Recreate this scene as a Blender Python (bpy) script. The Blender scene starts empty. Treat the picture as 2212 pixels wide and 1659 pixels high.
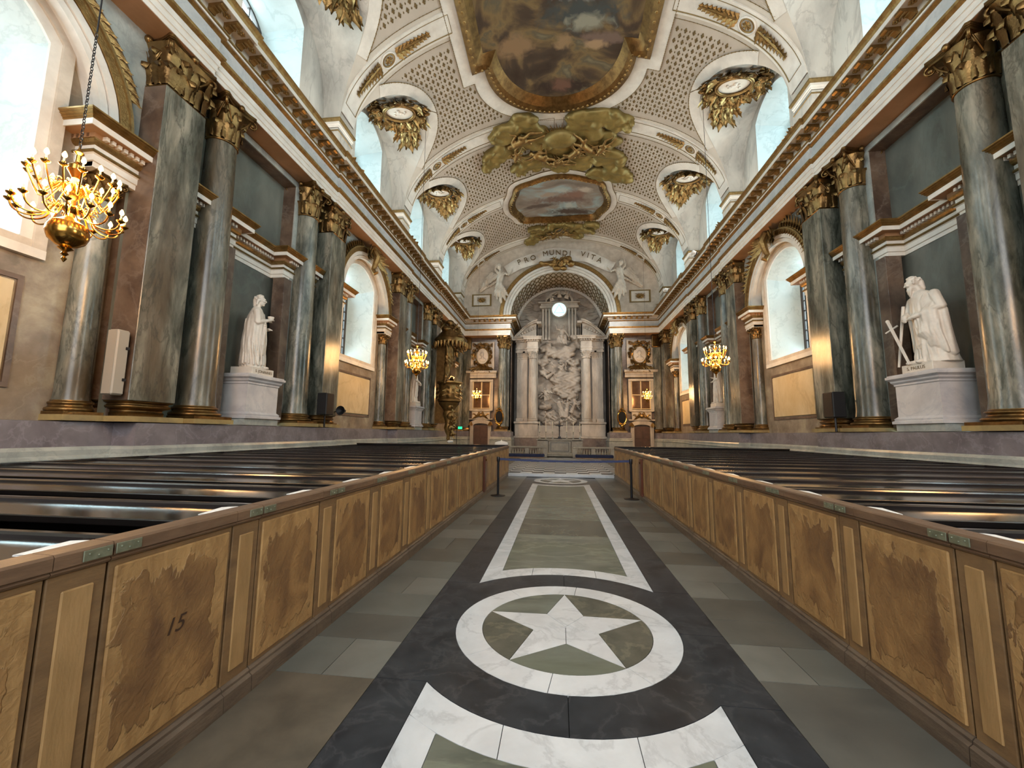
import bpy, math, random
import numpy as np
from math import pi, sin, cos, sqrt, atan2, radians
from mathutils import Matrix, Vector

S = bpy.context.scene
COL = S.collection
rnd = random.Random(7)

# ---------------------------------------------------------------- camera
cam_d = bpy.data.cameras.new('camera')
cam = bpy.data.objects.new('camera', cam_d)
COL.objects.link(cam)
S.camera = cam
cam_d.sensor_width = 36.0
cam_d.lens = 36.0 * 882.94 / 2212.0
cam_d.clip_start = 0.05
cam_d.clip_end = 300
yaw, pitch, roll = radians(6.5812), radians(6.8586), radians(0.6124)
fw = Vector((-sin(yaw) * cos(pitch), cos(yaw) * cos(pitch), sin(pitch)))
rt = Vector((cos(yaw), sin(yaw), 0))
up = rt.cross(fw)
r2 = cos(roll) * rt + sin(roll) * up
u2 = -sin(roll) * rt + cos(roll) * up
m = Matrix.Identity(4)
for i in range(3):
    m[i][0], m[i][1], m[i][2] = r2[i], u2[i], -fw[i]
m[0][3], m[1][3], m[2][3] = -0.05, 0.0, 1.6
cam.matrix_world = m

# ---------------------------------------------------------------- world, render settings, exposure
world = bpy.data.worlds.new('overcast_sky')
S.world = world
world.use_nodes = True
bg = world.node_tree.nodes['Background']
bg.inputs[0].default_value = (0.70, 0.92, 1.0, 1)
bg.inputs[1].default_value = 7.0
S.view_settings.view_transform = 'Standard'
S.view_settings.look = 'None'
S.view_settings.gamma = 1
S.view_settings.use_curve_mapping = False
S.view_settings.exposure = 0.28
cy = S.cycles
cy.use_denoising = True
try:
    cy.denoiser = 'OPENIMAGEDENOISE'
except Exception:
    pass
cy.max_bounces = 7
cy.diffuse_bounces = 4
cy.glossy_bounces = 3
cy.transmission_bounces = 4
cy.transparent_max_bounces = 8
cy.caustics_reflective = False
cy.caustics_refractive = False
cy.sample_clamp_indirect = 6.0
cy.use_adaptive_sampling = True
cy.adaptive_threshold = 0.02
cy.use_light_tree = True


def area(name, loc, rot, sx, sy, power, color, spread=180):
    d = bpy.data.lights.new(name, 'AREA')
    d.shape = 'RECTANGLE'
    d.size, d.size_y = sx, sy
    d.energy = power
    d.color = color
    d.spread = radians(spread)
    o = bpy.data.objects.new(name, d)
    o.location = loc
    o.rotation_euler = rot
    COL.objects.link(o)
    return o


BAYS = [4.15, 10.6, 17.05, 23.5, 29.95]          # bay centres along the nave
WB = [4.15, 17.05, 29.95]                        # bays with the tall lower windows
SB = [10.6, 23.5]                                # bays with statues
DAY = (0.76, 0.93, 1.0)
for s, nm in ((1, 'right'), (-1, 'left')):
    for yc in [-2.3] + BAYS:
        area('daylight_high', (s * 10.75, yc, 14.2), (0, s * pi / 2, 0), 4.4, 2.2, 300, DAY)
    for yc in WB:
        area('daylight_low', (s * 10.5, yc, 6.9), (0, s * pi / 2, 0), 4.6, 2.0, 270, DAY)
# unseen fill lights added behind the camera to brighten the nave
area('rear_fill_light', (0, -6.6, 9.5), (radians(80), 0, 0), 9, 6, 1150, (0.92, 0.96, 1.0))
area('rear_fill_light', (0, -6.6, 4.0), (radians(90), 0, 0), 9, 4, 420, (0.92, 0.96, 1.0))
# floodlights lying on the cornice, aimed up at the vault
for s in (1, -1):
    area('cornice_uplight', (s * 7.95, 15.0, 11.75), (radians(180), s * radians(-14), 0), 0.25, 30, 400, (1.0, 0.91, 0.80))
for s, y in ((1, 22.9), (1, 28.9), (-1, 22.9), (-1, 28.9)):      # right pair: the cornice spotlights; left pair: added to brighten the altarpiece
    d = bpy.data.lights.new('altar_spot', 'SPOT')
    d.energy = 1150
    d.color = (1.0, 0.95, 0.88)
    d.spot_size = radians(58)
    d.spot_blend = 0.9
    d.shadow_soft_size = 0.5
    o = bpy.data.objects.new('altar_spot', d)
    o.location = (s * 7.2, y, 12.0)
    o.rotation_euler = (Vector((0, 37.0, 7.0)) - Vector(o.location)).to_track_quat('-Z', 'Y').to_euler()
    COL.objects.link(o)

# ---------------------------------------------------------------- materials
MATS = {}


def lin(c):
    if isinstance(c, str):
        c = tuple(int(c[i:i + 2], 16) / 255 for i in (0, 2, 4))
    return tuple((x / 12.92 if x <= 0.04045 else ((x + 0.055) / 1.055) ** 2.4) for x in c) + (1,)


def mat(name, c1, c2=None, scale=3.0, rough=0.5, metal=0.0, vein=None, vscale=1.0, stretch=(1, 1, 1), bump=0.0,
        bscale=None, c3=None, contrast=(0.35, 0.65), emit=0.0, spec=0.5, coord='pos', coat=0.0, rvar=0.0,
        vstr=0.32, patch=None, pscale=0.35):
    m = bpy.data.materials.new(name)
    m.use_nodes = True
    nt = m.node_tree
    N = nt.nodes
    L = nt.links
    b = N['Principled BSDF']
    b.inputs['Roughness'].default_value = rough
    b.inputs['Metallic'].default_value = metal
    b.inputs['Specular IOR Level'].default_value = spec
    if coat:
        b.inputs['Coat Weight'].default_value = coat
        b.inputs['Coat Roughness'].default_value = 0.15
    b.inputs['Base Color'].default_value = lin(c1)
    if c2 is not None or bump:
        mp = N.new('ShaderNodeMapping')
        mp.inputs['Scale'].default_value = stretch
        if coord == 'pos':
            g = N.new('ShaderNodeNewGeometry')
            L.new(g.outputs['Position'], mp.inputs['Vector'])
        else:
            g = N.new('ShaderNodeTexCoord')
            L.new(g.outputs['Object'], mp.inputs['Vector'])
        col = None
        if c2 is not None:
            n = N.new('ShaderNodeTexNoise')
            n.inputs['Scale'].default_value = scale
            n.inputs['Detail'].default_value = 7
            n.inputs['Roughness'].default_value = 0.62
            n.inputs['Distortion'].default_value = 0.25
            L.new(mp.outputs[0], n.inputs['Vector'])
            r = N.new('ShaderNodeValToRGB')
            r.color_ramp.elements[0].position = contrast[0]
            r.color_ramp.elements[1].position = contrast[1]
            r.color_ramp.elements[0].color = lin(c1)
            r.color_ramp.elements[1].color = lin(c2)
            if c3 is not None:
                e = r.color_ramp.elements.new((contrast[0] + contrast[1]) / 2)
                e.color = lin(c3)
            L.new(n.outputs['Fac'], r.inputs[0])
            col = r.outputs[0]
            if rvar:
                mr = N.new('ShaderNodeMapRange')
                mr.inputs[3].default_value = max(0.02, rough - rvar)
                mr.inputs[4].default_value = rough + rvar
                L.new(n.outputs['Fac'], mr.inputs[0])
                L.new(mr.outputs[0], b.inputs['Roughness'])
        if patch is not None:
            pn = N.new('ShaderNodeTexNoise')
            pn.inputs['Scale'].default_value = pscale
            pn.inputs['Detail'].default_value = 4
            L.new(mp.outputs[0], pn.inputs['Vector'])
            pr_ = N.new('ShaderNodeMapRange')
            pr_.inputs[1].default_value = 0.48
            pr_.inputs[2].default_value = 0.66
            pr_.inputs[4].default_value = 0.75
            L.new(pn.outputs['Fac'], pr_.inputs[0])
            px = N.new('ShaderNodeMix')
            px.data_type = 'RGBA'
            L.new(pr_.outputs[0], px.inputs['Factor'])
            L.new(col, px.inputs['A'])
            px.inputs['B'].default_value = lin(patch)
            col = px.outputs['Result']
        if vein is not None:
            v = N.new('ShaderNodeTexNoise')
            v.inputs['Scale'].default_value = vscale
            v.inputs['Detail'].default_value = 9
            v.inputs['Roughness'].default_value = 0.6
            v.inputs['Distortion'].default_value = 0.5
            L.new(mp.outputs[0], v.inputs['Vector'])
            r2_ = N.new('ShaderNodeValToRGB')
            el = r2_.color_ramp.elements
            el[0].position = 0.47
            el[0].color = (0, 0, 0, 1)
            el[1].position = 0.53
            el[1].color = (0, 0, 0, 1)
            e = el.new(0.5)
            e.color = (1, 1, 1, 1)
            L.new(v.outputs['Fac'], r2_.inputs[0])
            mx = N.new('ShaderNodeMix')
            mx.data_type = 'RGBA'
            mu = N.new('ShaderNodeMath')
            mu.operation = 'MULTIPLY'
            mu.inputs[1].default_value = vstr
            L.new(r2_.outputs[0], mu.inputs[0])
            L.new(mu.outputs[0], mx.inputs['Factor'])
            L.new(col, mx.inputs['A'])
            mx.inputs['B'].default_value = lin(vein)
            col = mx.outputs['Result']
        if col is not None:
            L.new(col, b.inputs['Base Color'])
        if bump:
            n2 = N.new('ShaderNodeTexNoise')
            n2.inputs['Scale'].default_value = bscale or scale * 3
            n2.inputs['Detail'].default_value = 5
            L.new(mp.outputs[0], n2.inputs['Vector'])
            bp_ = N.new('ShaderNodeBump')
            bp_.inputs['Strength'].default_value = bump
            bp_.inputs['Distance'].default_value = 0.03
            L.new(n2.outputs['Fac'], bp_.inputs['Height'])
            L.new(bp_.outputs[0], b.inputs['Normal'])
    if emit:
        b.inputs['Emission Color'].default_value = lin(c1)
        b.inputs['Emission Strength'].default_value = emit
    MATS[name] = m
    return m


mat('plaster', 'ddd6ca', 'c9c0b2', 0.9, 0.75, contrast=(0.4, 0.75), bump=0.05)
mat('vault_plaster', 'd0c7ba', 'beb3a5', 0.6, 0.75, contrast=(0.35, 0.75))
mat('vault_field', 'bdb1a3', 'afa293', 0.8, 0.8)
mat('stained_plaster', 'cbc6bc', '8f8b84', 0.55, 0.7, stretch=(1, 1, 0.3), contrast=(0.44, 0.76), vein='7f7b75', vscale=0.9, vstr=0.35)
mat('reveal_plaster', 'dbe6e6', 'cddada', 1.2, 0.6, vein='9fb0b0', vscale=1.0, vstr=0.3)
mat('white_mould', 'e3ddd3', 'd0c9bf', 2.0, 0.5)
mat('frieze_marble', 'cfcdc9', 'b4b3b0', 1.6, 0.35, vein='9aa0a6', vscale=1.5)
mat('green_marble', '454841', '7c7d72', 1.0, 0.3, stretch=(1.6, 1.6, 0.4), c3='686c62', vein='8b8a78', vscale=1.1, contrast=(0.32, 0.68), patch='4f4435')
mat('green_column', '33362e', '9e9786', 1.7, 0.27, stretch=(1.7, 1.7, 0.40), c3='6a6a5f', vein='2b2c25', vscale=1.6, vstr=0.5, contrast=(0.34, 0.68), patch='54432f', pscale=0.6, bump=0.03)
mat('panel_green', '4d4f49', '77776d', 0.6, 0.33, stretch=(1, 1, 0.5), vein='77837a', vscale=0.8, vstr=0.2)
mat('brown_marble', '47362c', '75604f', 1.3, 0.3, vein='8b7c70', vscale=1.2)
mat('pink_marble', '675c4c', 'a99e88', 1.5, 0.35, vein='9a8e78', vscale=1.6, c3='87796a', patch='7a6347', pscale=0.8, contrast=(0.32, 0.68))
mat('cream_panel', 'd6c39e', 'c2a97c', 0.9, 0.35, vein='9f8458', vscale=0.7, stretch=(1, 1, 0.6))
mat('purple_marble', '675f63', '857d80', 1.6, 0.35, vein='a09aa0', vscale=2.0)
mat('grey_marble', '8a8d88', 'aeb0a8', 1.7, 0.35, vein='757b78', vscale=2.0)
mat('yellow_marble', 'ab935f', '877552', 2.5, 0.35)
mat('tan_soffit', 'ab8463', '94714f', 1.0, 0.6)
mat('gilt', '80633a', 'a38452', 7.0, 0.36, metal=0.82, bump=0.35, bscale=30)
mat('gilt_plain', '7d6136', 'a3814f', 5.0, 0.36, metal=0.8)
mat('gilt_bronze', '604728', '86683d', 4.0, 0.34, metal=0.85, bump=0.2, bscale=22)
mat('gilt_foliage', '6b5230', '97794a', 4.0, 0.34, metal=0.84, bump=0.25, bscale=20)
mat('gilt_cloud', '7b693a', '97834d', 1.6, 0.45, metal=0.5, bump=0.2, bscale=6)
mat('gilt_line', '6f5a35', '8d7547', 12.0, 0.5, metal=0.45)
mat('fleuron_gilt', '5f4c2c', '7d6740', 12.0, 0.55, metal=0.3)
mat('stucco', 'd4c9ba', 'b8ab9b', 2.0, 0.6)
mat('retable_marble', 'c3b9ac', '9b9185', 1.6, 0.5, stretch=(1, 1, 0.4))
mat('relief_marble', 'b3a89b', '8c8277', 1.2, 0.55)
mat('statue_marble', 'e0d6c9', 'ccc0b3', 2.5, 0.45)
mat('pedestal_marble', 'd6d1cf', 'bbb7b8', 1.4, 0.3, vein='a2a3ab', vscale=1.2, vstr=0.3)
mat('floor_black', '212429', '373a3e', 2.5, 0.3, vein='505052', vscale=3.0, vstr=0.4, spec=0.3)
mat('floor_white', 'd8dadb', 'c3c5c6', 1.8, 0.27, vein='8f9193', vscale=1.8, vstr=0.3)
mat('floor_green', '555950', '74776b', 1.3, 0.25, vein='8f937f', vscale=1.0, stretch=(0.6, 1.8, 1), vstr=0.35, patch='6c705c')
mat('floor_green_dark', '46483f', '605f54', 2.5, 0.27, vein='83806a', vscale=1.6)
mat('floor_grey_a', '5d5e58', '6a6b64', 2.0, 0.33)
mat('floor_grey_b', '50504b', '605f58', 2.0, 0.3)
mat('floor_grey_c', '686760', '76756d', 2.0, 0.34)
mat('floor_brown', '504a40', '645c4f', 3.5, 0.36)
mat('joint', '1c1b1a', None, rough=0.8)
mat('tile_white', 'd6dade', 'c3c8cd', 2.0, 0.3)
mat('tile_black', '2c3036', '3c4047', 2.0, 0.3)
mat('oak_frame', '8a6c49', '6b5238', 2.2, 0.42, stretch=(3, 1, 3), bump=0.12, bscale=25)
mat('oak_rail', '7a604a', '5b4637', 2.6, 0.38, stretch=(4, 0.8, 4), bump=0.12, bscale=22)
mat('oak_base', '4c4036', '695a4b', 3.5, 0.4, stretch=(3, 0.8, 3), bump=0.2, bscale=20)
mat('narrow_panel', '94744a', 'aa875a', 5, 0.42, stretch=(2, 2, 0.6), bump=0.12, bscale=30)
mat('red_wood', '4f2614', '62311c', 3, 0.35)
mat('door_wood', '48301f', '5a3d28', 3, 0.4)
mat('pew_wood', '191514', '292221', 1.6, 0.17, stretch=(0.5, 3, 3), coat=0.8)
mat('pew_dark', '0b0807', '130e0c', 2.0, 0.35, stretch=(0.5, 3, 3))
mat('window_frame', '2e2622', '3c322c', 3, 0.4)
mat('iron', '15151a', None, rough=0.35, metal=0.3)
mat('speaker_black', '131316', None, rough=0.55)
mat('speaker_white', 'a3998b', None, rough=0.5)
mat('paper', 'f2f0ec', 'd8d6d2', 40, 0.6)
mat('navy', '1b2340', '242d4f', 8, 0.85)
mat('belt_blue', '1f2b55', None, rough=0.6)
mat('brass', 'b98438', 'cc9c50', 4, 0.2, metal=1.0)
mat('brass_old', '8f937e', '767a66', 20, 0.4, metal=0.5)
mat('candle_wax', 'f3e7cf', None, rough=0.5)
mat('bulb', 'ffb45a', None, emit=22.0)
mat('exit_green', '28c98a', None, emit=1.6)
mat('black_panel', '15171b', None, rough=0.7, spec=0.2)
mat('dark_marble', '2c241f', '40352d', 1.3, 0.4)
mat('silver', 'b9b6ae', None, rough=0.3, metal=0.8)
mat('altar_marble', 'b0a898', '8f8878', 1.8, 0.4, vein='6f6a5e', vscale=2.0)
mat('mirror_pane', '5b4330', '7a5c42', 1.5, 0.12, metal=0.3)
mat('letter_bronze', '6b5634', None, rough=0.5, metal=0.2)
mat('oculus_glow', 'bfeef2', None, emit=1.05)
mat('numeral', '3b2413', None, rough=0.7)


def glass_mat():
    m = bpy.data.materials.new('pane_glass')
    m.use_nodes = True
    nt = m.node_tree
    nt.nodes.clear()
    o = nt.nodes.new('ShaderNodeOutputMaterial')
    t = nt.nodes.new('ShaderNodeBsdfTransparent')
    t.inputs[0].default_value = (0.93, 0.98, 0.98, 1)
    g = nt.nodes.new('ShaderNodeBsdfGlossy')
    g.inputs['Roughness'].default_value = 0.05
    f = nt.nodes.new('ShaderNodeFresnel')
    f.inputs[0].default_value = 1.45
    x = nt.nodes.new('ShaderNodeMixShader')
    nt.links.new(f.outputs[0], x.inputs[0])
    nt.links.new(t.outputs[0], x.inputs[1])
    nt.links.new(g.outputs[0], x.inputs[2])
    nt.links.new(x.outputs[0], o.inputs[0])
    MATS['glass'] = m


glass_mat()


def wood_panel_mat():
    # worn painted oak: pale chipped border, browner ragged-edged middle; object coords: x across, z up, size baked in
    m = bpy.data.materials.new('worn_panel')
    m.use_nodes = True
    nt = m.node_tree
    N, L = nt.nodes, nt.links
    b = N['Principled BSDF']
    b.inputs['Roughness'].default_value = 0.45
    tc = N.new('ShaderNodeTexCoord')
    g = N.new('ShaderNodeNewGeometry')
    sep = N.new('ShaderNodeSeparateXYZ')
    L.new(tc.outputs['Generated'], sep.inputs[0])

    def math_(op, a, b_=None, **k):
        n = N.new('ShaderNodeMath')
        n.operation = op
        for i, x in enumerate((a, b_)):
            if x is None:
                continue
            if isinstance(x, (int, float)):
                n.inputs[i].default_value = x
            else:
                L.new(x, n.inputs[i])
        return n.outputs[0]

    def noise(scale, detail=6, stretch=(1, 1, 1), dist=0.5):
        mp = N.new('ShaderNodeMapping')
        mp.inputs['Scale'].default_value = stretch
        L.new(g.outputs['Position'], mp.inputs[0])
        n = N.new('ShaderNodeTexNoise')
        n.inputs['Scale'].default_value = scale
        n.inputs['Detail'].default_value = detail
        n.inputs['Distortion'].default_value = dist
        L.new(mp.outputs[0], n.inputs['Vector'])
        return n.outputs['Fac']
    ey = math_('ABSOLUTE', math_('SUBTRACT', sep.outputs['Y'], 0.5))
    ez = math_('ABSOLUTE', math_('SUBTRACT', sep.outputs['Z'], 0.5))
    e = math_('MAXIMUM', math_('MULTIPLY', ey, 1.0), math_('MULTIPLY', ez, 1.06))
    e = math_('ADD', e, math_('MULTIPLY', math_('SUBTRACT', noise(11, 7, (1, 1, 0.5)), 0.5), 0.48))
    mask = N.new('ShaderNodeValToRGB')
    mask.color_ramp.elements[0].position = 0.395
    mask.color_ramp.elements[0].color = (1, 1, 1, 1)
    mask.color_ramp.elements[1].position = 0.41
    mask.color_ramp.elements[1].color = (0, 0, 0, 1)
    L.new(e, mask.inputs[0])
    r1 = N.new('ShaderNodeValToRGB')
    r1.color_ramp.elements[0].position = 0.3
    r1.color_ramp.elements[1].position = 0.7
    r1.color_ramp.elements[0].color = lin('8a6840')
    r1.color_ramp.elements[1].color = lin('b28d5c')
    L.new(noise(9, 10, (1, 1, 0.35), 1.0), r1.inputs[0])
    r2_ = N.new('ShaderNodeValToRGB')
    el = r2_.color_ramp.elements
    el[0].position = 0.32
    el[1].position = 0.68
    el[0].color = lin('6a4c31')
    el[1].color = lin('a27c4e')
    k = el.new(0.5)
    k.color = lin('86643e')
    L.new(noise(3.2, 8, (1, 1, 0.7), 1.2), r2_.inputs[0])
    mx = N.new('ShaderNodeMix')
    mx.data_type = 'RGBA'
    L.new(mask.outputs[0], mx.inputs['Factor'])
    L.new(r1.outputs[0], mx.inputs['A'])
    L.new(r2_.outputs[0], mx.inputs['B'])
    L.new(mx.outputs['Result'], b.inputs['Base Color'])
    bp_ = N.new('ShaderNodeBump')
    bp_.inputs['Strength'].default_value = 0.6
    bp_.inputs['Distance'].default_value = 0.012
    L.new(math_('ADD', noise(30, 5), mask.outputs[0]), bp_.inputs['Height'])
    L.new(bp_.outputs[0], b.inputs['Normal'])
    MATS['worn_panel'] = m


wood_panel_mat()


def fresco(name, stops, scale, stretch, seed, spots):
    # generic painted sky of clouds; spots = (x, y, rx, ry, colour) soft figures groups in world x/y
    m = bpy.data.materials.new(name)
    m.use_nodes = True
    nt = m.node_tree
    N, L = nt.nodes, nt.links
    b = N['Principled BSDF']
    b.inputs['Roughness'].default_value = 0.55
    g = N.new('ShaderNodeNewGeometry')
    mp = N.new('ShaderNodeMapping')
    mp.inputs['Scale'].default_value = stretch
    mp.inputs['Location'].default_value = (seed, seed * 0.7, 0)
    L.new(g.outputs['Position'], mp.inputs[0])
    n = N.new('ShaderNodeTexNoise')
    n.inputs['Scale'].default_value = scale
    n.inputs['Detail'].default_value = 7
    n.inputs['Distortion'].default_value = 1.3
    L.new(mp.outputs[0], n.inputs['Vector'])
    r = N.new('ShaderNodeValToRGB')
    el = r.color_ramp.elements
    el[0].position, el[0].color = stops[0][0], lin(stops[0][1])
    el[1].position, el[1].color = stops[-1][0], lin(stops[-1][1])
    for p, c in stops[1:-1]:
        e = el.new(p)
        e.color = lin(c)
    L.new(n.outputs['Fac'], r.inputs[0])
    col = r.outputs[0]
    n3 = N.new('ShaderNodeTexNoise')
    n3.inputs['Scale'].default_value = 2.4
    n3.inputs['Detail'].default_value = 9
    n3.inputs['Distortion'].default_value = 1.0
    L.new(mp.outputs[0], n3.inputs['Vector'])
    for (x, y, rx, ry, c) in spots:
        mp2 = N.new('ShaderNodeMapping')
        mp2.vector_type = 'POINT'
        mp2.inputs['Location'].default_value = (-x / rx, -y / ry, 0)
        mp2.inputs['Scale'].default_value = (1 / rx, 1 / ry, 0)
        add = N.new('ShaderNodeVectorMath')
        add.operation = 'ADD'
        sc_ = N.new('ShaderNodeVectorMath')
        sc_.operation = 'MULTIPLY_ADD'
        L.new(n3.outputs['Color'], sc_.inputs[0])
        sc_.inputs[1].default_value = (1.8, 1.8, 0)
        sc_.inputs[2].default_value = (-0.9, -0.9, 0)
        L.new(g.outputs['Position'], mp2.inputs[0])
        L.new(mp2.outputs[0], add.inputs[0])
        L.new(sc_.outputs[0], add.inputs[1])
        ln = N.new('ShaderNodeVectorMath')
        ln.operation = 'LENGTH'
        L.new(add.outputs[0], ln.inputs[0])
        mr = N.new('ShaderNodeMapRange')
        mr.inputs[1].default_value = 1.25
        mr.inputs[2].default_value = 0.55
        L.new(ln.outputs['Value'], mr.inputs[0])
        mx = N.new('ShaderNodeMix')
        mx.data_type = 'RGBA'
        L.new(mr.outputs[0], mx.inputs['Factor'])
        L.new(col, mx.inputs['A'])
        mx.inputs['B'].default_value = lin(c)
        col = mx.outputs['Result']
    L.new(col, b.inputs['Base Color'])
    MATS[name] = m


fresco('fresco_large', [(0.3, '2a1d15'), (0.46, '42352a'), (0.56, '75603f'), (0.62, '57503f'), (0.74, '8d8064')], 0.42, (1, 1, 1), 3.0,
       [(-1.9, 15.6, 0.9, 0.5, '84694c'), (0.9, 14.6, 1.5, 0.7, '3c4242'), (1.2, 14.9, 0.8, 0.35, '8b8878'),
        (1.9, 15.6, 1.0, 0.25, '6d5a50'), (1.6, 15.9, 0.5, 0.2, '9c8163'), (0.2, 15.7, 0.35, 0.35, '8c7253'), (1.0, 13.6, 1.2, 0.4, '8d9a9a'),
        (-0.6, 12.9, 0.8, 0.4, '8e3c30'), (-1.5, 12.6, 0.7, 0.5, '55422e'), (0.2, 18.0, 1.6, 0.5, '2e211a'), (0.1, 17.9, 0.5, 0.4, '66483a')])
fresco('fresco_small', [(0.3, '6f6257'), (0.45, '8a7d70'), (0.56, '8f9a98'), (0.7, 'a9aaa0')], 0.5, (1, 1, 1), 9.0,
       [(0.3, 27.6, 1.9, 0.45, '6c5348'), (1.0, 27.0, 0.9, 0.5, '7f5f50'), (-1.4, 28.2, 1.2, 0.25, '57463c'), (1.0, 29.2, 1.8, 0.45, '4a3a30'),
        (-0.8, 26.9, 0.6, 0.3, '9a8574'), (1.8, 26.4, 0.5, 0.3, 'b0a090'), (0.2, 30.0, 1.0, 0.3, '2f2620')])


# ---------------------------------------------------------------- mesh builder
class MB:
    def __init__(self):
        self.v, self.f = [], []

    def add(self, vs, fs):
        o = len(self.v)
        self.v += [tuple(map(float, p)) for p in vs]
        self.f += [tuple(i + o for i in q) for q in fs]
        return self

    def box(self, x0, x1, y0, y1, z0, z1):
        if x0 > x1: x0, x1 = x1, x0
        if y0 > y1: y0, y1 = y1, y0
        return self.add([(x, y, z) for z in (z0, z1) for y in (y0, y1) for x in (x0, x1)],
                        [(0, 2, 3, 1), (4, 5, 7, 6), (0, 1, 5, 4), (2, 6, 7, 3), (0, 4, 6, 2), (1, 3, 7, 5)])

    def bbox(self, x0, x1, y0, y1, z0, z1, b):
        """box with chamfered edges"""
        if x0 > x1: x0, x1 = x1, x0
        if y0 > y1: y0, y1 = y1, y0
        vs = []
        for sx in (0, 1):
            for sy in (0, 1):
                for sz in (0, 1):
                    X, Y, Z = (x0, x1)[sx], (y0, y1)[sy], (z0, z1)[sz]
                    dx, dy, dz = (b, -b)[sx], (b, -b)[sy], (b, -b)[sz]
                    vs += [(X, Y + dy, Z + dz), (X + dx, Y, Z + dz), (X + dx, Y + dy, Z)]

        def I(sx, sy, sz, k): return (sx * 4 + sy * 2 + sz) * 3 + k
        fs = []
        for s in (0, 1):
            q = [I(s, 0, 0, 0), I(s, 1, 0, 0), I(s, 1, 1, 0), I(s, 0, 1, 0)]
            fs.append(q if s else q[::-1])
            q = [I(0, s, 0, 1), I(0, s, 1, 1), I(1, s, 1, 1), I(1, s, 0, 1)]
            fs.append(q if s else q[::-1])
            q = [I(0, 0, s, 2), I(1, 0, s, 2), I(1, 1, s, 2), I(0, 1, s, 2)]
            fs.append(q if s else q[::-1])
        for a in (0, 1):
            for c in (0, 1):
                fs.append([I(a, c, 0, 0), I(a, c, 1, 0), I(a, c, 1, 1), I(a, c, 0, 1)])
                fs.append([I(a, 0, c, 0), I(a, 1, c, 0), I(a, 1, c, 2), I(a, 0, c, 2)])
                fs.append([I(0, a, c, 1), I(1, a, c, 1), I(1, a, c, 2), I(0, a, c, 2)])
                for d in (0, 1):
                    fs.append([I(a, c, d, 0), I(a, c, d, 1), I(a, c, d, 2)])
        return self.add(vs, fs)

    def prism(self, pts, z0, z1):
        n = len(pts)
        vs = [(x, y, z0) for x, y in pts] + [(x, y, z1) for x, y in pts]
        fs = [tuple(range(n))[::-1], tuple(range(n, 2 * n))] + [(i, (i + 1) % n, n + (i + 1) % n, n + i) for i in range(n)]
        return self.add(vs, fs)

    def extrude_y(self, pts, y0, y1):
        """pts in (x,z)"""
        n = len(pts)
        vs = [(x, y0, z) for x, z in pts] + [(x, y1, z) for x, z in pts]
        fs = [tuple(range(n)), tuple(range(n, 2 * n))[::-1]] + [(i, n + i, n + (i + 1) % n, (i + 1) % n) for i in range(n)]
        return self.add(vs, fs)

    def extrude_x(self, pts, x0, x1):
        """pts in (y,z)"""
        n = len(pts)
        vs = [(x0, y, z) for y, z in pts] + [(x1, y, z) for y, z in pts]
        fs = [tuple(range(n))[::-1], tuple(range(n, 2 * n))] + [(i, (i + 1) % n, n + (i + 1) % n, n + i) for i in range(n)]
        return self.add(vs, fs)

    def lathe(self, prof, n=24, c=(0, 0, 0), a0=0.0, a1=2 * pi, flute=None, cap=True):
        full = abs(a1 - a0 - 2 * pi) < 1e-6
        m_ = n if full else n + 1
        vs = []
        for r, z in prof:
            for i in range(m_):
                t = a0 + (a1 - a0) * i / n
                rr = flute(r, t, z) if flute else r
                vs.append((c[0] + rr * cos(t), c[1] + rr * sin(t), c[2] + z))
        fs = []
        for j in range(len(prof) - 1):
            for i in range(n):
                i2 = (i + 1) % m_
                fs.append((j * m_ + i, j * m_ + i2, (j + 1) * m_ + i2, (j + 1) * m_ + i))
        if cap and full:
            fs.append(tuple(range(m_))[::-1])
            fs.append(tuple(range((len(prof) - 1) * m_, len(prof) * m_)))
        return self.add(vs, fs)

    def tube(self, path, r, n=8, closed=False):
        path = [Vector(p) for p in path]
        k = len(path)
        rr = r if isinstance(r, (list, tuple)) else [r] * k
        vs = []
        nrm = None
        for i, p in enumerate(path):
            if closed:
                t = path[(i + 1) % k] - path[i - 1]
            else:
                t = path[min(i + 1, k - 1)] - path[max(i - 1, 0)]
            if t.length < 1e-9:
                t = Vector((0, 0, 1))
            t.normalize()
            if nrm is None:
                nrm = t.orthogonal().normalized()
            nrm = (nrm - t * nrm.dot(t))
            if nrm.length < 1e-6:
                nrm = t.orthogonal()
            nrm.normalize()
            b_ = t.cross(nrm)
            for j in range(n):
                a = 2 * pi * j / n
                vs.append(p + rr[i] * (cos(a) * nrm + sin(a) * b_))
        fs = []
        for i in range(k if closed else k - 1):
            for j in range(n):
                a, b_ = i * n, ((i + 1) % k) * n
                fs.append((a + j, a + (j + 1) % n, b_ + (j + 1) % n, b_ + j))
        if not closed:
            fs.append(tuple(range(n))[::-1])
            fs.append(tuple(range((k - 1) * n, k * n)))
        return self.add(vs, fs)

    def grid(self, fn, nu, nv, closed_u=False):
        vs = [fn(i / nu, j / nv) for j in range(nv + 1) for i in range(nu + (0 if closed_u else 1))]
        w = nu if closed_u else nu + 1
        fs = []
        for j in range(nv):
            for i in range(nu):
                i2 = (i + 1) % w
                fs.append((j * w + i, j * w + i2, (j + 1) * w + i2, (j + 1) * w + i))
        return self.add(vs, fs)

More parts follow.
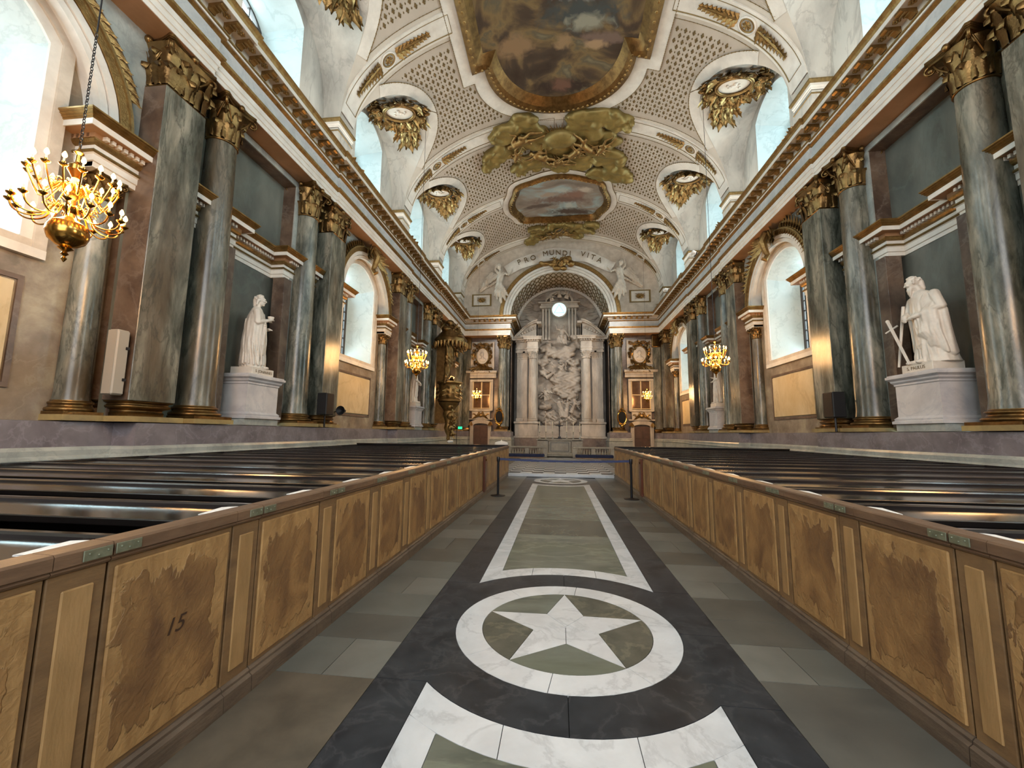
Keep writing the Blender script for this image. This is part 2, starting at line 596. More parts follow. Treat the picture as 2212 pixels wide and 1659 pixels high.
    def sweep(self, path, prof, closed=False):
        """path in plan (x,y); prof = [(offset to the left, z)]"""
        k = len(path)
        P = [Vector(p[:2]) for p in path]
        ms = []
        for i in range(k):
            ns = []
            for a, b_ in (((i - 1) % k, i), (i, (i + 1) % k)):
                if not closed and (a > b_):
                    continue
                d = P[b_] - P[a]
                if d.length > 1e-9:
                    d.normalize()
                    ns.append(Vector((-d.y, d.x)))
            mm = sum(ns, Vector((0, 0)))
            mm.normalize()
            mm /= max(0.3, mm.dot(ns[0]))
            ms.append(mm)
        w = len(prof)
        vs = [(P[i].x + ms[i].x * o, P[i].y + ms[i].y * o, z) for i in range(k) for o, z in prof]
        fs = []
        for i in range(k if closed else k - 1):
            a, b_ = i * w, ((i + 1) % k) * w
            for j in range(w - 1):
                fs.append((a + j, b_ + j, b_ + j + 1, a + j + 1))
        return self.add(vs, fs)

    def ball(self, c, r, nu=10, nv=7):
        rx, ry, rz = (r, r, r) if isinstance(r, (int, float)) else r
        vs = [(c[0], c[1], c[2] - rz)]
        for j in range(1, nv):
            ph = -pi / 2 + pi * j / nv
            for i in range(nu):
                t = 2 * pi * i / nu
                vs.append((c[0] + rx * cos(ph) * cos(t), c[1] + ry * cos(ph) * sin(t), c[2] + rz * sin(ph)))
        vs.append((c[0], c[1], c[2] + rz))
        fs = [(0, 1 + (i + 1) % nu, 1 + i) for i in range(nu)]
        for j in range(nv - 2):
            for i in range(nu):
                a, b_ = 1 + j * nu, 1 + (j + 1) * nu
                fs.append((a + i, a + (i + 1) % nu, b_ + (i + 1) % nu, b_ + i))
        e = len(vs) - 1
        a = 1 + (nv - 2) * nu
        fs += [(a + i, a + (i + 1) % nu, e) for i in range(nu)]
        return self.add(vs, fs)

    def xf(self, M, start=0):
        for i in range(start, len(self.v)):
            self.v[i] = tuple(M @ Vector(self.v[i]))
        return self

    def merge(self, other, M=None):
        vs = other.v if M is None else [tuple(M @ Vector(p)) for p in other.v]
        return self.add(vs, other.f)

    def mesh(self, name, material, smooth=False, mirror=False, angle=35):
        if material in ('gilt_foliage', 'gilt_bronze'):
            smooth, angle = True, 80
        vs, fs = self.v, self.f
        if mirror:
            vs = [(-x, y, z) for x, y, z in vs]
            fs = [q[::-1] for q in fs]
        me = bpy.data.meshes.new(name)
        me.from_pydata(vs, [], fs)
        if smooth:
            me.polygons.foreach_set('use_smooth', [True] * len(me.polygons))
            try:
                me.set_sharp_from_angle(angle=radians(angle))
            except Exception:
                pass
        me.materials.append(MATS[material])
        return me

    def obj(self, name, material, parent=None, smooth=False, mirror=False, loc=None, **tags):
        return link(name, self.mesh(name, material, smooth, mirror), parent, loc, **tags)


def link(name, data, parent=None, loc=None, rot=None, **tags):
    o = bpy.data.objects.new(name, data)
    COL.objects.link(o)
    if parent is not None:
        o.parent = parent
    if loc is not None:
        o.location = loc
    if rot is not None:
        o.rotation_euler = rot
    for k, v in tags.items():
        if v is not None:
            o[k] = v
    return o


def thing(name, label, cat, loc=(0, 0, 0), rot=None, group=None):
    return link(name, None, None, loc, rot, label=label, category=cat, group=group)


def struct(name, loc=(0, 0, 0)):
    return link(name, None, None, loc, kind='structure')


def dup(root, loc=None, rot=None, scale=None, label=None, group=None):
    def cp(o, par):
        c = o.copy()
        COL.objects.link(c)
        if par is not None:
            c.parent = par
        for ch in list(o.children):
            cp(ch, c)
        return c
    r = cp(root, None)
    if loc is not None: r.location = loc
    if rot is not None: r.rotation_euler = rot
    if scale is not None: r.scale = scale
    if label: r['label'] = label
    if group: r['group'] = group
    return r


def SX(s): return s < 0        # mirror flag for the left-hand side


SIDE = {1: 'right', -1: 'left'}
ORD = ['first', 'second', 'third', 'fourth', 'fifth', 'sixth', 'seventh', 'eighth', 'ninth', 'tenth', 'eleventh', 'twelfth',
       'thirteenth', 'fourteenth', 'fifteenth', 'sixteenth', 'seventeenth', 'eighteenth']


def remesh(mb, voxel, material, name, smooth_iter=4, disp=None):
    """fuse overlapping closed solids of a builder into one continuous surface"""
    me = bpy.data.meshes.new(name + '_src')
    me.from_pydata(mb.v, [], mb.f)
    o = bpy.data.objects.new(name + '_src', me)
    COL.objects.link(o)
    md = o.modifiers.new('r', 'REMESH')
    md.mode = 'VOXEL'
    md.voxel_size = voxel
    if smooth_iter:
        sm = o.modifiers.new('s', 'SMOOTH')
        sm.iterations = smooth_iter
        sm.factor = 0.5
    dg = bpy.context.evaluated_depsgraph_get()
    dg.update()
    res = bpy.data.meshes.new_from_object(o.evaluated_get(dg))
    res.name = name
    bpy.data.objects.remove(o)
    bpy.data.meshes.remove(me)
    if disp is not None and len(res.vertices):
        n = len(res.vertices)
        co = np.empty(n * 3)
        res.vertices.foreach_get('co', co)
        co = co.reshape(-1, 3)
        no = np.empty(n * 3)
        res.vertices.foreach_get('normal', no)
        no = no.reshape(-1, 3)
        co = co + no * disp(co, no)[:, None]
        res.vertices.foreach_set('co', co.ravel())
        res.update()
    res.polygons.foreach_set('use_smooth', [True] * len(res.polygons))
    res.materials.clear()
    res.materials.append(MATS[material])
    return res


def capsule(mb, a, b, r0, r1, n=10):
    a, b = Vector(a), Vector(b)
    d = b - a
    L = d.length
    if L < 1e-6:
        return mb.ball(a, r0, n, 6)
    d.normalize()
    path, rr = [], []
    for k in range(5):
        t = pi / 2 * k / 4
        path.append(a - d * r0 * cos(t)); rr.append(max(0.0008, r0 * sin(t)))
    for k in range(1, 4):
        path.append(a + d * L * k / 4); rr.append(r0 + (r1 - r0) * k / 4)
    for k in range(5):
        t = pi / 2 * k / 4
        path.append(b + d * r1 * sin(t)); rr.append(max(0.0008, r1 * cos(t)))
    return mb.tube(path, rr, n)


def text_mesh(body, size, extrude, material, shear=0.0, align='CENTER'):
    cu = bpy.data.curves.new('lettering', 'FONT')
    cu.body, cu.size, cu.extrude, cu.shear = body, size, extrude, shear
    cu.align_x, cu.align_y = align, 'CENTER'
    o = bpy.data.objects.new('lettering_src', cu)
    COL.objects.link(o)
    dg = bpy.context.evaluated_depsgraph_get()
    dg.update()
    me = bpy.data.meshes.new_from_object(o.evaluated_get(dg))
    bpy.data.objects.remove(o)
    me.name = 'lettering'
    me.materials.clear()
    me.materials.append(MATS[material])
    return me
# ================================================================ FLOOR
floor = struct('floor')
MB().box(-9.5, 9.5, -8, 15.52, -0.3, -0.012).obj('floor_bed', 'joint', floor)
MB().box(-9.5, 9.5, 15.52, 38.4, -0.3, 0.108).obj('chancel_bed', 'joint', floor)
MB().box(-8.9, -2.06, -8, 15.5, -0.02, 0.0).obj('pew_floor', 'floor_grey_b', floor)
MB().box(2.06, 8.9, -8, 15.5, -0.02, 0.0).obj('pew_floor', 'floor_grey_b', floor)


def piece(name, pts, material, z1=0.0, g=0.0024):
    """a stone slab from a plan outline, pulled in slightly so that the joint shows"""
    cx = sum(p[0] for p in pts) / len(pts)
    cy_ = sum(p[1] for p in pts) / len(pts)
    # inset each vertex along mitre
    n = len(pts)
    ar = sum(pts[i][0] * pts[(i + 1) % n][1] - pts[(i + 1) % n][0] * pts[i][1] for i in range(n))
    if ar < 0:
        pts = pts[::-1]
    out = []
    for i in range(n):
        a, b_, c_ = Vector(pts[i - 1]), Vector(pts[i]), Vector(pts[(i + 1) % n])
        d1, d2 = (b_ - a), (c_ - b_)
        if d1.length < 1e-9 or d2.length < 1e-9:
            out.append(tuple(b_)); continue
        d1.normalize(); d2.normalize()
        nn = Vector((-d1.y, d1.x)) + Vector((-d2.y, d2.x))
        if nn.length < 1e-6:
            out.append(tuple(b_)); continue
        nn.normalize()
        out.append(tuple(b_ + nn * g / max(0.35, nn.dot(Vector((-d1.y, d1.x))))))
    return MB().prism(out, z1 - 0.02, z1).obj(name, material, floor)


def arcpts(cx, cy_, r, a0, a1, n):
    return [(cx + r * cos(a0 + (a1 - a0) * i / n), cy_ + r * sin(a0 + (a1 - a0) * i / n)) for i in range(n + 1)]


RO, RI, RA, RB = 0.911, 0.692, 1.265, 1.50
CEN = [3.66 - 10.72, 3.66, 14.38]
for c in CEN:
    # ring of white marble segments
    offs = radians(-8)
    for k in range(8):
        a0, a1 = offs + k * pi / 4, offs + (k + 1) * pi / 4
        piece('ring_segment', arcpts(0, c, RO, a0, a1, 10) + arcpts(0, c, RI, a1, a0, 10), 'floor_white')
    tips = [pi / 2 + 2 * pi * k / 5 for k in range(5)]
    ri = RI * 0.40
    for k in range(5):
        t = tips[k]
        tip = (RI * cos(t), c + RI * sin(t))
        l_ = (ri * cos(t + pi / 5), c + ri * sin(t + pi / 5))
        r_ = (ri * cos(t - pi / 5), c + ri * sin(t - pi / 5))
        piece('star_point', [(0, c), r_, tip, l_], 'floor_white')
        t2 = tips[(k + 1) % 5]
        if t2 < t: t2 += 2 * pi
        piece('star_ground', [l_] + arcpts(0, c, RI, t, t2, 10)[::-1], ['floor_green', 'floor_green_dark', 'floor_green', 'floor_green_dark', 'floor_green_dark'][k])
    # black field round the medallion: four quarter slabs out to the arcs and the strip edge
    for (sx, sy) in ((1, 1), (-1, 1), (-1, -1), (1, -1)):
        a_in = [(sx * abs(RO * cos(t)), c + sy * abs(RO * sin(t))) for t in [pi / 2 * i / 10 for i in range(11)]]
        th = math.acos(0.905 / RA)
        a_out = [(sx * RA * cos(t), c + sy * RA * sin(t)) for t in [th + (pi / 2 - th) * i / 8 for i in range(9)]]
        pts = a_in + a_out[::-1] + [(sx * 1.25, c + sy * RA * sin(th)), (sx * 1.25, c)]
        piece('black_slab', pts, 'floor_black')
# oblong panels between the medallions
for c0, c1 in ((CEN[0], CEN[1]), (CEN[1], CEN[2])):
    th = math.acos(0.905 / RA)
    y0, y1 = c0 + RA * sin(th), c1 - RA * sin(th)
    thb, thb2 = math.acos(0.905 / RB), math.acos(0.71 / RB)
    ym0, ym1 = c0 + RB * sin(thb), c1 - RB * sin(thb)
    yi0, yi1 = c0 + RB * sin(thb2), c1 - RB * sin(thb2)
    for s in (1, -1):
        nb = 8
        for k in range(nb):
            piece('black_border_slab', [(s * 0.905, y0 + (y1 - y0) * k / nb), (s * 1.25, y0 + (y1 - y0) * k / nb),
                                        (s * 1.25, y0 + (y1 - y0) * (k + 1) / nb), (s * 0.905, y0 + (y1 - y0) * (k + 1) / nb)], 'floor_black')
        for k in range(6):
            ya, yb = ym0 + (ym1 - ym0) * k / 6, ym0 + (ym1 - ym0) * (k + 1) / 6
            ia = yi0 if k == 0 else ya
            ib = yi1 if k == 5 else yb
            piece('white_border_slab', [(s * 0.71, ia), (s * 0.905, ya), (s * 0.905, yb), (s * 0.71, ib)], 'floor_white')
    for cc, sg in ((c0, 1), (c1, -1)):
        cuts = [-0.905, -0.36, 0.36, 0.905]
        for k in range(3):
            xs = [cuts[k] + (cuts[k + 1] - cuts[k]) * i / 8 for i in range(9)]
            inner = [(x, cc + sg * sqrt(RA ** 2 - x * x)) for x in xs]
            outer = [(x, cc + sg * sqrt(RB ** 2 - x * x)) for x in xs]
            piece('arc_slab', inner + outer[::-1], 'floor_white')
    xs = [-0.71 + 1.42 * i / 10 for i in range(11)]
    f0 = lambda x: c0 + sqrt(RB ** 2 - x * x)
    f1 = lambda x: c1 - sqrt(RB ** 2 - x * x)
    cuts = [c0 + 1.5, c0 + 3.1, c0 + 4.3, c0 + 5.9, c0 + 7.4, c1 - 1.5]
    for k in range(5):
        a = [(x, f0(x)) for x in xs] if k == 0 else [(-0.71, cuts[k]), (0.71, cuts[k])]
        b_ = [(x, f1(x)) for x in xs] if k == 4 else [(-0.71, cuts[k + 1]), (0.71, cuts[k + 1])]
        piece('green_slab', a + b_[::-1], ['floor_green', 'floor_green_dark', 'floor_green', 'floor_green', 'floor_green'][k])
# limestone flags beside the inlaid strip
joints = [-1.0, 0.1, 1.0, 1.9, 2.76, 3.24, 3.67, 4.15, 4.62, 5.2, 5.75, 6.35, 6.9, 7.29, 7.78, 8.18, 8.62, 9.2, 9.9, 10.6, 11.2, 11.9, 12.6, 13.2, 13.9, 14.7, 15.5]
seq = 'caabcbacabbcabcbacbcabcabcab'
for s in (1, -1):
    for k in range(len(joints) - 1):
        a, b_ = joints[k], joints[k + 1]
        if s > 0:
            a, b_ = a + 0.31, min(15.5, b_ + 0.31)
        mm = 'floor_grey_' + seq[(k * (2 if s > 0 else 1) + (3 if s > 0 else 0)) % len(seq)]
        if s < 0 and k == 3: mm = 'floor_brown'
        x0, x1 = 1.25, 2.06
        if k % 3 == 1:
            piece('limestone_flag', [(s * x0, a), (s * 1.62, a), (s * 1.62, b_), (s * x0, b_)], mm)
            piece('limestone_flag', [(s * 1.62, a), (s * x1, a), (s * x1, b_), (s * 1.62, b_)], 'floor_grey_a')
        else:
            piece('limestone_flag', [(s * x0, a), (s * x1, a), (s * x1, b_), (s * x0, b_)], mm)
# step and chequered chancel floor
MB().bbox(-1.95, 1.95, 15.5, 15.72, 0.0, 0.115, 0.01).obj('marble_step', 'tile_white', floor)
tw = MB().box(-0.215, 0.215, -0.215, 0.215, -0.02, 0.0).mesh('tile', 'tile_white')
tb = MB().box(-0.215, 0.215, -0.215, 0.215, -0.02, 0.0).mesh('tile', 'tile_black')
for j in range(23):
    for i in range(-5, 6):
        if abs(i) > 4 and j < 0: continue
        link('tile', tw if (i + j) % 2 else tb, floor, (i * 0.434, 15.945 + j * 0.434, 0.12))
for s in (1, -1):
    MB().box(s * 2.39, s * 8.9, 15.73, 34, 0.1, 0.12).obj('chancel_paving', 'floor_grey_a', floor)

# ================================================================ SIDE WALLS
WX, WXW, XP = 8.8, 9.05, 8.2       # statue-bay wall plane, window-bay wall plane, pier front
ENT0, ENT1 = 9.93, 11.6


def arch_outline(yc, hw, zb, zs, rise, n=14, w0=None):
    """points (y,z): from lower near corner, up, over the arch, down"""
    pts = [(yc - hw, zb), (yc - hw, zs)]
    for i in range(1, n):
        t = pi - pi * i / n
        pts.append((yc + hw * cos(t), zs + rise * sin(t)))
    pts += [(yc + hw, zs), (yc + hw, zb)]
    return pts


def seg_outline(yc, hw, zb, zs, rise, n=14):
    """segmental (flatter, with a corner at the springing)"""
    R = (hw * hw + rise * rise) / (2 * rise)
    a = math.asin(min(1, hw / R))
    pts = [(yc - hw, zb)]
    for i in range(n + 1):
        t = -a + 2 * a * i / n
        pts.append((yc + R * sin(t), zs + rise - R + R * cos(t)))
    pts.append((yc + hw, zb))
    return pts


def wall_hole(mb, X, y0, y1, z0, z1, out):
    """flat wall at x=X with the hole given by an outline (y,z)"""
    ya, yb = out[0][0], out[-1][0]
    zb = out[0][1]
    q = lambda a, b_, c_, d: mb.add([(X, a[0], a[1]), (X, b_[0], b_[1]), (X, c_[0], c_[1]), (X, d[0], d[1])], [(0, 1, 2, 3)])
    q((y0, z0), (ya, z0), (ya, z1), (y0, z1))
    q((yb, z0), (y1, z0), (y1, z1), (yb, z1))
    if zb > z0 + 1e-4:
        q((ya, z0), (yb, z0), (yb, zb), (ya, zb))
    for a, b_ in zip(out[1:-2], out[2:-1]):
        if abs(b_[0] - a[0]) > 1e-6:
            q(a, b_, (b_[0], z1), (a[0], z1))


def loft(mb, A, XA, B, XB):
    n = len(A)
    vs = [(XA, y, z) for y, z in A] + [(XB, y, z) for y, z in B]
    return mb.add(vs, [(i, i + 1, n + i + 1, n + i) for i in range(n - 1)] + [(0, n, 2 * n - 1, n - 1)])


def band(mb, X0, X1, A, B):
    """raised flat architrave between outlines A (inner) and B (outer), front at X0, back at X1"""
    n = len(A)
    for XX, flip in ((X0, 0),):
        mb.add([(XX, y, z) for y, z in A] + [(XX, y, z) for y, z in B], [(i, i + 1, n + i + 1, n + i) for i in range(n - 1)])
    for O in (A, B):
        mb.add([(X0, y, z) for y, z in O] + [(X1, y, z) for y, z in O], [(i, i + 1, n + i + 1, n + i) for i in range(n - 1)])
    for k in (0, n - 1):
        mb.add([(X0, *A[k]), (X0, *B[k]), (X1, *B[k]), (X1, *A[k])], [(0, 1, 2, 3)])
    return mb


def window_unit(root, s, X, yc, hw, zb, zs, rise, nmull, ntrans, mat_='window_frame'):
    """frame with glazing bars and separate panes"""
    out = seg_outline(yc, hw, zb, zs, rise)
    inn = seg_outline(yc, hw - 0.13, zb + 0.13, zs - 0.02, rise * 0.9)
    band(MB(), X, X + 0.14, inn, out).obj('window_frame', mat_, root, mirror=SX(s))
    ys = [yc - hw + 0.13 + (2 * hw - 0.26) * i / (nmull + 1) for i in range(nmull + 2)]
    zs_ = [zb + 0.13 + (zs - zb - 0.13) * j / (ntrans + 1) for j in range(ntrans + 2)]
    for i in range(1, nmull + 1):
        w = 0.045 if i == (nmull + 1) // 2 else 0.018
        MB().box(X + 0.02, X + 0.10, ys[i] - w, ys[i] + w, zb + 0.12, zs + rise * 0.85).obj('glazing_bar', mat_, root, mirror=SX(s))
    for j in range(1, ntrans + 2):
        MB().box(X + 0.03, X + 0.09, yc - hw + 0.12, yc + hw - 0.12, zs_[j] - 0.018, zs_[j] + 0.018).obj('glazing_bar', mat_, root, mirror=SX(s))
    for i in range(nmull + 1):
        for j in range(ntrans + 1):
            MB().box(X + 0.055, X + 0.063, ys[i] + 0.02, ys[i + 1] - 0.02, zs_[j] + 0.02, zs_[j + 1] - 0.02).obj('pane', 'glass', root, mirror=SX(s))
    mb = MB()
    A = seg_outline(yc, hw - 0.135, zs + 0.02, zs + 0.02, rise * 0.85)
    mb.add([(X + 0.06, y, z) for y, z in A[1:-1]], [tuple(range(len(A) - 2))])
    mb.obj('pane', 'glass', root, mirror=SX(s))


wall_roots = {}
for s in (1, -1):
    W = wall_roots[s] = struct('wall_' + SIDE[s])
    mir = SX(s)
    # statue-bay wall with the recess
    for yc in [-2.3] + SB:
        mb = MB()
        a, b_ = yc - 3.75, yc + 3.75
        rec = [(yc - 1.32, 1.74), (yc - 1.32, 9.72), (yc + 1.32, 9.72), (yc + 1.32, 1.74)]
        q = lambda *p: mb.add(p, [tuple(range(len(p)))])
        q((WX, a, 1.2), (WX, rec[0][0], 1.2), (WX, rec[0][0], 10), (WX, a, 10))
        q((WX, rec[2][0], 1.2), (WX, b_, 1.2), (WX, b_, 10), (WX, rec[2][0], 10))
        q((WX, rec[0][0], 9.72), (WX, rec[2][0], 9.72), (WX, rec[2][0], 10), (WX, rec[0][0], 10))
        mb.obj('statue_bay_wall', 'green_marble', W, mirror=mir)
        mb = MB()
        loft(mb, rec, WX, rec, WX + 0.42)
        mb.obj('recess_reveal', 'brown_marble', W, mirror=mir)
        MB().add([(WX + 0.42, y, z) for y, z in rec], [(0, 1, 2, 3)]).obj('recess_panel', 'panel_green', W, mirror=mir)
        mb = MB()   # grey stone border round the recess
        o2 = [(yc - 1.5, 1.74), (yc - 1.5, 9.9), (yc + 1.5, 9.9), (yc + 1.5, 1.74)]
        band(mb, WX - 0.04, WX, rec, o2)
        mb.obj('recess_border', 'grey_marble', W, mirror=mir)
        for d in (-1, 1):   # flat pilaster strips under the broken string course
            MB().bbox(WX - 0.1, WX + 0.3, yc + d * 1.0 - 0.26 * (d > 0) * 0 - (0.0 if d > 0 else 0.34), yc + d * 1.0 + (0.34 if d > 0 else 0.0), 1.85, 6.45, 0.004).obj(
                'strip_pilaster', 'brown_marble', W, mirror=mir)
    # window-bay wall
    for yc in WB:
        mb = MB()
        O = seg_outline(yc, 1.36, 4.78, 8.4, 0.72)
        wall_hole(mb, WXW, yc - 2.9, yc + 2.9, 1.2, 10, O)
        mb.obj('window_bay_wall', 'pink_marble', W, mirror=mir)
        mb = MB()   # big arch: soffit between archivolt plane and window wall
        AR = [(yc + 2.0 * cos(t), 7.42 + 2.0 * sin(t)) for t in [pi - pi * i / 28 for i in range(29)]]
        mb.add([(WX - 0.1, y, z) for y, z in AR] + [(WXW, y, z) for y, z in AR], [(i, i + 1, 30 + i, 29 + i) for i in range(28)])
        mb.obj('arch_soffit', 'white_mould', W, smooth=True, mirror=mir)
        mb = MB()   # spandrel above the arch
        n = len(AR)
        AR3 = [(yc + 2.86, 7.42 - 0.3), *[p for p in AR[::-1]], (yc - 2.86, 7.42 - 0.3)]
        X = WX - 0.05
        for a, b_ in zip(AR[:-1], AR[1:]):
            mb.add([(X, *a), (X, *b_), (X, b_[0], 10), (X, a[0], 10)], [(0, 1, 2, 3)])
        mb.add([(X, yc - 2.9, 7.3), (X, yc - 2.0, 7.3), (X, yc - 2.0, 10), (X, yc - 2.9, 10)], [(0, 1, 2, 3)])
        mb.add([(X, yc + 2.0, 7.3), (X, yc + 2.9, 7.3), (X, yc + 2.9, 10), (X, yc + 2.0, 10)], [(0, 1, 2, 3)])
        mb.obj('spandrel_wall', 'grey_marble', W, mirror=mir)
        # archivolt mouldings: white, dark line, white, gilded band, gilt fillet
        for nm, ra, rb, x0, mt in (('archivolt', 2.0, 2.13, 0.10, 'white_mould'), ('archivolt', 2.15, 2.30, 0.13, 'white_mould'),
                                   ('gilt_archivolt', 2.31, 2.48, 0.17, 'gilt'), ('gilt_fillet', 2.48, 2.53, 0.2, 'gilt_line')):
            A = [(yc + ra * cos(t), 7.3 + ra * sin(t)) for t in [pi - pi * i / 28 for i in range(29)]]
            B = [(yc + rb * cos(t), 7.3 + rb * sin(t)) for t in [pi - pi * i / 28 for i in range(29)]]
            band(MB(), WX - 0.05 - x0, WX, A, B).obj(nm, mt, W, smooth=False, mirror=mir)
        # panel below the window
        MB().bbox(WXW - 0.05, WXW + 0.05, yc - 1.4, yc + 1.4, 2.38, 4.03, 0.015).obj('dado_panel', 'cream_panel', W, mirror=mir)
        mb = MB()
        for (a, b_, c_, d) in ((-1.52, 1.52, 2.26, 2.34), (-1.52, 1.52, 4.07, 4.15)):
            mb.box(WXW - 0.03, WXW, yc + a, yc + b_, c_, d)
        mb.box(WXW - 0.03, WXW, yc - 1.52, yc - 1.44, 2.34, 4.07).box(WXW - 0.03, WXW, yc + 1.44, yc + 1.52, 2.34, 4.07)
        mb.obj('dado_border', 'brown_marble', W, mirror=mir)
        # side walls of the window bay (closing the step to the piers)
        for d in (-1, 1):
            MB().box(WX - 0.02, WXW + 0.1, yc + d * 2.84, yc + d * 2.9, 1.2, 7.3).obj('bay_return', 'brown_marble', W, mirror=mir)
    MB().box(WX, 9.3, 32.8, 35.0, 1.2, 10.0).box(WX, 9.3, -8, -6.0, 1.2, 10.0).box(9.2, 9.4, -8, 35, 9.9, 11.6).obj('wall_end_strip', 'brown_marble', W, mirror=mir)
    MB().box(8.3, 9.3, 33.6, 34.4, 9.95, 13.6).box(8.3, 9.3, -8, -5.0, 11.4, 13.6).obj('clerestory_end', 'stained_plaster', W, mirror=mir)
    MB().box(WX + 0.45, 9.6, -8, 34.5, 0, 1.2).obj('lower_wall', 'grey_marble', W, mirror=mir)
    # clerestory: piers, impost caps, recessed wall with arched opening
    CX_, PX, LX = 8.3, 8.3, 8.95
    for yc in [-2.3] + BAYS:
        mb = MB()
        O = seg_outline(yc, 1.3, 11.55, 15.75, 0.62)
        wall_hole(mb, LX, yc - 2.76, yc + 2.76, 11.4, 17.0, O)
        mb.obj('clerestory_wall', 'stained_plaster', W, mirror=mir)
    for yr in [0.925 + 6.45 * k for k in range(-1, 6)]:
        MB().box(PX, 9.2, yr - 0.5, yr + 0.5, 11.4, 13.06).obj('clerestory_pier', 'stained_plaster', W, mirror=mir)
        path = [(9.0, yr - 0.5), (PX, yr - 0.5), (PX, yr + 0.5), (9.0, yr + 0.5)]
        MB().sweep(path, [(0, 13.02), (0.02, 13.05), (0.02, 13.1), (0.05, 13.13), (0.05, 13.22), (0, 13.22)]).obj('impost_cap', 'white_mould', W, mirror=mir)
        MB().sweep(path, [(0.05, 13.22), (0.07, 13.24), (0.11, 13.3), (0.11, 13.35), (-0.3, 13.36)]).obj('impost_gilding', 'gilt_line', W, mirror=mir)
        MB().sweep(path, [(0.01, 12.86), (0.03, 12.87), (0.03, 12.9), (0.0, 12.91)]).obj('impost_gilding', 'gilt_line', W, mirror=mir)
        MB().box(PX, 9.2, yr - 0.5, yr + 0.5, 13.0, 13.4).obj('impost_block', 'white_mould', W, mirror=mir)
    # windows ----------------------------------------------------
    n0 = 1 if s < 0 else 9
    for k, yc in enumerate(BAYS):
        R = struct('window_%d' % (n0 + k))
        O = seg_outline(yc, 1.3, 11.55, 15.75, 0.62)
        I = seg_outline(yc, 1.0, 11.9, 15.35, 0.5)
        loft(MB(), O, 8.95, I, 10.3).obj('window_reveal', 'reveal_plaster', R, mirror=mir)
        window_unit(R, s, 10.3, yc, 1.0, 11.9, 15.35, 0.5, 3, 4)
    for k, yc in enumerate(WB):
        R = struct('window_%d' % (n0 + 5 + k))
        O = seg_outline(yc, 1.36, 4.78, 8.4, 0.72)
        I = seg_outline(yc, 1.0, 5.0, 8.1, 0.6)
        loft(MB(), O, WXW, I, 10.15).obj('window_reveal', 'reveal_plaster', R, mirror=mir)
        # painted marble architrave
        inn, mid, out = seg_outline(yc, 1.36, 4.82, 8.4, 0.72), seg_outline(yc, 1.52, 4.66, 8.52, 0.76), seg_outline(yc, 1.70, 4.5, 8.62, 0.78)
        band(MB(), WXW - 0.05, WXW, inn, mid).obj('window_surround', 'white_mould', R, mirror=mir)
        band(MB(), WXW - 0.10, WXW, mid, out).obj('window_surround', 'stucco', R, mirror=mir)
        MB().box(WXW - 0.11, WXW, yc - 1.70, yc + 1.70, 4.5, 4.66).obj('window_sill', 'white_mould', R, mirror=mir)
        MB().box(WXW - 0.06, WXW, yc - 1.52, yc + 1.52, 4.66, 4.80).obj('window_sill', 'stucco', R, mirror=mir)
        window_unit(R, s, 10.15, yc, 1.0, 5.0, 8.1, 0.6, 3, 6)

    # plinth (baseboard) --------------------------------------------------
    B = struct('baseboard_' + SIDE[s])
    path = [(8.12, -8)]
    for yc in WB:
        path += [(8.12, yc - 2.87), (8.62, yc - 2.87), (8.62, yc + 2.87), (8.12, yc + 2.87)]
    path += [(8.12, 33.75), (7.68, 33.75), (7.68, 34.9)]
    path_end = [(5.72, 34.9), (5.72, 33.75), (4.0, 33.75), (4.0, 37.9)]
    # the sweep offset is measured towards the nave
    for nm, pr, mt in (('plinth_block', [(0.06, 0), (0.06, 0.98), (0.02, 1.0)], 'grey_marble'),
                       ('plinth_moulding', [(0.02, 1.0), (0.05, 1.03), (0.07, 1.07), (0.05, 1.12), (0.03, 1.13), (0.03, 1.22), (0.0, 1.27), (-0.02, 1.28)], 'grey_marble'),
                       ('plinth_die', [(-0.02, 1.28), (-0.02, 1.72), (-0.6, 1.74)], 'purple_marble')):
        MB().sweep(path, pr).obj(nm, mt, B, mirror=mir)
        MB().sweep(path_end, pr).obj(nm, mt, B, mirror=mir)
    MB().box(4.05, 5.7, 33.8, 34.9, 1.68, 1.735).box(7.72, 8.7, 33.8, 34.9, 1.68, 1.735).obj('plinth_top', 'purple_marble', B, mirror=mir)
    MB().box(8.1, 9.2, -8, 34.0, 0, 1.70).obj('plinth_core', 'brown_marble', B, mirror=mir) if False else None

    # entablature (trim) ----------------------------------------------------
    T = struct('trim_%d' % (1 if s < 0 else 2))
    path = [(8.15, -8)]
    for yc in WB[:]:
        path += [(8.15, yc - 3.75), (8.09, yc - 3.75), (8.09, yc + 3.75), (8.15, yc + 3.75)]
    path[-1:] = []
    path[-1:] = []
    path += [(8.12, 33.9), (4.15, 33.9), (4.15, 37.9)]
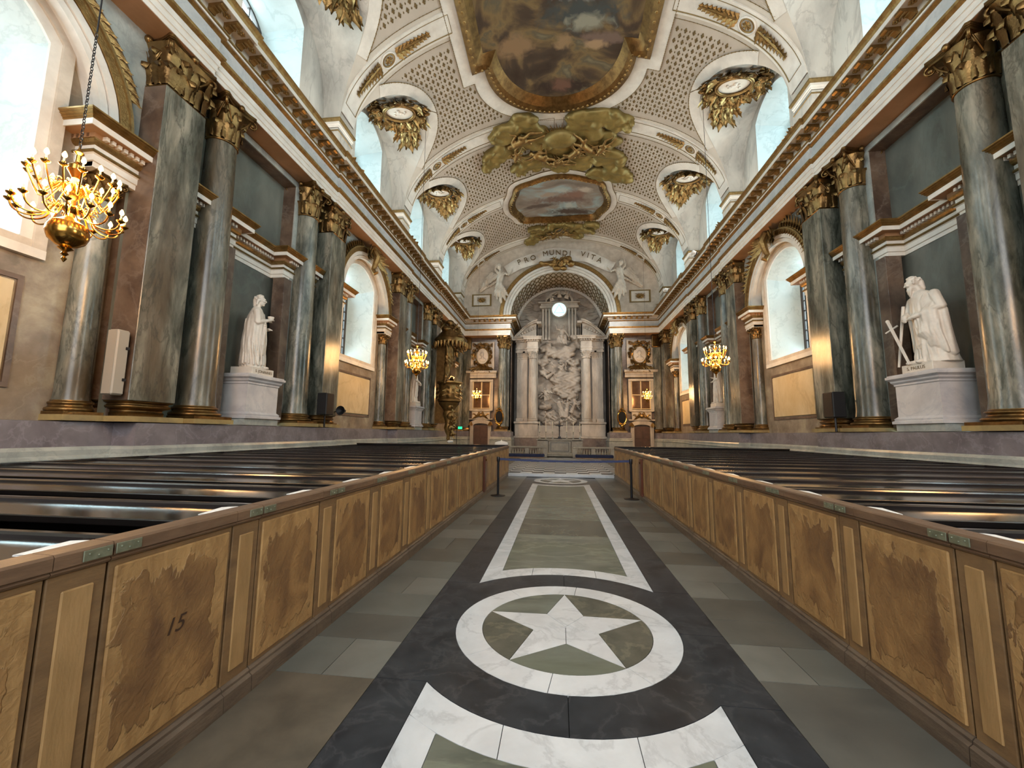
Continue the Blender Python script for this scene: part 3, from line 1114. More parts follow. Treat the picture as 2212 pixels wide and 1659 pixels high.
    bands = [('soffit', [(-1.1, 9.95), (-0.05, 9.93)], 'tan_soffit'),
             ('architrave', [(-0.05, 9.93), (-0.03, 9.93), (-0.03, 10.03), (-0.015, 10.045), (0, 10.045), (0, 10.17), (0.015, 10.19), (0.03, 10.19), (0.03, 10.34)], 'white_mould'),
             ('gilt_moulding', [(0.03, 10.34), (0.06, 10.37), (0.10, 10.41), (0.11, 10.47), (0.0, 10.49)], 'gilt'),
             ('frieze', [(0, 10.48), (0, 10.93)], 'frieze_marble'),
             ('gilt_moulding', [(0, 10.92), (0.04, 10.93), (0.09, 10.97), (0.07, 11.0)], 'gilt'),
             ('cornice_fillet', [(0.07, 11.0), (0.10, 11.0), (0.10, 11.05)], 'white_mould'),
             ('gilt_bead', [(0.10, 11.05), (0.14, 11.06), (0.15, 11.08), (0.13, 11.10)], 'gilt_line'),
             ('modillion_ground', [(0.13, 11.10), (0.13, 11.26), (0.5, 11.27)], 'stucco'),
             ('corona', [(0.5, 11.27), (0.5, 11.24), (0.52, 11.24), (0.52, 11.36), (0.50, 11.37)], 'white_mould'),
             ('gilt_cornice', [(0.52, 11.36), (0.53, 11.38), (0.55, 11.43), (0.60, 11.49), (0.60, 11.53)], 'gilt'),
             ('cornice_top', [(0.60, 11.53), (-0.2, 11.6), (-0.9, 11.6)], 'plaster')]
    for nm, pr, mt in bands:
        MB().sweep(path, pr).obj(nm, mt, T, mirror=mir)
    # modillions with a rosette between each pair
    mb = MB()
    prof = [(0.0, 0.0), (0.0, 0.15), (0.36, 0.15), (0.36, 0.09), (0.30, 0.065), (0.2, 0.07), (0.1, 0.035), (0.04, -0.02)]
    mb.extrude_y([(-a, b_) for a, b_ in prof], -0.075, 0.075)
    mb.tube([(-0.03, -0.085, 0.02), (-0.03, 0.085, 0.02)], 0.035, 8)
    mb.tube([(-0.32, -0.085, 0.10), (-0.32, 0.085, 0.10)], 0.03, 8)
    for k in range(3):
        mb.box(-0.28 + 0.09 * k, -0.25 + 0.09 * k, -0.082, 0.082, 0.04, 0.07)
    mod = mb.mesh('modillion', 'gilt_plain', mirror=mir)
    mb = MB()
    for k in range(6):
        t = k * pi / 3
        mb.ball((-0.2 + 0.055 * cos(t), 0.055 * sin(t), 0.12), (0.036, 0.036, 0.018), 6, 4)
    mb.ball((-0.2, 0, 0.11), 0.025, 6, 4)
    ros = mb.mesh('rosette', 'gilt_plain', smooth=True, mirror=mir)
    y = 0.4
    while y < 33.1:
        xx = 8.15 - 0.13 if not any(abs(y - yc) < 3.75 for yc in WB) else 8.09 - 0.13
        link('modillion', mod, T, (s * xx, y, 11.11))
        link('rosette', ros, T, (s * xx, y + 0.22, 11.125))
        y += 0.44
    x = 4.6
    while x < 7.6:
        link('modillion', mod, T, (s * x, 33.77, 11.11), (0, 0, s * pi / 2 if s > 0 else -pi / 2) if False else (0, 0, pi / 2 * s))
        link('rosette', ros, T, (s * (x + 0.22), 33.77, 11.125), (0, 0, pi / 2 * s))
        x += 0.44
    y = 34.2
    while y < 37.8:
        link('modillion', mod, T, (s * 4.02, y, 11.11))
        y += 0.44
    # string course of the statue bays: steps forward at both ends, recessed over the statue
    sb = [('string_architrave', [(-0.35, 6.45), (0.0, 6.45), (0.0, 6.55), (0.03, 6.56), (0.03, 6.68), (0.06, 6.7)], 'white_mould'),
          ('string_gilding', [(0.06, 6.70), (0.09, 6.72), (0.07, 6.76)], 'gilt_line'),
          ('string_frieze', [(0.03, 6.76), (0.03, 6.86)], 'white_mould'),
          ('string_gilding', [(0.03, 6.86), (0.08, 6.88), (0.11, 6.93), (0.11, 6.96)], 'gilt'),
          ('string_dentil_bed', [(0.11, 6.96), (0.11, 7.05), (0.30, 7.06)], 'tan_soffit'),
          ('string_corona', [(0.30, 7.06), (0.30, 7.04), (0.32, 7.04), (0.32, 7.15)], 'white_mould'),
          ('string_cornice', [(0.32, 7.15), (0.345, 7.165), (0.335, 7.18), (0.37, 7.20), (0.36, 7.215), (0.40, 7.24), (0.39, 7.26), (0.42, 7.28), (0.42, 7.31), (-0.2, 7.33)], 'gilt_plain')]
    den = MB().box(-0.09, 0.0, -0.028, 0.028, 0.0, 0.075).mesh('dentil', 'white_mould', mirror=mir)
    for k, yc in enumerate(SB):
        st = thing('string_course', 'white and gilt dentilled string course across the %s %s statue bay' % (('near', 'far')[k], SIDE[s]), 'cornice', (0, 0, 0), group='string courses of the statue bays')
        path = [(8.78, yc - 2.72), (8.78, yc - 0.95 - 0.42)][:0]
        path = [(8.78, yc - 2.66), (8.78, yc - 1.0), (9.2, yc - 1.0), (9.2, yc + 1.0), (8.78, yc + 1.0), (8.78, yc + 2.66)]
        for nm, pr, mt in sb:
            MB().sweep(path, pr).obj(nm, mt, st, mirror=mir)
        for yy in [yc - 2.6 + 0.11 * i for i in range(48)]:
            a = abs(yy - yc)
            if 0.93 < a < 1.08: continue
            link('dentil', den, st, (s * ((8.78 if a > 1 else 9.2) - 0.11), yy, 6.968))
    # impost blocks over the colonnettes of the window bays
    for k, yc in enumerate(WB):
        for d in (-1, 1):
            if k == 0 and d < 0: continue
            ib = thing('impost_block', 'gilt-edged white impost block on the %s colonnette of the %s %s tall window' % (
                ('near', 'far')[d > 0], ORD[k], SIDE[s]), 'cornice', group='imposts of the tall windows')
            e = yc + d * 2.88
            i_ = yc + d * 1.98
            path = [(WXW + 0.3, i_), (8.66, i_), (8.66, e)]
            if d > 0:
                pth = [(WXW + 0.3, i_), (8.66, i_), (8.66, e)]
            else:
                pth = [(8.66, e), (8.66, i_), (WXW + 0.3, i_)]
            for nm, pr, mt in sb:
                pr2 = [(-0.28, z + 0.003) if o < -0.3 and nm == 'string_architrave' else (o, z) for o, z in pr]
                MB().sweep(pth, pr2).obj(nm, mt, ib, mirror=mir)
            MB().box(8.67, WXW + 0.3, i_, e, 6.46, 7.3).obj('core', 'white_mould', ib, mirror=mir)
            for q_ in range(8):
                yy = i_ + d * (0.05 + q_ * 0.11)
                link('dentil', den, ib, (s * (8.66 - 0.11), yy, 6.968))
            de2 = bpy.data.meshes.get('dentil_side') or MB().box(-0.028, 0.028, -0.09, 0.0, 0, 0.075).mesh('dentil_side', 'white_mould')
            for q_ in range(5):
                link('dentil', de2, ib, (s * (8.70 + q_ * 0.11), i_ - d * 0.11 + (0.09 if d > 0 else 0), 6.968))
MB().box(-9.2, 9.2, -8.2, -8, 0, 18.5).obj('wall_back', 'plaster', None, kind='structure')
# ================================================================ CEILING VAULT
VA, VB, ZS = 8.3, 4.9, 13.35
NA = 400
_th = np.linspace(0, pi / 2, NA + 1)                # 0 = crown, pi/2 = springing
_xs, _zs = VA * np.sin(_th), ZS + VB * np.cos(_th)
_arc = np.concatenate([[0], np.cumsum(np.hypot(np.diff(_xs), np.diff(_zs)))])
ATOT = float(_arc[-1])


def th_of_a(a): return float(np.interp(a, _arc, _th))
def a_of_x(x): return float(np.interp(math.asin(min(1, abs(x) / VA)), _th, _arc))


def vp(a, y, lift=0.0):
    """point on the barrel, a = signed arc length from the crown, lifted inwards"""
    t = th_of_a(abs(a))
    sg = 1 if a >= 0 else -1
    nx, nz = sin(t) / VA, cos(t) / VB
    l = sqrt(nx * nx + nz * nz)
    return (sg * (VA * sin(t) - lift * nx / l), y, ZS + VB * cos(t) - lift * nz / l)


LW, LH, LP = 2.76, 3.23, 2.3


def lun(dy):
    u = min(1.0, abs(dy) / LW)
    return ZS + LH * max(0.0, 1 - u ** LP) ** (1 / LP)


def arris_a(dy):
    z = lun(dy)
    c_ = max(0, min(1, (z - ZS) / VB))
    return float(np.interp(math.acos(c_), _th, _arc))


ceil = struct('ceiling')
DY = [LW * (-1 + 2 * i / 56) for i in range(57)]
DY = [LW * math.copysign(abs(d / LW) ** 0.75, d) for d in DY]
for s in (1, -1):
    for k, yc in enumerate([-2.3] + BAYS):
        mb = MB()
        ys = [yc - 3.225] + [yc + d for d in DY] + [yc + 3.225]
        ends = [ATOT] + [arris_a(d) for d in DY] + [ATOT]
        nv = 22
        mb.grid(lambda u, v: vp(ends[round(u * (len(ys) - 1))] * v, ys[round(u * (len(ys) - 1))]), len(ys) - 1, nv)
        mb.obj('vault_web', 'vault_plaster', ceil, smooth=True, mirror=SX(s))
        mb = MB()

        def lf(u, v):
            d = DY[round(u * 56)]
            z = lun(d)
            x0 = VA * sin(th_of_a(arris_a(d)))
            return (x0 + (9.0 - x0) * v, yc + d, z - 0.02 * v)
        mb.grid(lf, 56, 4)
        mb.obj('lunette_vault', 'stained_plaster', ceil, smooth=True, mirror=SX(s))
# end pieces
for y0, y1 in ((33.175, 34.3), (-8, -5.525)):
    MB().grid(lambda u, v: vp(-ATOT + 2 * ATOT * u, y0 + (y1 - y0) * v), 60, 1).obj('vault_end', 'vault_plaster', ceil, smooth=True)


def offset_curve(pts, d):
    out = []
    n = len(pts)
    for i, p in enumerate(pts):
        a, b_ = Vector(pts[max(0, i - 1)]), Vector(pts[min(n - 1, i + 1)])
        t = (b_ - a)
        t.normalize()
        out.append((p[0] - t.y * d, p[1] + t.x * d))
    return out


# painting outlines in (a, y)
def outline1(hw, hn, yr, hy, cyy, n=20, grow=0):
    """half: straight sides to +-yr, notch to hn, elliptical end; symmetric about cyy; returns closed list, start right-mid"""
    q = [(hw, cyy), (hw, yr)]
    q += [(hn, yr)] if hn < hw else []
    ye = hy
    b0 = ye - yr
    for i in range(n + 1):
        t = pi / 2 * i / n
        q.append((hn * cos(t), yr + b0 * sin(t)))
    left = [(-x, y) for x, y in q[::-1]][1:]
    topo = q + left
    bot = [(x, 2 * cyy - y) for x, y in topo[::-1]][1:-1]
    return topo + bot


CY1 = 10.0
P_IN = outline1(3.3, 2.72, 15.5, 18.55, CY1)
P_MID = outline1(3.62, 3.02, 15.82, 18.95, CY1)
P_OUT = outline1(3.98, 3.38, 16.2, 19.45, CY1)
P_WH = outline1(4.5, 3.95, 16.8, 20.05, CY1)
P_GL = P_WH
P_GL2 = outline1(4.38, 3.83, 16.68, 19.93, CY1)


def lobed(a, b_, cyy, n=72, lob=0.11):
    pts = []
    for i in range(n):
        t = 2 * pi * i / n
        k = 1 + lob * max(0, cos(4 * (t - pi / 4))) ** 3 * 1.0
        pts.append((a * k * cos(t), cyy + b_ * k * sin(t)))
    return pts


CY2 = 27.55
Q_IN, Q_MID, Q_OUT, Q_WH, Q_GL = (lobed(3.15 + g, 2.35 + g, CY2) for g in (0, 0.28, 0.55, 0.95, 0.95))
Q_GL2 = lobed(4.0, 3.2, CY2)


def inside(pt, poly):
    x, y = pt
    c_ = False
    n = len(poly)
    for i in range(n):
        x1, y1 = poly[i]
        x2, y2 = poly[i - 1]
        if (y1 > y) != (y2 > y) and x < (x2 - x1) * (y - y1) / (y2 - y1) + x1:
            c_ = not c_
    return c_


def strip(curve_a, curve_b, la, lb, closed=True):
    """surface strip on the barrel between two (a,y) curves"""
    mb = MB()
    n = len(curve_a)
    vs = [vp(p[0], p[1], la) for p in curve_a] + [vp(p[0], p[1], lb) for p in curve_b]
    fs = [(i, (i + 1) % n, n + (i + 1) % n, n + i) for i in range(n if closed else n - 1)]
    return mb.add(vs, fs)


def resample(poly, step, closed=True):
    out = []
    n = len(poly)
    for i in range(n if closed else n - 1):
        a, b_ = Vector(poly[i]), Vector(poly[(i + 1) % n])
        k = max(1, int((b_ - a).length / step))
        out += [tuple(a + (b_ - a) * j / k) for j in range(k)]
    if not closed:
        out.append(tuple(poly[-1]))
    return out


def bead(name, curve, lift, r, step, material, parent, closed=True, mirror=False):
    """a run of small gilt beads along a curve on the vault"""
    mb = MB()
    pts = [vp(p[0], p[1], lift) for p in resample(curve, step * 0.5, closed)]
    acc = 0
    last = Vector(pts[0])
    for p in pts:
        p = Vector(p)
        acc += (p - last).length
        last = p
        if acc >= step:
            acc = 0
            mb.ball(p, (r, r, r * 0.8), 5, 3)
    mb.tube(pts, r * 0.45, 4, closed)
    return mb.obj(name, material, parent, smooth=True, mirror=mirror, kind='stuff' if 'bead' in name else None)


def rs(c_in, c_out):
    """give two matching outlines the same sampling"""
    a, b_ = [], []
    n = len(c_in)
    for i in range(n):
        p0, p1, q0, q1 = Vector(c_in[i]), Vector(c_in[(i + 1) % n]), Vector(c_out[i]), Vector(c_out[(i + 1) % n])
        k = max(1, int((p1 - p0).length / 0.35))
        for j in range(k):
            a.append(tuple(p0 + (p1 - p0) * j / k))
            b_.append(tuple(q0 + (q1 - q0) * j / k))
    return a, b_


for nm, IN, MID, OUT, WH, GL, cyy, fm, lb in (
        ('ceiling_painting', P_IN, P_MID, P_OUT, P_WH, P_GL, CY1, 'fresco_large', 'large dark ceiling painting of clouds and floating figures in a heavy stepped gilt frame'),
        ('ceiling_painting', Q_IN, Q_MID, Q_OUT, Q_WH, Q_GL, CY2, 'fresco_small', 'smaller oval ceiling painting of grey sky and brown figures in a lobed gilt frame')):
    T = thing(nm, lb, 'painting', (0, 0, 0))
    a, b_ = rs(IN, MID)
    # canvas
    mb = MB()
    pts = a
    n = len(pts)
    rings = 10
    for j in range(rings + 1):
        f = 1 - j / rings
        for p in pts:
            mb.v.append(vp(p[0] * f, cyy + (p[1] - cyy) * (1 if f > 0.999 else f), 0.03))
    for j in range(rings):
        for i in range(n):
            mb.f.append((j * n + i, j * n + (i + 1) % n, (j + 1) * n + (i + 1) % n, (j + 1) * n + i))
    mb.obj('canvas', fm, T, smooth=True)
    m1 = strip(a, b_, 0.04, 0.26)
    m1.obj('inner_frame_moulding', 'gilt_bronze', T)
    b2, c2 = rs(MID, OUT)
    mid2 = [((p[0] + q[0]) / 2, (p[1] + q[1]) / 2) for p, q in zip(b2, c2)]
    mm = strip(b2, mid2, 0.26, 0.34)
    mm.merge(strip(mid2, c2, 0.34, 0.2))
    mm.obj('carved_frame', 'gilt_bronze', T)
    c3, d3 = rs(OUT, WH)
    mm = strip(c3, c3, 0.2, 0.02)
    mm.obj('frame_back', 'gilt_bronze', T)
    strip(c3, d3, 0.05, 0.05).obj('white_margin', 'white_mould', T)
    bead('gilt_beading', [p for p in WH], 0.06, 0.022, 0.10, 'gilt_line', T)
    mb = MB()   # carved leaves along the frame
    run = resample(mid2, 0.22)
    for p, q in zip(run[::1], run[1:] + run[:1]):
        P = Vector(vp(p[0], p[1], 0.33))
        mb.ball(P, (0.07, 0.07, 0.04), 6, 4)
    mb.obj('frame_leaf_course', 'gilt', T, smooth=True, kind='stuff')

RIBS = [0.925 + 6.45 * k for k in range(-1, 6)]
# ribs ------------------------------------------------------------------
RX0 = a_of_x(8.28)


def oval_ring(a0, y0, ra, ry, lift, r, n=28):
    return [vp(a0 + ra * cos(2 * pi * i / n), y0 + ry * sin(2 * pi * i / n), lift) for i in range(n)]


def leaf_blade(mb, base, tip, width, up_, curl=0.15, n=6, bend=0.0):
    """lobed acanthus blade between two points; up_ = outward normal"""
    base, tip, up_ = Vector(base), Vector(tip), Vector(up_).normalized()
    d = tip - base
    L = d.length
    d.normalize()
    sd = d.cross(up_).normalized()
    vs, fs = [], []
    for i in range(n + 1):
        t = i / n
        w = width * (0.45 + 0.95 * sin(pi * min(1, t * 0.8 + 0.1))) * (1.0 + 0.28 * (1 if i % 2 else -1)) * (1 - t ** 6 * 0.8)
        h = curl * L * (sin(pi * t * 0.5) ** 2) + (curl * L * 0.9 * max(0, t - 0.75) * 3)
        c_ = base + d * L * t + up_ * h + sd * bend * L * t * t
        lft = c_ - sd * w - up_ * (0.35 * w)
        rgt = c_ + sd * w - up_ * (0.35 * w)
        vs += [lft, c_ + up_ * 0.18 * w, rgt, c_ - up_ * (0.3 * w + 0.012)]
    for i in range(n):
        o, p = i * 4, (i + 1) * 4
        for j in range(4):
            fs.append((o + j, o + (j + 1) % 4, p + (j + 1) % 4, p + j))
    fs.append((0, 1, 2, 3))
    fs.append(tuple(n * 4 + j for j in (3, 2, 1, 0)))
    return mb.add(vs, fs)


for k, yr in enumerate(RIBS):
    for s in (1, -1):
        sm = SX(s)
        # where the rib meets the painting frame or the crown
        a_end = 0.0
        if yr < 15: a_end = 4.1
        elif k == 6 - 1 + 0 and False: a_end = 0
        if abs(yr - CY2) < 2.6: a_end = 3.9
        R = struct('vault_rib') if False else ceil
        hw = 0.47
        c1 = [(a_end + (RX0 - a_end) * i / 40, yr - hw) for i in range(41)]
        c2 = [(p[0], yr + hw) for p in c1]
        if yr > 33: hw2 = 0.3
        mb = strip(c1, c2, 0.06, 0.06, False)
        for c_ in (c1, c2):
            mb.merge(strip(c_, c_, 0.06, -0.01, False))
        mb.obj('rib', 'white_mould', R, smooth=False, mirror=sm)
        # fine gilt edge lines of the sunk panel
        a0, a1 = a_end + 0.25, RX0 - 0.45
        for yy in (yr - 0.36, yr + 0.36):
            MB().tube([vp(a0 + (a1 - a0) * i / 36, yy, 0.065) for i in range(37)], 0.012 if yy < yr else 0.022, 5).obj('rib_fillet', 'gilt_line', R, mirror=sm)
        for aa in (a0, a1):
            MB().tube([vp(aa, yr - 0.36, 0.065), vp(aa, yr + 0.36, 0.065)], 0.012, 5).obj('rib_fillet', 'gilt_line', R, mirror=sm)
        am = a_of_x(6.73)
        mb = MB()
        mb.tube(oval_ring(am, yr, 0.33, 0.27, 0.09, 0.03), 0.035, 6, True)
        mb.obj('medallion_ring', 'white_mould', R, smooth=True, mirror=sm)
        mb = MB()
        mb.tube(oval_ring(am, yr, 0.26, 0.21, 0.09, 0.03), 0.028, 6, True)
        C0 = Vector(vp(am, yr, 0.06))
        nrm = (Vector(vp(am, yr, 1.0)) - Vector(vp(am, yr, 0.0))).normalized()
        for q in range(8):
            t = q * pi / 4
            leaf_blade(mb, vp(am + 0.02 * cos(t), yr + 0.02 * sin(t), 0.1), vp(am + 0.19 * cos(t), yr + 0.155 * sin(t), 0.07), 0.035, nrm, 0.2, 4)
        mb.obj('gilt_medallion', 'gilt', R, smooth=False, mirror=sm)
        # acanthus panels above and below the medallion
        for nm, sg in (('acanthus_panel', 1), ('acanthus_panel', -1)):
            mb = MB()
            L0, L1 = am + sg * 0.42, am + sg * 1.75
            if L1 > RX0 - 0.55: L1 = RX0 - 0.55
            LL = abs(L1 - L0)
            for j in range(9):
                t = j / 8
                aa = L0 + (L1 - L0) * t
                wv = 0.20 * (1 - 0.75 * t)
                nr = (Vector(vp(aa, yr, 1.0)) - Vector(vp(aa, yr, 0.0))).normalized()
                for e in (-1, 1):
                    leaf_blade(mb, vp(aa, yr, 0.075), vp(aa + sg * LL * 0.13, yr + e * wv * 1.5, 0.075), 0.07, nr, 0.22, 5)
            mid = L0 + (L1 - L0) * 0.45
            mb.tube([vp(mid + 0.22 * cos(t_), yr + 0.12 * sin(t_), 0.10) for t_ in [2 * pi * i / 16 for i in range(16)]], 0.02, 5, True)
            leaf_blade(mb, vp(L0, yr, 0.08), vp(L1 + (L1 - L0) * 0.05, yr, 0.08), 0.04, nrm, 0.02, 8)
            mb.obj(nm, 'gilt', R, smooth=False, mirror=sm)

# lunette borders and fleuron fields ------------------------------------
fl = MB()
for e in ((1, 0), (-1, 0), (0, 1), (0, -1)):
    L_ = 0.12 if e[0] else 0.075
    fl.add([(0, 0, 0.0), (L_ * 0.55 * e[0] - 0.042 * e[1], L_ * 0.55 * e[1] + 0.042 * e[0], 0.016), (L_ * e[0], L_ * e[1], 0.0), (L_ * 0.55 * e[0] + 0.042 * e[1], L_ * 0.55 * e[1] - 0.042 * e[0], 0.016), (0, 0, 0.03)],
           [(4, 1, 2), (4, 2, 3), (0, 2, 1), (0, 3, 2), (4, 0, 1), (4, 3, 0)])
fl.ball((0, 0, 0.015), 0.022, 5, 3)
fl_me = fl.mesh('fleuron', 'fleuron_gilt')
spots = []
for s in (1, -1):
    for k, yc in enumerate(BAYS):
        arr = [(arris_a(d), yc + d) for d in DY]
        # arris moulding and outer border (offset towards the crown)
        o1 = offset_curve(arr, 0.0)
        sgn = 1
        sgn = 1 if abs(offset_curve(arr, 0.5)[28][0]) < abs(arr[28][0]) else -1
        off = offset_curve(arr, sgn * 0.50)
        keep = [i for i in range(57) if off[i][0] < a_of_x(7.4)]
        aa = [arr[i] for i in keep]
        oo = [off[i] for i in keep]
        mb = strip(aa, oo, 0.02, 0.03, False)
        mb.obj('lunette_border', 'white_mould', ceil, smooth=True, mirror=SX(s))
        bead('gilt_bead_border', oo, 0.04, 0.028, 0.11, 'gilt_line', ceil, closed=False, mirror=SX(s))
        off2 = offset_curve(arr, sgn * 0.42)
        poly_arr = [(ATOT + 1, yc - LW - 0.3)] + off2 + [(ATOT + 1, yc + LW + 0.3)]
        # field edging along the ribs
        for yy, cond in ((yc - 3.225 + 0.66, 1), (yc + 3.225 - 0.66, 1)):
            pts = []
            a = 0.0
            while a < a_of_x(7.5):
                if not inside((a, yy), P_GL) and not inside((a, yy), Q_GL) and not inside((a, yy), poly_arr):
                    pts.append((a, yy))
                a += 0.1
            if len(pts) > 3:
                bead('gilt_field_edge', pts, 0.02, 0.02, 0.10, 'gilt_line', ceil, closed=False, mirror=SX(s))
        # sunk grey field
        fld = MB()
        nu, nv = 52, 70
        def ok(a, y, m_=0.0):
            return abs(y - yc) < 2.56 and a < a_of_x(7.45) and not inside((a, y), P_GL2) and not inside((a, y), Q_GL2) and not inside((a, y), poly_arr)
        da, dy_ = a_of_x(7.5) / nv, 5.1 / nu
        for i in range(nu):
            for j in range(nv):
                y_, a_ = yc - 2.55 + (i + 0.5) * dy_, (j + 0.5) * da
                if ok(a_, y_):
                    fld.add([vp(a_ - da / 2, y_ - dy_ / 2, 0.006), vp(a_ + da / 2, y_ - dy_ / 2, 0.006), vp(a_ + da / 2, y_ + dy_ / 2, 0.006), vp(a_ - da / 2, y_ + dy_ / 2, 0.006)], [(0, 1, 2, 3)])
        if fld.v:
            fld.obj('diaper_field', 'vault_field', ceil, smooth=True, mirror=SX(s))
        j = 0
        y = yc - 2.42
        while y < yc + 2.45:
            a = 0.12 + (0.17 if j % 2 else 0)
            while a < a_of_x(7.4):
                if ok(a, y) and ok(a, y + 0.2) and ok(a, y - 0.2) and ok(a + .2, y) and (a < 0.2 or ok(a - .2, y)):
                    spots.append((s * a, y, 1.0))
                    if ok(a + .17, y):
                        spots.append((s * (a + 0.17), y, 0.45))
                a += 0.34
            y += 0.24
            j += 1
for bdr, cl in ((P_GL, CY1), (Q_GL, CY2)):
    bead('gilt_bead_border', bdr, 0.03, 0.022, 0.10, 'gilt_line', ceil)
spots.sort(key=lambda p: (p[2] < 0.9, abs(p[1] - 13)))
big = [p for p in spots if p[2] > 0.9]


def fl_frame(a, y):
    p = Vector(vp(a, y, 0.008))
    n_ = (Vector(vp(a, y, 1.0)) - Vector(vp(a, y, 0.0))).normalized()
    ty = Vector((0, 1, 0))
    ta = ty.cross(n_).normalized()
    M = Matrix.Identity(4)
    for i in range(3):
        M[i][0], M[i][1], M[i][2], M[i][3] = ty[i], ta[i] * -1, n_[i], p[i]
    return M


near = [p for p in big if 13.9 < p[1] < 19.9 or 7.5 < p[1] < 13.4][:300]
nearset = set(id(p) for p in near)
for p in near:
    o = link('fleuron', fl_me, ceil)
    o.matrix_local = fl_frame(p[0], p[1])
mb = MB()
for p in spots:
    if id(p) in nearset: continue
    M = fl_frame(p[0], p[1])
    if p[2] < 0.9:
        M = M @ Matrix.Scale(0.45, 4)
    mb.merge(fl, M)
mb.obj('fleuron_field', 'fleuron_gilt', ceil, kind='stuff')


# ================================================================ CARTOUCHES on the lunette crowns
def cartouche(s, yc, label):
    T = thing('cartouche', label, 'ornament', (0, yc, 0), group='gilt cartouches under the clerestory vaults')
    mir = SX(s)
    x0, y0 = 7.42, -0.3

    def cz(x, y, h):
        z1 = lun(y)
        xb = VA * sqrt(max(0, 1 - ((z1 - ZS) / VB) ** 2))
        return z1 - h
    P = lambda x, y, h: Vector((x, y, cz(x, y, h)))
    mb = MB()
    A_, B_ = 0.66, 0.47
    for (k_, r, h) in ((1.0, 0.04, 0.18), (1.12, 0.075, 0.14), (1.28, 0.045, 0.07)):
        mb.tube([P(x0 + A_ * k_ * cos(t), y0 + B_ * k_ * sin(t), h) for t in [2 * pi * i / 36 for i in range(36)]], r, 7, True)
    mb.obj('oval_frame', 'gilt_foliage', T, smooth=True, mirror=mir)
    mb = MB()
    mb.grid(lambda u, v: P(x0 + A_ * v * cos(2 * pi * u), y0 + B_ * v * sin(2 * pi * u), 0.10 + 0.06 * (1 - v * v)), 30, 5, True)
    mb.obj('marble_oval', 'statue_marble', T, smooth=True, mirror=mir)
    mb = MB()
    for (dx, dy, r) in ((0.05, 0.0, 0.13), (-0.06, 0.03, 0.10), (0.17, -0.04, 0.08), (-0.17, 0.06, 0.08), (0.02, -0.12, 0.09), (-0.28, -0.03, 0.06), (0.25, 0.1, 0.06)):
        mb.ball(P(x0 + dx, y0 + dy, 0.17), (r, r * 0.8, 0.05), 9, 6)
    mb.obj('relief_head', 'statue_marble', T, smooth=True, mirror=mir)
    mb = MB()
    R = random.Random(int(yc * 10))
    for i in range(120):
        t = R.uniform(0, 2 * pi)
        k0 = R.uniform(1.22, 1.95)
        d0 = Vector((A_ * k0 * cos(t), B_ * k0 * 1.05 * sin(t)))
        a = t + R.uniform(-1.3, 1.3)
        L_ = R.uniform(0.22, 0.42)
        d1 = d0 + Vector((cos(a), sin(a))) * L_
        leaf_blade(mb, P(x0 + d0.x, y0 + d0.y, 0.20 - 0.06 * k0 + R.uniform(0, 0.12)), P(x0 + d1.x, y0 + d1.y, R.uniform(0.06, 0.2)), R.uniform(0.075, 0.11),
                   (R.uniform(-.5, .5), R.uniform(-.5, .5), -1), R.uniform(0.2, 0.55), 6, R.uniform(-0.7, 0.7))
    # hanging leaves towards the altar side, and a short tuft on the other
    for i in range(46):
        f = R.random() ** 0.8
        wd = 0.62 * (1 - 0.55 * f)
        bx, by = R.uniform(-wd, wd), 0.5 + 1.0 * f
        L_ = R.uniform(0.28, 0.5)
        a = pi / 2 - bx * 0.9 + R.uniform(-0.5, 0.5)
        leaf_blade(mb, P(x0 + bx, y0 + by, R.uniform(0.10, 0.24)), P(x0 + bx + L_ * cos(a), y0 + by + L_ * sin(a), R.uniform(0.06, 0.25)), R.uniform(0.08, 0.12),
                   (R.uniform(-.5, .5), R.uniform(-.5, .3), -1), R.uniform(0.2, 0.5), 7, R.uniform(-0.6, 0.6))
    mb.obj('acanthus_foliage', 'gilt_foliage', T, smooth=False, mirror=mir)
    mb = MB()
    for (px, py, r) in ((-0.95, 0.15, 0.16), (0.9, -0.1, 0.12), (0.05, 0.72, 0.16)):
        mb.tube([P(x0 + px + r * (1 - q / 26) * cos(q * 0.5), y0 + py + r * (1 - q / 26) * sin(q * 0.5), 0.18) for q in range(24)], 0.045, 6)
        mb.ball(P(x0 + px, y0 + py, 0.2), 0.07, 8, 6)
    mb.ball(P(x0 - 1.22, y0 + 0.2, 0.15), (0.2, 0.13, 0.06), 10, 6)
    mb.obj('scroll_work', 'gilt_foliage', T, smooth=True, mirror=mir)
    return T


for s in (1, -1):
    for k, yc in enumerate(BAYS):
        cartouche(s, yc, 'gilt acanthus cartouche with white oval relief over the %s clerestory window %s' % (
            ('nearest, cropped', 'second', 'third', 'fourth', 'farthest')[k], SIDE[s]))


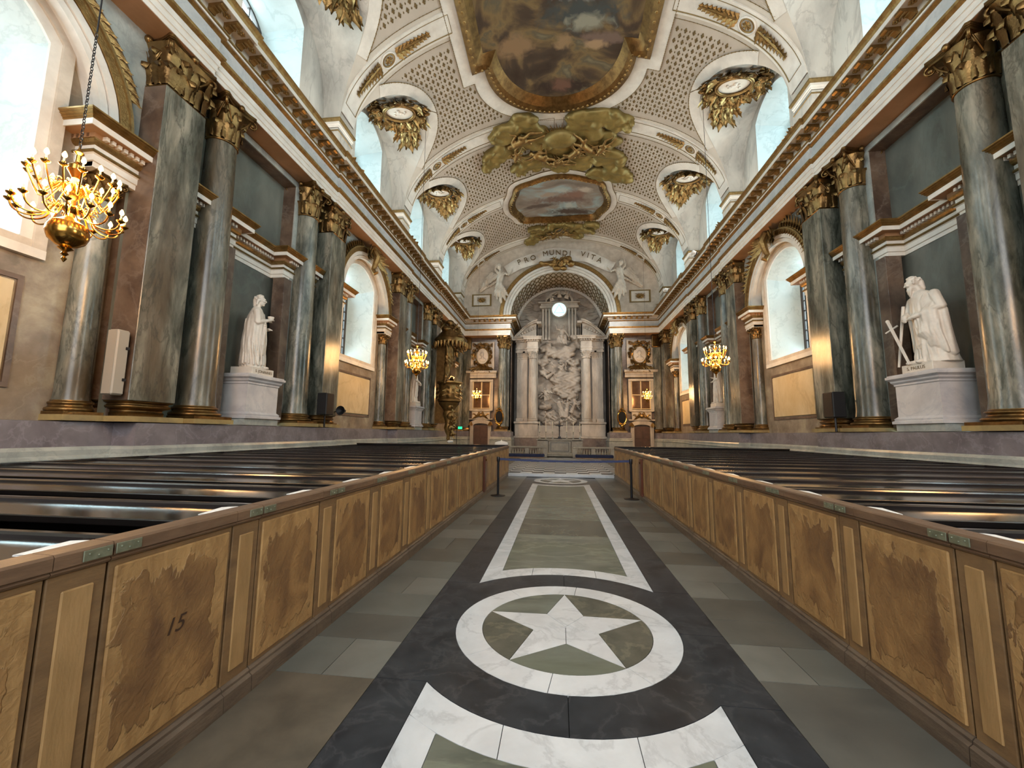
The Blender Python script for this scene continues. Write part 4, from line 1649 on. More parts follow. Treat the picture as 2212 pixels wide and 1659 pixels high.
# ================================================================ GILDED CLOUDS OF THE CEILING
def cloud_group(name, label, blobs, voxel, puttis, lift=0.1):
    T = thing(name, label, 'ceiling ornament')
    mb = MB()
    R = random.Random(len(blobs))
    for (x, y, rx, ry) in blobs:
        a = a_of_x(x) * (1 if x >= 0 else -1)
        p = Vector(vp(a, y, lift))
        ax = abs(x) / VA
        mb.ball(p, (rx, ry, 0.25 + 0.1 * R.random()), 12, 8)
        for q in range(12):
            t = R.uniform(0, 2 * pi)
            xx, yy = x + rx * 0.85 * cos(t), y + ry * 0.85 * sin(t)
            a = a_of_x(xx) * (1 if xx >= 0 else -1)
            r = R.uniform(0.2, 0.45) * min(rx, ry)
            mb.ball(vp(a, yy, lift + R.uniform(0.05, 0.25)), (r * 1.4, r, 0.2), 10, 6)
    me = remesh(mb, voxel, 'gilt_cloud', 'cloud_bank', 1,
                lambda co, no: 0.03 * np.sin(co[:, 0] * 7 + 3 * np.sin(co[:, 1] * 3)) * np.cos(co[:, 1] * 6))
    link('cloud_bank', me, T)
    for (x, y, h, ang, sd) in puttis:
        a = a_of_x(x) * (1 if x >= 0 else -1)
        p = Vector(vp(a, y, 0.55))
        mb = MB()
        ca, sa = cos(ang), sin(ang)
        q = lambda u, v, w=0: p + Vector((u * ca - v * sa, u * sa + v * ca, -w)) * h
        capsule(mb, q(0, 0), q(0, 0.42), 0.15 * h, 0.17 * h)
        mb.ball(q(0.02, 0.68), 0.12 * h, 10, 8)
        mb.ball(q(0.02, 0.76, 0.08), 0.025 * h)
        for e in (-1, 1):
            capsule(mb, q(e * 0.16, 0.46), q(e * 0.38, 0.34 + 0.2 * e), 0.065 * h, 0.05 * h, 8)
            capsule(mb, q(e * 0.38, 0.34 + 0.2 * e), q(e * 0.56, 0.5 + 0.2 * e), 0.05 * h, 0.035 * h, 8)
            capsule(mb, q(e * 0.08, -0.02), q(e * 0.2, -0.4), 0.09 * h, 0.065 * h, 8)
            capsule(mb, q(e * 0.2, -0.4), q(e * 0.1 + 0.1, -0.75), 0.065 * h, 0.04 * h, 8)
            mb.ball(q(e * 0.1 + 0.12, -0.8), (0.05 * h, 0.07 * h, 0.04 * h), 8, 5)
            for w in range(3):
                capsule(mb, q(e * 0.1, 0.35, -0.1), q(e * (0.5 + 0.1 * w), 0.75 - 0.22 * w, -0.12), 0.06 * h, 0.03 * h, 6)
        capsule(mb, q(-0.2, 0.05), q(0.3, -0.15), 0.1 * h, 0.07 * h, 8)
        link('putto', remesh(mb, 0.03 * max(0.8, h), 'gilt', 'putto', 2), T)
    return T


G = cloud_group('stucco_glory', 'large gilt stucco cloud bank with putti between the two ceiling paintings', [
    (-2.9, 20.2, 1.0, 0.55), (-1.9, 19.8, 0.8, 0.6), (-3.6, 21.6, 0.9, 0.5), (-4.1, 22.2, 0.45, 0.5), (-2.5, 21.2, 1.1, 0.7), (-1.2, 21.0, 0.8, 0.8),
    (1.3, 19.9, 1.0, 0.6), (2.4, 19.7, 1.0, 0.5), (3.2, 19.9, 0.8, 0.45), (1.2, 21.0, 1.1, 0.8), (2.4, 21.6, 0.9, 0.9), (3.0, 22.9, 0.8, 0.8),
    (3.7, 24.3, 0.75, 0.75), (2.6, 24.3, 0.8, 0.5), (-1.6, 23.1, 1.2, 0.7), (0.1, 23.4, 1.3, 0.6), (1.4, 23.2, 0.8, 0.6), (-2.4, 23.4, 0.6, 0.4), (0.1, 22.2, 1.2, 0.8)],
    0.08, [(-2.0, 20.6, 1.38, 1.1, 1), (1.4, 21.4, 1.30, -0.8, 2), (-0.9, 22.4, 1.30, 2.2, 3), (0.7, 22.3, 1.23, -2.4, 4), (2.6, 21.4, 1.01, 0.5, 5), (-2.5, 21.6, 0.87, 0.3, 6), (0.2, 22.9, 1.01, 1.6, 7)])
mb = MB()
mb.ball(vp(0.1, 21.0, 0.4), (0.95, 0.62, 0.42), 20, 12)
mb.obj('gilt_globe', 'gilt_cloud', G, smooth=True)
mb = MB()
for i in range(46):
    t = 2 * pi * i / 46
    L_ = 1.35 if i % 2 else 1.1
    p0 = vp(0.1 + 0.8 * cos(t), 21.0 + 0.5 * sin(t), 0.35)
    p1 = vp(0.1 + 0.95 * L_ * cos(t), 21.0 + 0.75 * L_ * sin(t), 0.3)
    mb.tube([p0, p1], [0.05, 0.015], 4)
mb.obj('gilt_rays', 'gilt', G)
G2 = cloud_group('stucco_glory', 'spreading gilt stucco clouds below the oval ceiling painting near the altar wall', [
    (-2.4, 33.0, 0.6, 0.35), (-1.7, 32.3, 0.7, 0.4), (-1.0, 31.5, 0.9, 0.4), (0.1, 31.0, 1.1, 0.4), (1.2, 31.3, 0.9, 0.4), (2.1, 31.7, 0.8, 0.35), (1.4, 32.4, 0.6, 0.4), (-1.9, 31.2, 0.7, 0.3), (2.6, 30.7, 0.6, 0.3)],
    0.08, [(-0.2, 31.6, 1.16, 0.4, 1), (0.8, 31.9, 0.87, 2.0, 2), (-1.1, 32.2, 0.87, 1.1, 3)])

# ================================================================ END WALL
EW = struct('wall_end')
mb = MB()
for s in (1, -1):
    mb.add([(s * 4.15, 34.9, 0), (s * 9.2, 34.9, 0), (s * 9.2, 34.9, 10), (s * 4.15, 34.9, 10)], [(0, 1, 2, 3)])
mb.obj('lower_end_wall', 'brown_marble', EW)
# lunette with the arch opening
AR_, AZ = 4.15, 11.55
ARH = 3.88
mb = MB()
n = 48
inn = [(AR_ * cos(pi - pi * i / n), AZ + ARH * sin(pi - pi * i / n)) for i in range(n + 1)]
outp = [(9.3 * cos(pi - pi * i / n), 11.4 + 8.2 * max(0, sin(pi - pi * i / n)) ** 0.6) for i in range(n + 1)]
mb.add([(x, 34.1, z) for x, z in inn] + [(x, 34.1, z) for x, z in outp], [(i, i + 1, n + 2 + i, n + 1 + i) for i in range(n)])
mb.obj('lunette_wall', 'stucco', EW)
for nm, ra, rb, d, mt in (('archivolt', 0, 0.2, 0.15, 'white_mould'), ('archivolt', 0.22, 0.42, 0.2, 'white_mould'), ('archivolt', 0.44, 0.64, 0.24, 'white_mould'),
                          ('gilt_archivolt', 0.66, 0.92, 0.28, 'gilt'), ('gilt_fillet', 0.92, 0.98, 0.30, 'gilt_line')):
    mb = MB()
    A = [((AR_ + ra) * cos(pi - pi * i / n), AZ + (ARH + ra) * sin(pi - pi * i / n)) for i in range(n + 1)]
    B = [((AR_ + rb) * cos(pi - pi * i / n), AZ + (ARH + rb) * sin(pi - pi * i / n)) for i in range(n + 1)]
    y0 = 34.1 - d
    mb.add([(x, y0, z) for x, z in A] + [(x, y0, z) for x, z in B], [(i, i + 1, n + 2 + i, n + 1 + i) for i in range(n)])
    for O in (A, B):
        mb.add([(x, y0, z) for x, z in O] + [(x, 34.1, z) for x, z in O], [(i, i + 1, n + 2 + i, n + 1 + i) for i in range(n)])
    mb.obj(nm, mt, EW)
# coffered soffit of the altar arch
mb = MB()
mb.grid(lambda u, v: (AR_ * cos(pi * u), 34.0 + 4.0 * v, AZ + ARH * sin(pi * u)), 48, 3)
mb.obj('arch_soffit', 'stucco', EW, smooth=True)
mb = MB()
for j in range(4):
    for i in range(26):
        for e in (0, 1):
            path = []
            for q in range(9):
                u = (i + q / 8) / 26
                v = (j + 0.5 + 0.5 * (1 - 2 * e) * (cos(pi * q / 8))) / 4
                path.append(((AR_ - 0.03) * cos(pi * u), 34.15 + 3.6 * v, AZ + (ARH - 0.03) * sin(pi * u)))
            mb.tube(path, 0.035, 4)
mb.obj('guilloche_coffering', 'gilt_line', EW, kind='stuff')
mb = MB()
A = [(AR_ * cos(pi - pi * i / n), AZ + ARH * sin(pi - pi * i / n)) for i in range(n + 1)]
B = [((AR_ - 0.25) * cos(pi - pi * i / n), AZ + (ARH - 0.25) * sin(pi - pi * i / n)) for i in range(n + 1)]
mb.add([(x, 37.7, z) for x, z in A] + [(x, 37.7, z) for x, z in B] + [(x, 38.0, z) for x, z in B], [(i, i + 1, n + 2 + i, n + 1 + i) for i in range(n)] + [(n + 1 + i, n + 2 + i, 2 * n + 3 + i, 2 * n + 2 + i) for i in range(n)])
mb.obj('rear_archivolt', 'white_mould', EW)
MB().box(-4.3, 4.3, 38.0, 38.2, 0, 16.5).obj('apse_wall', 'relief_marble', EW)
for s in (1, -1):
    MB().box(s * 4.2, s * 4.5, 34.9, 38.2, 0, 11.6).obj('apse_side_wall', 'dark_marble', EW)
# rays and clouds carved on the apse wall
R = random.Random(5)
for k in range(44):
    t = pi * (k + 0.5) / 44
    c0 = Vector((0, 37.95, 12.6))
    r0, r1 = 1.7, R.uniform(2.9, 3.9)
    r1 = min(r1, 3.6)
    d = Vector((cos(t), 0, sin(t)))
    p0, p1 = c0 + d * r0, c0 + Vector((d.x * r1, 0, d.z * min(r1, 2.7)))
    if 0 < k < 43 and k % 2 == 0:
        pass
    MB().tube([p0, p1], [0.03, 0.075], 4).obj('carved_ray', 'relief_marble', EW)
for sg in (1, -1):
    for k in range(7):
        p0 = Vector((sg * 1.9, 37.95, 11.3 + 0.22 * k))
        MB().tube([p0, p0 + Vector((sg * R.uniform(1.4, 2.0), 0, -0.5 + 0.12 * k))], [0.03, 0.08], 4).obj('carved_ray', 'relief_marble', EW)
mb = MB()
for i in range(60):
    t = R.uniform(0.06, pi - 0.06)
    r = R.uniform(1.9, 3.6)
    x, z = r * cos(t), 12.1 + r * 0.85 * sin(t)
    if (x / 3.8) ** 2 + ((z - AZ) / 3.6) ** 2 > 1: continue
    mb.ball((x, 37.95, z), (R.uniform(.25, .5), 0.14, R.uniform(.16, .3)), 9, 6)
link('cloud_relief', remesh(mb, 0.07, 'relief_marble', 'cloud_relief', 3), EW)

# banner with its lettering
BN = thing('banner', 'white stucco scroll banner lettered in bronze over the altar arch', 'banner')


def bpt(u, v):
    """u 0..1 left to right, v 0..1 bottom to top"""
    x = -4.55 + 9.1 * u
    zc = 16.98 - 0.105 * x * x * 0.62 + 0.0
    n_ = Vector((0.13 * x, 1)).normalized()
    w = 1.12 * (1 - 0.15 * abs(2 * u - 1))
    f = 0.05 * sin(u * 22) + 0.03 * sin(u * 47)
    return (x + n_.x * (v - 0.5) * w, 33.98 - 0.10 * sin(pi * v) + f - 0.06, zc + n_.y * (v - 0.5) * w + 0.06 * sin(u * 19))


mb = MB()
mb.grid(bpt, 90, 8)
mb.obj('ribbon', 'white_mould', BN, smooth=True)
words = [('P', -3.42), ('R', -2.82), ('O', -2.22), ('M', -1.16), ('U', -0.62), ('N', -0.06), ('D', 0.50), ('I', 0.95), ('V', 2.02), ('I', 2.45), ('T', 2.86), ('A', 3.40)]
for ch, x in words:
    u = (x + 4.55) / 9.1
    p = bpt(u, 0.52)
    link('letter', text_mesh(ch, 0.62, 0.03, 'letter_bronze'), BN, (x, 33.68, p[2]), (pi / 2, math.atan(0.115 * x), 0))

# square framed reliefs beside the arch
for s in (1, -1):
    Q = thing('square_relief', 'white square stucco relief with gilt rosette %s of the altar arch' % SIDE[s], 'panel', (s * 6.72, 34.1, 13.1))
    for o_, i_, d, mt, nm in ((0.86, 0.72, 0.08, 'gilt_line', 'outer_moulding'), (0.78, 0.48, 0.05, 'white_mould', 'border'), (0.48, 0.42, 0.1, 'white_mould', 'inner_moulding')):
        mb = MB()
        mb.box(-o_, o_, -d, 0, -o_ * .62, -i_ * .62).box(-o_, o_, -d, 0, i_ * .62, o_ * .62).box(-o_, -i_, -d, 0, -i_ * .62, i_ * .62).box(i_, o_, -d, 0, -i_ * .62, i_ * .62)
        mb.obj(nm, mt, Q)
    mb = MB()
    for i in range(10):
        t = 2 * pi * i / 10
        leaf_blade(mb, (0, -0.05, 0), (0.38 * cos(t), -0.03, 0.24 * sin(t)), 0.06, (0, -1, 0), 0.2, 5)
    mb.ball((0, -0.08, 0), 0.06)
    mb.obj('gilt_rosette', 'gilt', Q)
# ================================================================ COLUMNS AND PIERS
def rad(r, t, sq):
    return r / max(abs(cos(t)), abs(sin(t))) if sq else r


def capital(rb, h, ab, sq=False, nleaf=8, name='capital'):
    """Corinthian capital; base radius rb, height h, abacus half width ab"""
    mb = MB()
    prof = [(rb * 1.06, 0.0), (rb * 1.12, 0.02 * h), (rb * 1.06, 0.045 * h), (rb * 0.94, 0.06 * h), (rb * 0.95, 0.4 * h), (rb * 1.05, 0.68 * h), (rb * 1.3, 0.87 * h)]
    n = 32
    mb.lathe(prof, n, flute=(lambda r, t, z: min(rad(r, t, True), r * 1.38)) if sq else None)
    if sq:
        angs = []
        for side in range(4):
            for k in (-0.62, 0, 0.62):
                angs.append(side * pi / 2 + math.atan(k))
        angs2 = [side * pi / 2 + math.atan(k) for side in range(4) for k in (-0.33, 0.33)] + [pi / 4 + k * pi / 2 for k in range(4)]
        corner = [pi / 4 + k * pi / 2 for k in range(4)]
        angs += corner
    else:
        angs = [2 * pi * (k + 0.5) / nleaf for k in range(nleaf)]
        angs2 = [2 * pi * k / nleaf for k in range(nleaf)]
    for ring, (al, z0, z1, out_) in enumerate(((angs, 0.05, 0.40, 0.30), (angs2, 0.08, 0.68, 0.34))):
        for t in al:
            r0 = min(rad(rb, t, sq), rb * 1.4) if sq else rb
            dx, dy = cos(t), sin(t)
            w = rb * (0.33 if ring == 0 else 0.30)
            vs, fs = [], []
            m_ = 12
            for i in range(m_ + 1):
                f = i / m_
                if f < 0.75:
                    rr = r0 * 0.98 + 0.05 * rb + out_ * rb * (f / 0.75) ** 2.6 * 0.62
                    zz = z0 + (z1 - z0) * (f / 0.75) ** 0.9
                else:
                    g_ = (f - 0.75) / 0.25
                    rr = r0 * 0.98 + 0.05 * rb + out_ * rb * (0.62 + 0.55 * sin(g_ * pi * 0.6))
                    zz = z1 + 0.045 * sin(g_ * pi) - 0.07 * g_ * g_
                ww = w * (0.75 + 0.45 * sin(pi * f * 0.9)) * (1.0 + (0.10 if i % 2 else -0.08)) * (1 if f < 0.7 else max(0.12, sqrt(max(0, 1 - ((f - 0.7) / 0.31) ** 2))))
                for sd, dr in ((-1, -0.10 * rb), (-0.45, 0.02 * rb), (0, 0.10 * rb), (0.45, 0.02 * rb), (1, -0.10 * rb)):
                    r_ = rr + dr
                    vs.append((dx * r_ - dy * ww * sd, dy * r_ + dx * ww * sd, zz * h))
            for i in range(m_):
                for j in range(4):
                    o, p = i * 5 + j, (i + 1) * 5 + j
                    fs.append((o, o + 1, p + 1, p))
            mb.add(vs, fs)
    # corner volutes and inner scrolls
    for k in range(4):
        t = pi / 4 + k * pi / 2
        for e in (-1, 1):
            t0 = t + e * 0.42
            r0 = rb * (1.15 if not sq else 1.25)
            p0 = Vector((r0 * cos(t0), r0 * sin(t0), 0.52 * h))
            c_ = Vector((cos(t) * ab * 1.17, sin(t) * ab * 1.17, 0.79 * h))
            path, rr = [], []
            for i in range(6):
                f = i / 6
                path.append(p0.lerp(c_ + Vector((-cos(t) * 0.1 * rb, -sin(t) * 0.1 * rb, 0.115 * h)), f) + Vector((cos(t), sin(t), 0)) * 0.10 * rb * sin(pi * f))
                rr.append(0.05 * rb + 0.03 * rb * f)
            for i in range(15):
                a = pi * 0.62 - i * 0.52
                q = 0.115 * h * (1 - i / 17)
                path.append(c_ + Vector((cos(t) * cos(a) * q, sin(t) * cos(a) * q, sin(a) * q)) + Vector((-sin(t), cos(t), 0)) * e * -0.03 * rb)
                rr.append(0.075 * rb * (1 - i / 24))
            mb.tube(path, rr, 6)
        mb.ball((cos(t) * ab * 1.17, sin(t) * ab * 1.17, 0.79 * h), 0.035 * h + 0.02, 6, 4)
        t2 = k * pi / 2
        rr_ = ab * 0.92
        mb.ball((cos(t2) * rr_, sin(t2) * rr_, 0.93 * h), (0.13 * rb + .03, 0.13 * rb + .03, 0.075 * h), 8, 5)
        for e in (-1, 1):
            c_ = Vector((cos(t2) * rb * (1.22 if not sq else 1.12), sin(t2) * rb * (1.22 if not sq else 1.12), 0.74 * h))
            tg = Vector((-sin(t2), cos(t2), 0))
            mb.tube([c_ + tg * (e * 0.17 * rb + cos(a) * 0.09 * rb * (1 - i / 12)) + Vector((0, 0, sin(a) * 0.065 * h * (1 - i / 12)))
                     for i, a in enumerate([-pi / 2 + e * 0.6 * q for q in range(11)])], 0.04 * rb, 5)
    # abacus with concave sides
    pts = []
    for k in range(4):
        c0, c1 = (Vector((cos(pi / 4 + j * pi / 2), sin(pi / 4 + j * pi / 2))) * ab * 1.414 for j in (k - 1, k))
        d = (c1 - c0).normalized()
        a_, b_ = c0 + d * 0.11 * ab, c1 - d * 0.11 * ab
        nn = Vector((-d.y, d.x))
        for i in range(9):
            f = i / 8
            pts.append(tuple(a_.lerp(b_, f) + nn * (0.20 * ab * sin(pi * f))))
    for z0, z1, k_ in ((0.87, 0.92, 0.93), (0.92, 0.94, 0.97), (0.94, 1.0, 1.0)):
        mb.prism([(x * k_, y * k_) for x, y in pts], z0 * h, z1 * h)
    return mb.mesh(name, 'gilt_bronze', smooth=False)


def attic(r, h, sq=False):
    prof = [(1.32, 0), (1.32, .22)], [(1.30, .24), (1.36, .30), (1.37, .38), (1.34, .46), (1.26, .5), (1.2, .52), (1.14, .58), (1.12, .66), (1.15, .70), (1.2, .74), (1.21, .82), (1.17, .88), (1.08, .9), (1.06, 1.0)]
    mb = MB()
    if sq:
        full = prof[0] + prof[1]
        for (a, z), (b_, z2) in zip(full[:-1], full[1:]):
            pass
        k = r
        mb.sweep([(k, -k), (-k, -k), (-k, k), (k, k)], [(-(a - 1) * r * 0.8, z * h) for a, z in full], closed=True)
    else:
        mb.box(-1.34 * r, 1.34 * r, -1.34 * r, 1.34 * r, 0, .22 * h)
        mb.lathe([(a * r, z * h) for a, z in prof[1]], 36, cap=False)
    return mb


def shaft(r, h, mat_, n=40):
    pr = []
    for i in range(13):
        f = i / 12
        k = 1 - 0.16 * f ** 1.8
        pr.append((r * k, f * h))
    pr = [(r * 1.06, 0)] + [(r * 1.0, 0.03 * h)] + pr[1:] + [(r * 0.9, h + 0.005)]
    return MB().lathe(pr, n, cap=False).mesh('shaft', mat_, smooth=True)


RC = 0.395
col_cap = capital(RC * 0.84, 1.12, 0.52)
pier_cap = capital(0.44, 1.12, 0.60, sq=True)
col_base = attic(RC, 0.31).mesh('base', 'gilt_bronze', smooth=True)
pier_base = attic(0.49, 0.31, sq=True).mesh('base', 'gilt_bronze')
col_shaft = shaft(RC, 6.67, 'green_column')
pier_shaft = MB().bbox(-0.485, 0.485, -0.485, 0.485, 0, 6.67, 0.01).mesh('shaft', 'green_column')
socle_c = MB().box(-0.56, 0.56, -0.56, 0.56, 0, 0.105).mesh('socle', 'yellow_marble')
socle_p = MB().box(-0.60, 0.60, -0.60, 0.60, 0, 0.105).mesh('socle', 'yellow_marble')
small_cap = capital(0.19, 0.5, 0.29, name='capital')


def column(name, label, x, y, sh, cap, base, socle, group, rotz=0.0, zsc=1.0):
    T = thing(name, label, 'column' if name == 'column' else 'pier', (x, y, 1.74), group=group)
    link('socle', socle, T)
    link('base', base, T, (0, 0, 0.105))
    link('shaft', sh, T, (0, 0, 0.41))
    c_ = link('capital', cap, T, (0, 0, 7.07))
    return T


for s in (1, -1):
    for k, yc in enumerate(SB):
        for d in (-1, 1):
            nf = ('nearer', 'farther')[d > 0]
            bay = ('near', 'far')[k]
            column('column', 'round green marble column with gilt capital, %s side of the %s %s statue bay' % (nf, bay, SIDE[s]), s * 8.64, yc + d * 1.82, col_shaft, col_cap, col_base, socle_c, 'round green marble columns of the side walls')
            PT = column('pier', 'square green marble pier with gilt capital, %s end of the %s %s statue bay' % (nf, bay, SIDE[s]), s * 8.72, yc + d * 3.2, pier_shaft, pier_cap, pier_base, socle_p, 'square green marble piers of the side walls')
            MB().box(-0.47, 0.47, d * 0.484, d * 0.492, 0.42, 7.06).obj('side_facing', 'brown_marble', PT)
    # last pier before the end wall, and the end wall columns
    column('pier', 'square green marble pier in the %s far corner by the altar wall' % SIDE[s], s * 8.72, 33.5, pier_shaft, pier_cap, pier_base, socle_p, 'corner piers at the altar wall')
    column('column', 'round green marble column %s of the high altar' % SIDE[s], s * 4.85, 34.42, col_shaft, col_cap, col_base, socle_c, 'columns flanking the high altar')
    column('pier', 'square green marble respond behind the column %s of the high altar' % SIDE[s], s * 4.78, 35.2, pier_shaft, pier_cap, pier_base, socle_p, 'responds of the altar arch')
    # colonnettes
    for k, yc in enumerate(WB):
        for d in (-1, 1):
            if k == 0 and d < 0: continue
            T = thing('colonnette', 'small marble colonnette at the %s jamb of the %s %s tall window' % (('near', 'far')[d > 0], ORD[k], SIDE[s]), 'column', (s * 8.92, yc + d * 2.34, 1.74), group='colonnettes of the tall windows')
            link('socle', bpy.data.meshes.get('socle_small') or MB().box(-0.34, 0.34, -0.34, 0.34, 0, 0.105).mesh('socle_small', 'yellow_marble'), T)
            link('base', bpy.data.meshes.get('base_small') or attic(0.24, 0.26).mesh('base_small', 'gilt_bronze', smooth=True), T, (0, 0, 0.105))
            link('shaft', bpy.data.meshes.get('shaft_small') or shaft(0.235, 3.86, 'green_column', 28).copy() if False else (SM := globals().get('SM_') or globals().setdefault('SM_', shaft(0.235, 3.86, 'pink_marble' if False else 'green_column', 28))), T, (0, 0, 0.36))
            link('capital', small_cap, T, (0, 0, 4.22))
    # keystone ornament of each tall-window arch
    for k, yc in enumerate(WB):
        K = thing('keystone_ornament', 'gilt leafy keystone console over the %s %s tall window' % (ORD[k], SIDE[s]), 'ornament', (s * 8.55, yc, 9.3), group='gilt keystones of the tall windows')
        mb = MB()
        mb.tube([(0.1 * s, 0, 0.55), (-0.15 * s, 0, 0.5), (-0.28 * s, 0, 0.2), (-0.18 * s, 0, -0.15), (-0.1 * s, 0, -0.35), (-0.2 * s, 0, -0.55), (-0.33 * s, 0, -0.5)], [0.1, 0.16, 0.17, 0.12, 0.1, 0.1, 0.06], 8)
        mb.box(-0.1, 0.3, -0.3, 0.3, 0.5, 0.62)
        mb.obj('console', 'gilt', K, smooth=True)
        mb = MB()
        R = random.Random(3)
        for i in range(26):
            t = R.uniform(-2.6, -0.5)
            side_ = -1 if i % 2 else 1
            b0 = Vector((-0.12 * s, side_ * 0.12, 0.35))
            e0 = Vector((-R.uniform(0.05, 0.25) * s, side_ * R.uniform(0.3, 1.0), 0.35 + R.uniform(-0.6, 0.15)))
            leaf_blade(mb, b0.lerp(e0, 0.3), e0, 0.075, (-s, 0, 0), 0.2, 5)
        mb.obj('foliage', 'gilt', K)
        # gilt acanthus in the spandrels
        for d in (-1, 1):
            mb = MB()
            for i in range(13):
                t = radians(28 + 50 * i / 12)
                r = 2.62
                c_ = Vector((-0.02 * s, d * r * cos(t), -2.0 + r * sin(t)))
                for q in (0, 1, 2):
                    ang = t + (0.5 - 0.5 * q)
                    leaf_blade(mb, c_, c_ + Vector((0, d * (sin(t) * 0.42 + cos(t) * 0.17 * (q - 1)), -cos(t) * 0.42 + sin(t) * 0.17 * (q - 1))), 0.085, (-s, 0, 0), 0.2, 7, (q - 1) * 0.45 * d)
            mb.obj('spandrel_leaves', 'gilt', K, loc=(s * 0.12, 0, 0))

# ================================================================ STATUES
def drape(z0, z1, n, amp, skew, cx=0, cy_=0):
    def f(co, no):
        th = np.arctan2(co[:, 1] - cy_, co[:, 0] - cx)
        z = co[:, 2]
        w = np.clip((z1 - z) / 0.25, 0, 1) * np.clip((z - z0) / 0.1 + 0.4, 0, 1)
        a = np.sin(n * th + skew * z + 0.8 * np.sin(2.2 * z + th)) + 0.5 * np.sin((n * 2 - 3) * th - skew * 1.7 * z + 1.0)
        horiz = np.clip(1 - abs(no[:, 2]) * 1.2, 0.1, 1)
        return amp * w * a * horiz
    return f


def hand(mb, p, d, up_, sc=1.0):
    p, d, up_ = Vector(p), Vector(d).normalized(), Vector(up_).normalized()
    sd = d.cross(up_).normalized()
    mb.ball(p + d * 0.045 * sc, 0.05 * sc, 8, 6)
    for k, L_ in enumerate((0.075, 0.09, 0.085, 0.065)):
        a = p + d * 0.07 * sc + sd * (k - 1.5) * 0.024 * sc
        m_ = a + d * L_ * 0.5 * sc
        capsule(mb, a, m_, 0.014 * sc, 0.013 * sc, 6)
        capsule(mb, m_, m_ + (d * 0.6 - up_ * 0.8).normalized() * L_ * 0.55 * sc, 0.013 * sc, 0.011 * sc, 6)
    capsule(mb, p + d * 0.02 * sc - sd * 0.04 * sc, p + d * 0.07 * sc - sd * 0.085 * sc, 0.016 * sc, 0.013 * sc, 6)


def head(mb, c_, face, sc=1.0, beard=False, hair=True):
    c_, f = Vector(c_), Vector(face).normalized()
    r = f.cross(Vector((0, 0, 1))).normalized()
    u = r.cross(f).normalized()
    q = lambda a, b_, d: c_ + (r * a + f * b_ + u * d) * sc
    M = lambda pt, rr: mb.ball(pt, rr * sc, 12, 8)
    mb.ball(c_ + u * 0.03 * sc, (0.108 * sc, 0.118 * sc, 0.135 * sc), 14, 10)
    M(q(0, 0.03, -0.06), 0.085)           # jaw
    M(q(0, 0.085, -0.105), 0.035)         # chin
    capsule(mb, q(0, 0.112, 0.045), q(0, 0.142, -0.005), 0.014 * sc, 0.021 * sc, 7)   # nose
    for e in (-1, 1):
        M(q(e * 0.042, 0.108, 0.055), 0.024)   # brow
        M(q(e * 0.05, 0.098, -0.01), 0.034)    # cheek
        mb.ball(q(e * 0.112, 0.0, 0.0), (0.018 * sc, 0.03 * sc, 0.035 * sc), 8, 6)   # ear
    capsule(mb, q(-0.022, 0.115, -0.052), q(0.022, 0.115, -0.052), 0.013 * sc, 0.013 * sc, 6)
    R = random.Random(11)
    if hair:
        for i in range(46):
            t, p = R.uniform(0, 2 * pi), R.uniform(-0.2, 1.45)
            v = Vector((cos(t) * cos(p), sin(t) * cos(p), sin(p)))
            if v.y > 0.45 and v.z < 0.62: continue
            pt = q(v.x * 0.112, v.y * 0.118 - 0.01, v.z * 0.135 + 0.035)
            M(pt, R.uniform(0.02, 0.032))
        for e in ((-1, 1) if not beard else ()):
            capsule(mb, q(e * 0.1, -0.03, 0.0), q(e * 0.1, -0.05, -0.14), 0.035 * sc, 0.025 * sc, 7)
        capsule(mb, q(0, -0.1, 0.0), q(0, -0.1, -0.16), 0.06 * sc, 0.04 * sc, 8)
    if beard:
        M(q(0, 0.09, -0.12), 0.062)
        M(q(0, 0.10, -0.18), 0.055)
        M(q(0, 0.11, -0.24), 0.04)
        for i in range(20):
            x = R.uniform(-0.06, 0.06)
            capsule(mb, q(x, 0.09 - abs(x) * .4, -0.07), q(x * 0.6 + R.uniform(-.02, .02), 0.13, -0.24 - R.uniform(0, 0.1) + abs(x)), 0.024 * sc, 0.012 * sc, 6)


def robe(mb, secs, n=22):
    """loft of ellipses (cx, cy, z, rx, ry)"""
    vs = []
    for (x, y, z, rx, ry) in secs:
        for i in range(n):
            t = 2 * pi * i / n
            vs.append((x + rx * cos(t), y + ry * sin(t), z))
    m_ = len(secs)
    fs = [(j * n + i, j * n + (i + 1) % n, (j + 1) * n + (i + 1) % n, (j + 1) * n + i) for j in range(m_ - 1) for i in range(n)]
    fs += [tuple(range(n))[::-1], tuple(range((m_ - 1) * n, m_ * n))]
    return mb.add(vs, fs)


def fold_ring(mb, rx, ry, z0, z1, n, slant, r, taper=0.86, seed=1, c=(0, 0), skip=None):
    R = random.Random(seed)
    for i in range(n):
        t = 2 * pi * (i + R.uniform(-.3, .3)) / n
        if skip and skip(t): continue
        zt, zb = z1 - R.uniform(0, 0.25), z0 + R.uniform(0, 0.05)
        tm, tb = t + slant * 0.5 + R.uniform(-.05, .05), t + slant + R.uniform(-.08, .08)
        zm = (zt + zb) / 2
        k = (1 + taper) / 2 + 0.03
        P = lambda tt, kk, z: (c[0] + rx * kk * cos(tt), c[1] + ry * kk * sin(tt), z)
        rr = r * R.uniform(0.7, 1.25)
        capsule(mb, P(t, taper, zt), P(tm, k, zm), rr * 0.6, rr, 6)
        capsule(mb, P(tm, k, zm), P(tb, 1.03, zb), rr, rr * 1.15, 6)


